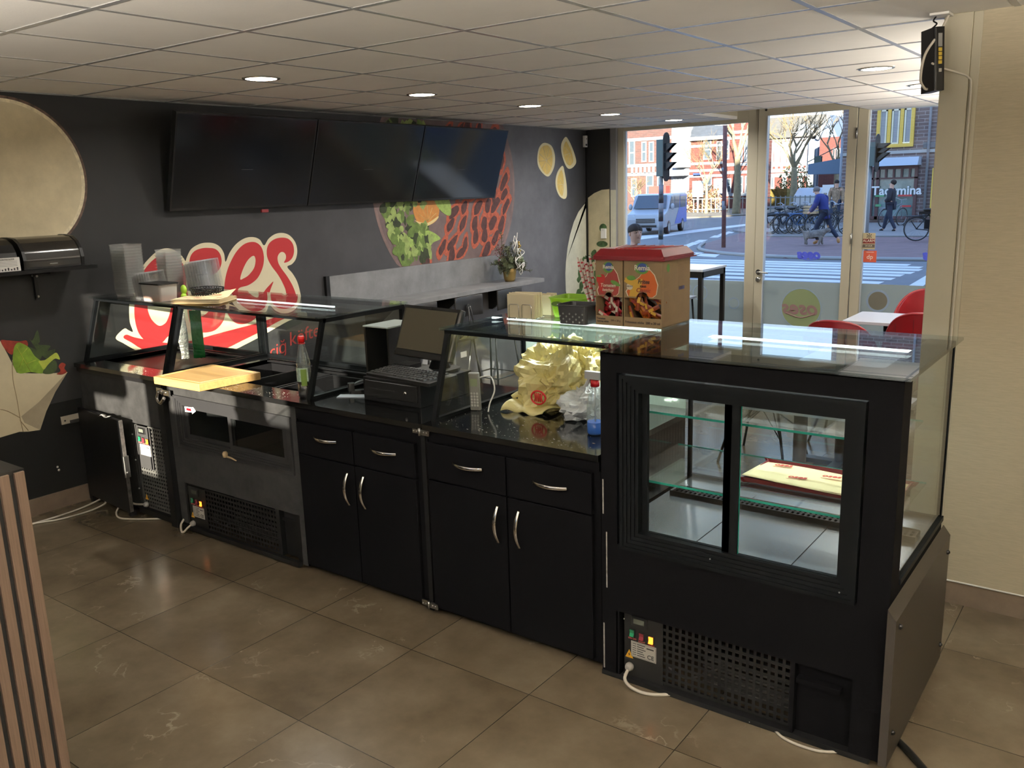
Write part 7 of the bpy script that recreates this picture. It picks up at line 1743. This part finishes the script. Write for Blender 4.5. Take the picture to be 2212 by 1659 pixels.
c = ony(1788, 420, 55); z1 = ony(1788, 399, 55).z; b = MB(); b.box(c.x-.35, c.x+.35, 55, 55.05, z1-.5, z1); b.cyl((c.x, 55.03, G), (c.x, 55.03, z1-.5), .04); tag(b.build('street_sign', mat('sign_white', (.8, .8, .8), .5)), 'blank white board beside the brick shop corner', 'sign')

# ---- van
def van(label, px, py, rz):
    c = onz(px, py, G); t = thing('delivery_van', label, 'van', (c.x, c.y, G), None, rz)
    # local: x forward (nose +x), y left, right side faces -y ; length 5
    prof = [(2.45, .35), (2.50, .75), (2.42, 1.02), (1.65, 1.22), (1.05, 1.90), (.6, 1.98), (-2.35, 1.98), (-2.48, 1.85), (-2.50, .40)]
    b = MB(); b.prism([(x, -.95, z) for x, z in prof], (0, 1.9, 0))
    KW = mat('van_white', (.40, .42, .45), .3, coat=.4); KBl = mat('van_blue', (.02, .12, .62), .3, coat=.4)
    b.build('body', KW, t, bevel=.06)
    b = MB()
    for s in (-1, 1): b.prism([(.3, s*.956, .45), (-2.46, s*.956, .45), (-2.46, s*.956, 1.9), (-.9, s*.956, 1.9), (-.6, s*.956, 1.2)], (0, .004*s, 0))
    b.build('blue_livery', KBl, t)
    b = MB(); b.add([(1.69, -.82, 1.25), (1.69, .82, 1.25), (1.10, .74, 1.88), (1.10, -.74, 1.88)], [(0, 1, 2, 3)]); b.v = [(x+.03, y, z+.03) for x, y, z in b.v]; b.build('windscreen', K_WGL, t, solid=.01)
    for s in (-1, 1):
        b = MB(); b.prism([(1.48, s*.958, 1.25), (.55, s*.958, 1.25), (.6, s*.958, 1.82), (1.0, s*.958, 1.82)], (0, .006*s, 0)); b.prism([(.4, s*.958, 1.25), (-.7, s*.958, 1.25), (-.7, s*.958, 1.82), (.4, s*.958, 1.82)], (0, .006*s, 0)); b.prism([(-.85, s*.961, 1.25), (-2.2, s*.961, 1.25), (-2.2, s*.961, 1.82), (-.85, s*.961, 1.82)], (0, .006*s, 0)); b.build('side_window', K_WGL, t)
        for x in (1.55, -1.5):
            b = MB(); M = Matrix.Translation((x, s*.86, .34)) @ Matrix.Rotation(PI/2, 4, 'X'); b.lathe([(.20, -.10), (.33, -.10), (.34, -.06), (.34, .06), (.33, .10), (.20, .10)], M=M, n=24); o = b.build('wheel', K_PLBLACK, t)
            b = MB(); b.lathe([(.20, -.11), (.21, .0), (.20, .11)], M=M, n=16); b.build('hub_cap', K_STEEL, o)
        b = MB(); b.prism([(2.47, s*.55, .85), (2.44, s*.92, .88), (2.20, s*.965, 1.05), (2.42, s*.6, 1.0)], (0.02, 0, .01)); b.build('headlamp', mat('headlamp_glass', (.5, .55, .6), .1), t)
        b = MB(); b.ball((1.35, s*1.08, 1.35), .13, 8, (.6, .8, 1.2)); b.build('wing_mirror', KW, t)
    b = MB()
    for z in (.62, .70, .78): b.box(2.47, 2.53, -.48, .48, z-.02, z+.02)
    b.box(2.46, 2.52, -.55, .55, .38, .48); b.build('front_grille', K_PLBLACK, t); t.scale = (.78, .78, .78)
    return t
van('white and blue passenger van on the road beyond the window', 1421, 502, math.radians(-77))
cw = thing('parked_car', 'white car parked far behind the bicycles', 'car', (*(onz(1766, 452, G).xy), G), None, 1.5)
b = MB(); b.prism([(x, -.85, z) for x, z in [(2, .3), (2.05, .75), (1.2, .9), (.6, 1.4), (-1.3, 1.42), (-2, .95), (-2.05, .3)]], (0, 1.7, 0)); b.build('car_body', mat('van_white', (.74, .76, .78), .3), cw, bevel=.08)
b = MB(); b.box(-1.2, .6, -.87, .87, .95, 1.3); b.box(.5, 1.0, -.7, .7, .95, 1.25); b.build('car_windows', K_WGL, cw)
for x in (-1.3, 1.3):
    for s in (-1, 1): b = MB(); b.lathe([(.31, -.1), (.31, .1)], M=Matrix.Translation((x, s*.78, .31)) @ Matrix.Rotation(PI/2, 4, 'X'), n=16); b.build('wheel', K_PLBLACK, cw)

# ---- bicycles
K_BF = mat('bike_frame_dark', (.03, .035, .04), .35); K_TY = mat('tyre', (.02, .02, .02), .7); K_SP = mat('spokes', (.35, .37, .4), .35, metal=.6)
def bicycle(label, x, y, rz, lean=0, col=K_BF, group=None, crate=False):
    t = thing('bicycle', label, 'bicycle', (x, y, G+.05), group, rz); t.rotation_euler = (lean, 0, rz)
    for wx in (-.55, .55):
        b = MB(); b.tube([(wx+.335*math.cos(a), 0, .345+.335*math.sin(a)) for a in [2*PI*k/28 for k in range(28)]], .018, 6, closed=True); w = b.build('wheel', K_TY, t)
        b = MB()
        for k in range(14): a = 2*PI*k/14; b.cyl((wx, 0, .345), (wx+.32*math.cos(a), 0, .345+.32*math.sin(a)), .0025, n=3)
        b.tube([(wx+.31*math.cos(a), 0, .345+.31*math.sin(a)) for a in [2*PI*k/24 for k in range(24)]], .008, 5, closed=True); b.build('spokes', K_SP, w)
    b = MB()
    for p, q in (((-.55, 0, .345), (-.12, 0, .30)), ((-.12, 0, .30), (-.25, 0, .85)), ((-.55, 0, .345), (-.23, 0, .78)), ((-.12, 0, .30), (.38, 0, .80)), ((-.22, 0, .72), (.40, 0, .86)), ((.55, 0, .345), (.38, 0, .98)), ((-.85, .06, .72), (-.25, .06, .72)), ((-.85, -.06, .72), (-.25, -.06, .72)), ((-.8, .05, .72), (-.55, .05, .345))): b.cyl(p, q, .016, n=6)
    b.tube([(-.55+.37*math.cos(a), 0, .345+.37*math.sin(a)) for a in [.3+2.6*k/10 for k in range(11)]], .012, 4); b.build('frame', col, t)
    b = MB(); b.tube(smoothpath([(.22, .28, 1.02), (.34, .22, 1.06), (.38, 0, 1.0), (.34, -.22, 1.06), (.22, -.28, 1.02)]), .012, 6); b.build('handlebar', K_SP, t)
    b = MB(); b.ball((-.27, 0, .90), .12, 8, (1.2, .7, .4)); b.build('saddle', K_PLBLACK, t)
    b = MB(); b.lathe([(.09, -.01), (.09, .01)], M=Matrix.Translation((-.12, -.03, .30)) @ Matrix.Rotation(PI/2, 4, 'X'), n=12); b.cyl((-.12, -.05, .30), (-.02, -.05, .16), .008); b.cyl((-.12, .05, .30), (-.22, .05, .44), .008); b.build('crank', K_SP, t)
    if crate:
        b = MB()
        for z in (0, .09, .18): b.box(-.92, -.48, -.17, -.155, .75+z, .81+z); b.box(-.92, -.48, .155, .17, .75+z, .81+z); b.box(-.92, -.905, -.17, .17, .75+z, .81+z); b.box(-.495, -.48, -.17, .17, .75+z, .81+z)
        b.box(-.92, -.48, -.17, .17, .73, .745); b.build('crate', mat('crate_wood', (.50, .36, .20), .7), t)
    return t
BL = ['dark bicycle standing first in the pile outside the door', 'dark bicycle second in the pile outside the door', 'bicycle with grey frame in the middle of the pile', 'dark bicycle leaning inside the pile behind the others', 'blue bicycle in the pile behind the woman', 'dark bicycle at the far side of the pile', 'grey bicycle turned sideways in the pile', 'dark bicycle beside the last ones in the pile', 'bicycle with a dark frame two before the end of the pile', 'grey-framed bicycle just before the end of the pile', 'dark bicycle last in the pile beside the woman']
rr = random.Random(4); K_BG = mat('bike_grey', (.30, .33, .36), .35, metal=.4); K_BB = mat('bike_blue', (.06, .14, .30), .35)
for i in range(11):
    p = onz(1664+9.5*i, 509, G); bicycle(BL[i], p.x, p.y+.85*(i % 3)+.1, .62+rr.uniform(-.06, .06), rr.uniform(.08, .2), (K_BF, K_BF, K_BG, K_BF, K_BB)[i % 5], 'bicycles piled outside the door')
p = onz(1795, 512, G); bicycle('bicycle with a wooden crate behind the woman in blue', p.x, p.y, .05, 0, K_BF, None, True)
p = onz(1908, 492, G); bicycle('pale bicycle parked against the corner shop behind the walking man', p.x+.3, p.y, 1.2, .1, K_STONEW)
p = onz(2022, 524, G)
m_ = bicycle('black moped-style electric bicycle beside the cream pillar', p.x, p.y, .15, .05, K_BF); b = MB(); b.rbox(-.35, .3, -.05, .05, .35, .62, .03); b.box(-.5, .0, -.09, .09, .78, .86); b.build('battery_box', K_PLBLACK, m_)

# ---- people
K_SKIN = mat('skin', rgb(205, 160, 135), .6); K_NAVY = mat('navy_coat', rgb(45, 55, 120), .8); K_DARKC = mat('dark_coat', rgb(40, 42, 52), .8); K_JEANS = mat('dark_trousers', rgb(40, 48, 68), .8); K_BOOT = mat('tan_boot', rgb(190, 140, 85), .7)
K_HAIRG = mat('grey_hair', rgb(120, 112, 108), .9); K_HAIRD = mat('dark_hair', rgb(45, 38, 35), .9)
def skin(name, joints, edges, m, parent, root=0, lv=1):
    me = bpy.data.meshes.new(name); me.from_pydata([j[:3] for j in joints], edges, []); me.materials.append(m)
    o = bpy.data.objects.new(name, me); SC.collection.objects.link(o); o.parent = parent
    md = o.modifiers.new('skin', 'SKIN'); md.use_smooth_shade = True
    for i, v in enumerate(me.skin_vertices[0].data):
        r = joints[i][3]; v.radius = (r, r) if not isinstance(r, tuple) else r; v.use_root = (i == root)
    s = o.modifiers.new('sub', 'SUBSURF'); s.levels = lv; s.render_levels = lv
    return o
def person(label, x, y, rz, pose, coat, trous, shoe, hair, scale=1.0, coatlen=.75, bag=None):
    """faces +x locally; pose: dict of joint positions"""
    t = thing('person', label, 'person', (x, y, G+.03), None, rz); t.scale = (scale,)*3
    P = dict(pel=(0, 0, .93), ab=(.01, 0, 1.10), ch=(.02, 0, 1.32), nk=(.03, 0, 1.47), hd=(.05, 0, 1.58), ht=(.05, 0, 1.68),
             sl=(.01, .19, 1.40), el=(-.02, .25, 1.14), wl=(.08, .24, .92), hl=(.12, .235, .84), sr=(.01, -.19, 1.40), er=(-.02, -.25, 1.14), wr=(.08, -.24, .92), hr=(.12, -.235, .84),
             ll=(0, .10, .90), kl=(.14, .10, .50), al=(.02, .10, .09), tl=(.17, .11, .04), lr=(0, -.10, .90), kr=(.05, -.10, .50), ar=(-.20, -.10, .13), tr=(-.10, -.11, .04))
    P.update(pose); k = list(P); R = dict(pel=.12, ab=.115, ch=.125, nk=.055, hd=.082, ht=.075, sl=.06, el=.045, wl=.03, hl=.035, sr=.06, er=.045, wr=.03, hr=.035, ll=.09, kl=.058, al=.038, tl=.03, lr=.09, kr=.058, ar=.038, tr=.03)
    E = [('pel', 'ab'), ('ab', 'ch'), ('ch', 'nk'), ('nk', 'hd'), ('hd', 'ht'), ('ch', 'sl'), ('sl', 'el'), ('el', 'wl'), ('wl', 'hl'), ('ch', 'sr'), ('sr', 'er'), ('er', 'wr'), ('wr', 'hr'), ('pel', 'll'), ('ll', 'kl'), ('kl', 'al'), ('al', 'tl'), ('pel', 'lr'), ('lr', 'kr'), ('kr', 'ar'), ('ar', 'tr')]
    skin('body', [(*P[q], R[q]) for q in k], [(k.index(a), k.index(c)) for a, c in E], K_SKIN, t)
    kc = ['pel', 'ab', 'ch', 'sl', 'el', 'wl', 'sr', 'er', 'wr']; hem = (P['pel'][0], 0, coatlen); J = [(*P[q], R[q]+.035) for q in kc]+[(*hem, .165), (P['nk'][0], 0, 1.45, .075)]
    J[0] = (*P['pel'], .165); EC = [(0, 1), (1, 2), (2, 3), (3, 4), (4, 5), (2, 6), (6, 7), (7, 8), (0, 9), (2, 10)]
    skin('coat', J, EC, coat, t)
    kt = ['pel', 'll', 'kl', 'al', 'lr', 'kr', 'ar']; skin('trousers', [(*P[q], R[q]+.02) for q in kt], [(0, 1), (1, 2), (2, 3), (0, 4), (4, 5), (5, 6)], trous, t)
    for s in 'lr':
        a = Vector(P['a'+s]); q = Vector(P['t'+s]); skin('shoe', [(*a, .058), (*(a.lerp(q, .5)+Vector((0, 0, -.02))), .05), (*q, .045)], [(0, 1), (1, 2)], shoe, t)
    h = Vector(P['ht']); b = MB(); b.ball((h.x-.02, h.y, h.z-.01), .098, 10, (1.05, .92, .95)); b.build('hair', hair, t)
    hd = Vector(P['hd']); b = MB(); b.ball((hd.x+.095, hd.y, hd.z+.01), .018, 6, (1, .7, 1.2)); 
    b.build('nose', K_SKIN, t)
    if bag: b = MB(); b.rbox(-.32, -.14, -.16, .16, .98, 1.42, .06); b.build('backpack', bag, t)
    return t
c = onz(1780, 531, G)
person('person in a navy hooded coat and tan boots striding with a dog', c.x, c.y, PI*.96, dict(ch=(.16, 0, 1.28), nk=(.24, 0, 1.42), hd=(.30, 0, 1.51), ht=(.32, 0, 1.60), ab=(.07, 0, 1.08), sl=(.15, .19, 1.36), sr=(.15, -.19, 1.36), el=(.22, .25, 1.12), wl=(.38, .2, .95), hl=(.45, .2, .90), er=(.10, -.26, 1.10), wr=(.22, -.24, .9), hr=(.28, -.23, .84), kl=(.22, .1, .52), al=(.16, .1, .12), tl=(.3, .1, .05), kr=(-.10, -.1, .52), ar=(-.36, -.1, .20), tr=(-.40, -.1, .05)), K_NAVY, K_JEANS, K_BOOT, K_HAIRG, 1.0, .74)
c = onz(1921, 503, G)
person('person in a dark coat walking past the corner shop window', c.x, c.y, PI*.98, dict(wl=(.16, .12, 1.05), hl=(.2, .04, 1.04), el=(.0, .27, 1.12), er=(0, -.27, 1.12), wr=(.16, -.12, 1.05), hr=(.2, -.04, 1.04), kl=(-.02, .1, .5), al=(-.22, .1, .1), tl=(-.10, .1, .04), kr=(.15, -.1, .5), ar=(.24, -.1, .09), tr=(.38, -.1, .05), hd=(-.0, 0, 1.59), ht=(-.02, 0, 1.68)), K_DARKC, K_JEANS, K_PLBLACK, K_HAIRD, 1.02, .74)
c = onz(1795, 492, G)
K_PLAID = mat('plaid_brown', rgb(150, 125, 100), .85, var=.5, vscale=14)
person('person in a brown checked coat standing behind the crate bicycle', c.x, c.y+.5, -1.4, {}, K_PLAID, K_JEANS, K_PLBLACK, K_HAIRD, 1.05, .5)
c = onz(1838, 500, G)
person('person in dark blue mostly hidden by the door frame', c.x, c.y, PI, {}, mat('blue_coat', rgb(40, 52, 90), .8), K_JEANS, K_PLBLACK, K_HAIRD, 1.05)
# dog
c = onz(1757, 533, G); t = thing('dog', 'small shaggy grey and tan dog beside the striding person', 'dog', (c.x, c.y, G+.03), None, PI*.05)
J = [(-.22, 0, .32, .10), (0, 0, .33, .12), (.2, 0, .34, .11), (.30, 0, .42, .07), (.38, 0, .46, .075), (.47, 0, .43, .04), (-.30, 0, .40, .03), (-.38, 0, .50, .025)]
JL = [(-.22, .07, .2, .045), (-.25, .07, .03, .03), (-.22, -.07, .2, .045), (-.17, -.07, .03, .03), (.2, .07, .2, .045), (.24, .07, .03, .03), (.2, -.07, .2, .045), (.15, -.07, .03, .03)]
skin('body', J+JL, [(0, 1), (1, 2), (2, 3), (3, 4), (4, 5), (0, 6), (6, 7), (0, 8), (8, 9), (0, 10), (10, 11), (2, 12), (12, 13), (2, 14), (14, 15)], mat('dog_fur', rgb(125, 118, 112), .95, var=.5, vscale=9), t, 1)
b = MB()
for s in (-1, 1): b.prism([(.36, s*.05, .52), (.40, s*.07, .52), (.37, s*.065, .60)], (.0, .01*s, 0))
b.build('ear', mat('dog_tan', rgb(165, 125, 85), .95), t)
# the man sitting just outside the window
hp = ony(1372, 505, 8.6)
t = thing('person', 'man with short dark hair sitting outside by the window, only his head showing', 'person', (hp.x, 8.6, 0), None, -.55)
hz = hp.z
body = skin('body', [(0, 0, hz-.62, .15), (0, 0, hz-.35, .16), (0, 0, hz-.13, .058), (.0, 0, hz-.01, .072), (-.01, 0, hz+.045, .066), (0, .19, hz-.24, .07), (.03, .23, hz-.5, .05), (.22, .18, hz-.62, .035), (0, -.19, hz-.24, .07), (.03, -.23, hz-.5, .05), (.22, -.18, hz-.62, .035), (.2, .1, hz-.66, .09), (.45, .1, hz-.66, .06), (.45, .1, 0.08, .04), (.2, -.1, hz-.66, .09), (.45, -.1, hz-.66, .06), (.45, -.1, .08, .04)], [(0, 1), (1, 2), (2, 3), (3, 4), (1, 5), (5, 6), (6, 7), (1, 8), (8, 9), (9, 10), (0, 11), (11, 12), (12, 13), (0, 14), (14, 15), (15, 16)], K_SKIN, t, 0, 2)
b = MB()
def face(u, v):
    a = (u-.5)*PI*1.2; z = hz-.115+.23*v; w = .082*(1-.35*max(0, .45-v)**1.2*2.2)
    w *= (1-.8*((v-.6)/.4)**2)**.5 if v > .6 else 1
    nx = .03*math.exp(-((u-.5)/.05)**2)*math.exp(-((v-.47)/.13)**2); br = .008*math.exp(-((v-.66)/.04)**2)*math.exp(-((abs(u-.5)-.12)/.1)**2)
    eye = -.010*math.exp(-((v-.57)/.035)**2)*math.exp(-((abs(u-.5)-.13)/.05)**2); lip = .007*math.exp(-((v-.27)/.03)**2)*math.exp(-((u-.5)/.12)**2)
    R_ = w*1.08+nx+br+eye+lip; return (.012+R_*math.cos(a), R_*.93*math.sin(a), z)
b.grid(face, 40, 40); b.build('face', mat('skin_shade', rgb(190, 150, 130), .6), t)
for s in (-1, 1):
    b = MB(); b.ball((.088, s*.030, hz+.017), .011, 6, (.6, 1.3, .6)); b.build('eye', K_HAIRD, t)
    b = MB(); b.tube([(.098, s*.012, hz+.040), (.098, s*.03, hz+.047), (.085, s*.05, hz+.040)], .005, 5); b.build('eyebrow', K_HAIRD, t)
    b = MB(); b.ball((.0, s*.088, hz+.0), .028, 7, (.7, .35, 1.1)); b.build('ear', K_SKIN, t)
b = MB(); b.tube([(.093, -.025, hz-.053), (.101, 0, hz-.051), (.093, .025, hz-.053)], .004, 5); b.build('mouth', mat('lip', rgb(140, 85, 80), .6), t)
b = MB(); b.grid(lambda u, v: (lambda a, e_: (-.005+.110*math.cos(a)*math.cos(e_), .098*math.sin(a)*math.cos(e_), hz+.050+.088*math.sin(e_)))(2*PI*u, (.35*math.cos(2*PI*u)-.35)+(PI/2-(.35*math.cos(2*PI*u)-.35))*v), 28, 8); b.build('hair', K_HAIRD, t, solid=.006)
skin('coat', [(0, 0, hz-.62, .19), (0, 0, hz-.33, .19), (0, 0, hz-.17, .09), (0, .20, hz-.25, .09), (.03, .24, hz-.5, .07), (.18, .19, hz-.6, .05), (0, -.20, hz-.25, .09), (.03, -.24, hz-.5, .07), (.18, -.19, hz-.6, .05)], [(0, 1), (1, 2), (1, 3), (3, 4), (4, 5), (1, 6), (6, 7), (7, 8)], K_DARKC, t)
t = wthing('terrace_chair', 'dark terrace chair under the man outside the window', 'chair', (hp.x, 8.6, 0))
b = MB(); b.box(hp.x-.22, hp.x+.22, 8.4, 8.85, hz-.80, hz-.76); b.build('seat', K_PLBLACK, t)
for dx in (-.2, .2):
    for dy in (-.18, .22): b = MB(); b.cyl((hp.x+dx, 8.62+dy, 0), (hp.x+dx, 8.62+dy, hz-.78), .014); b.build('leg', K_PLBLACK, t)
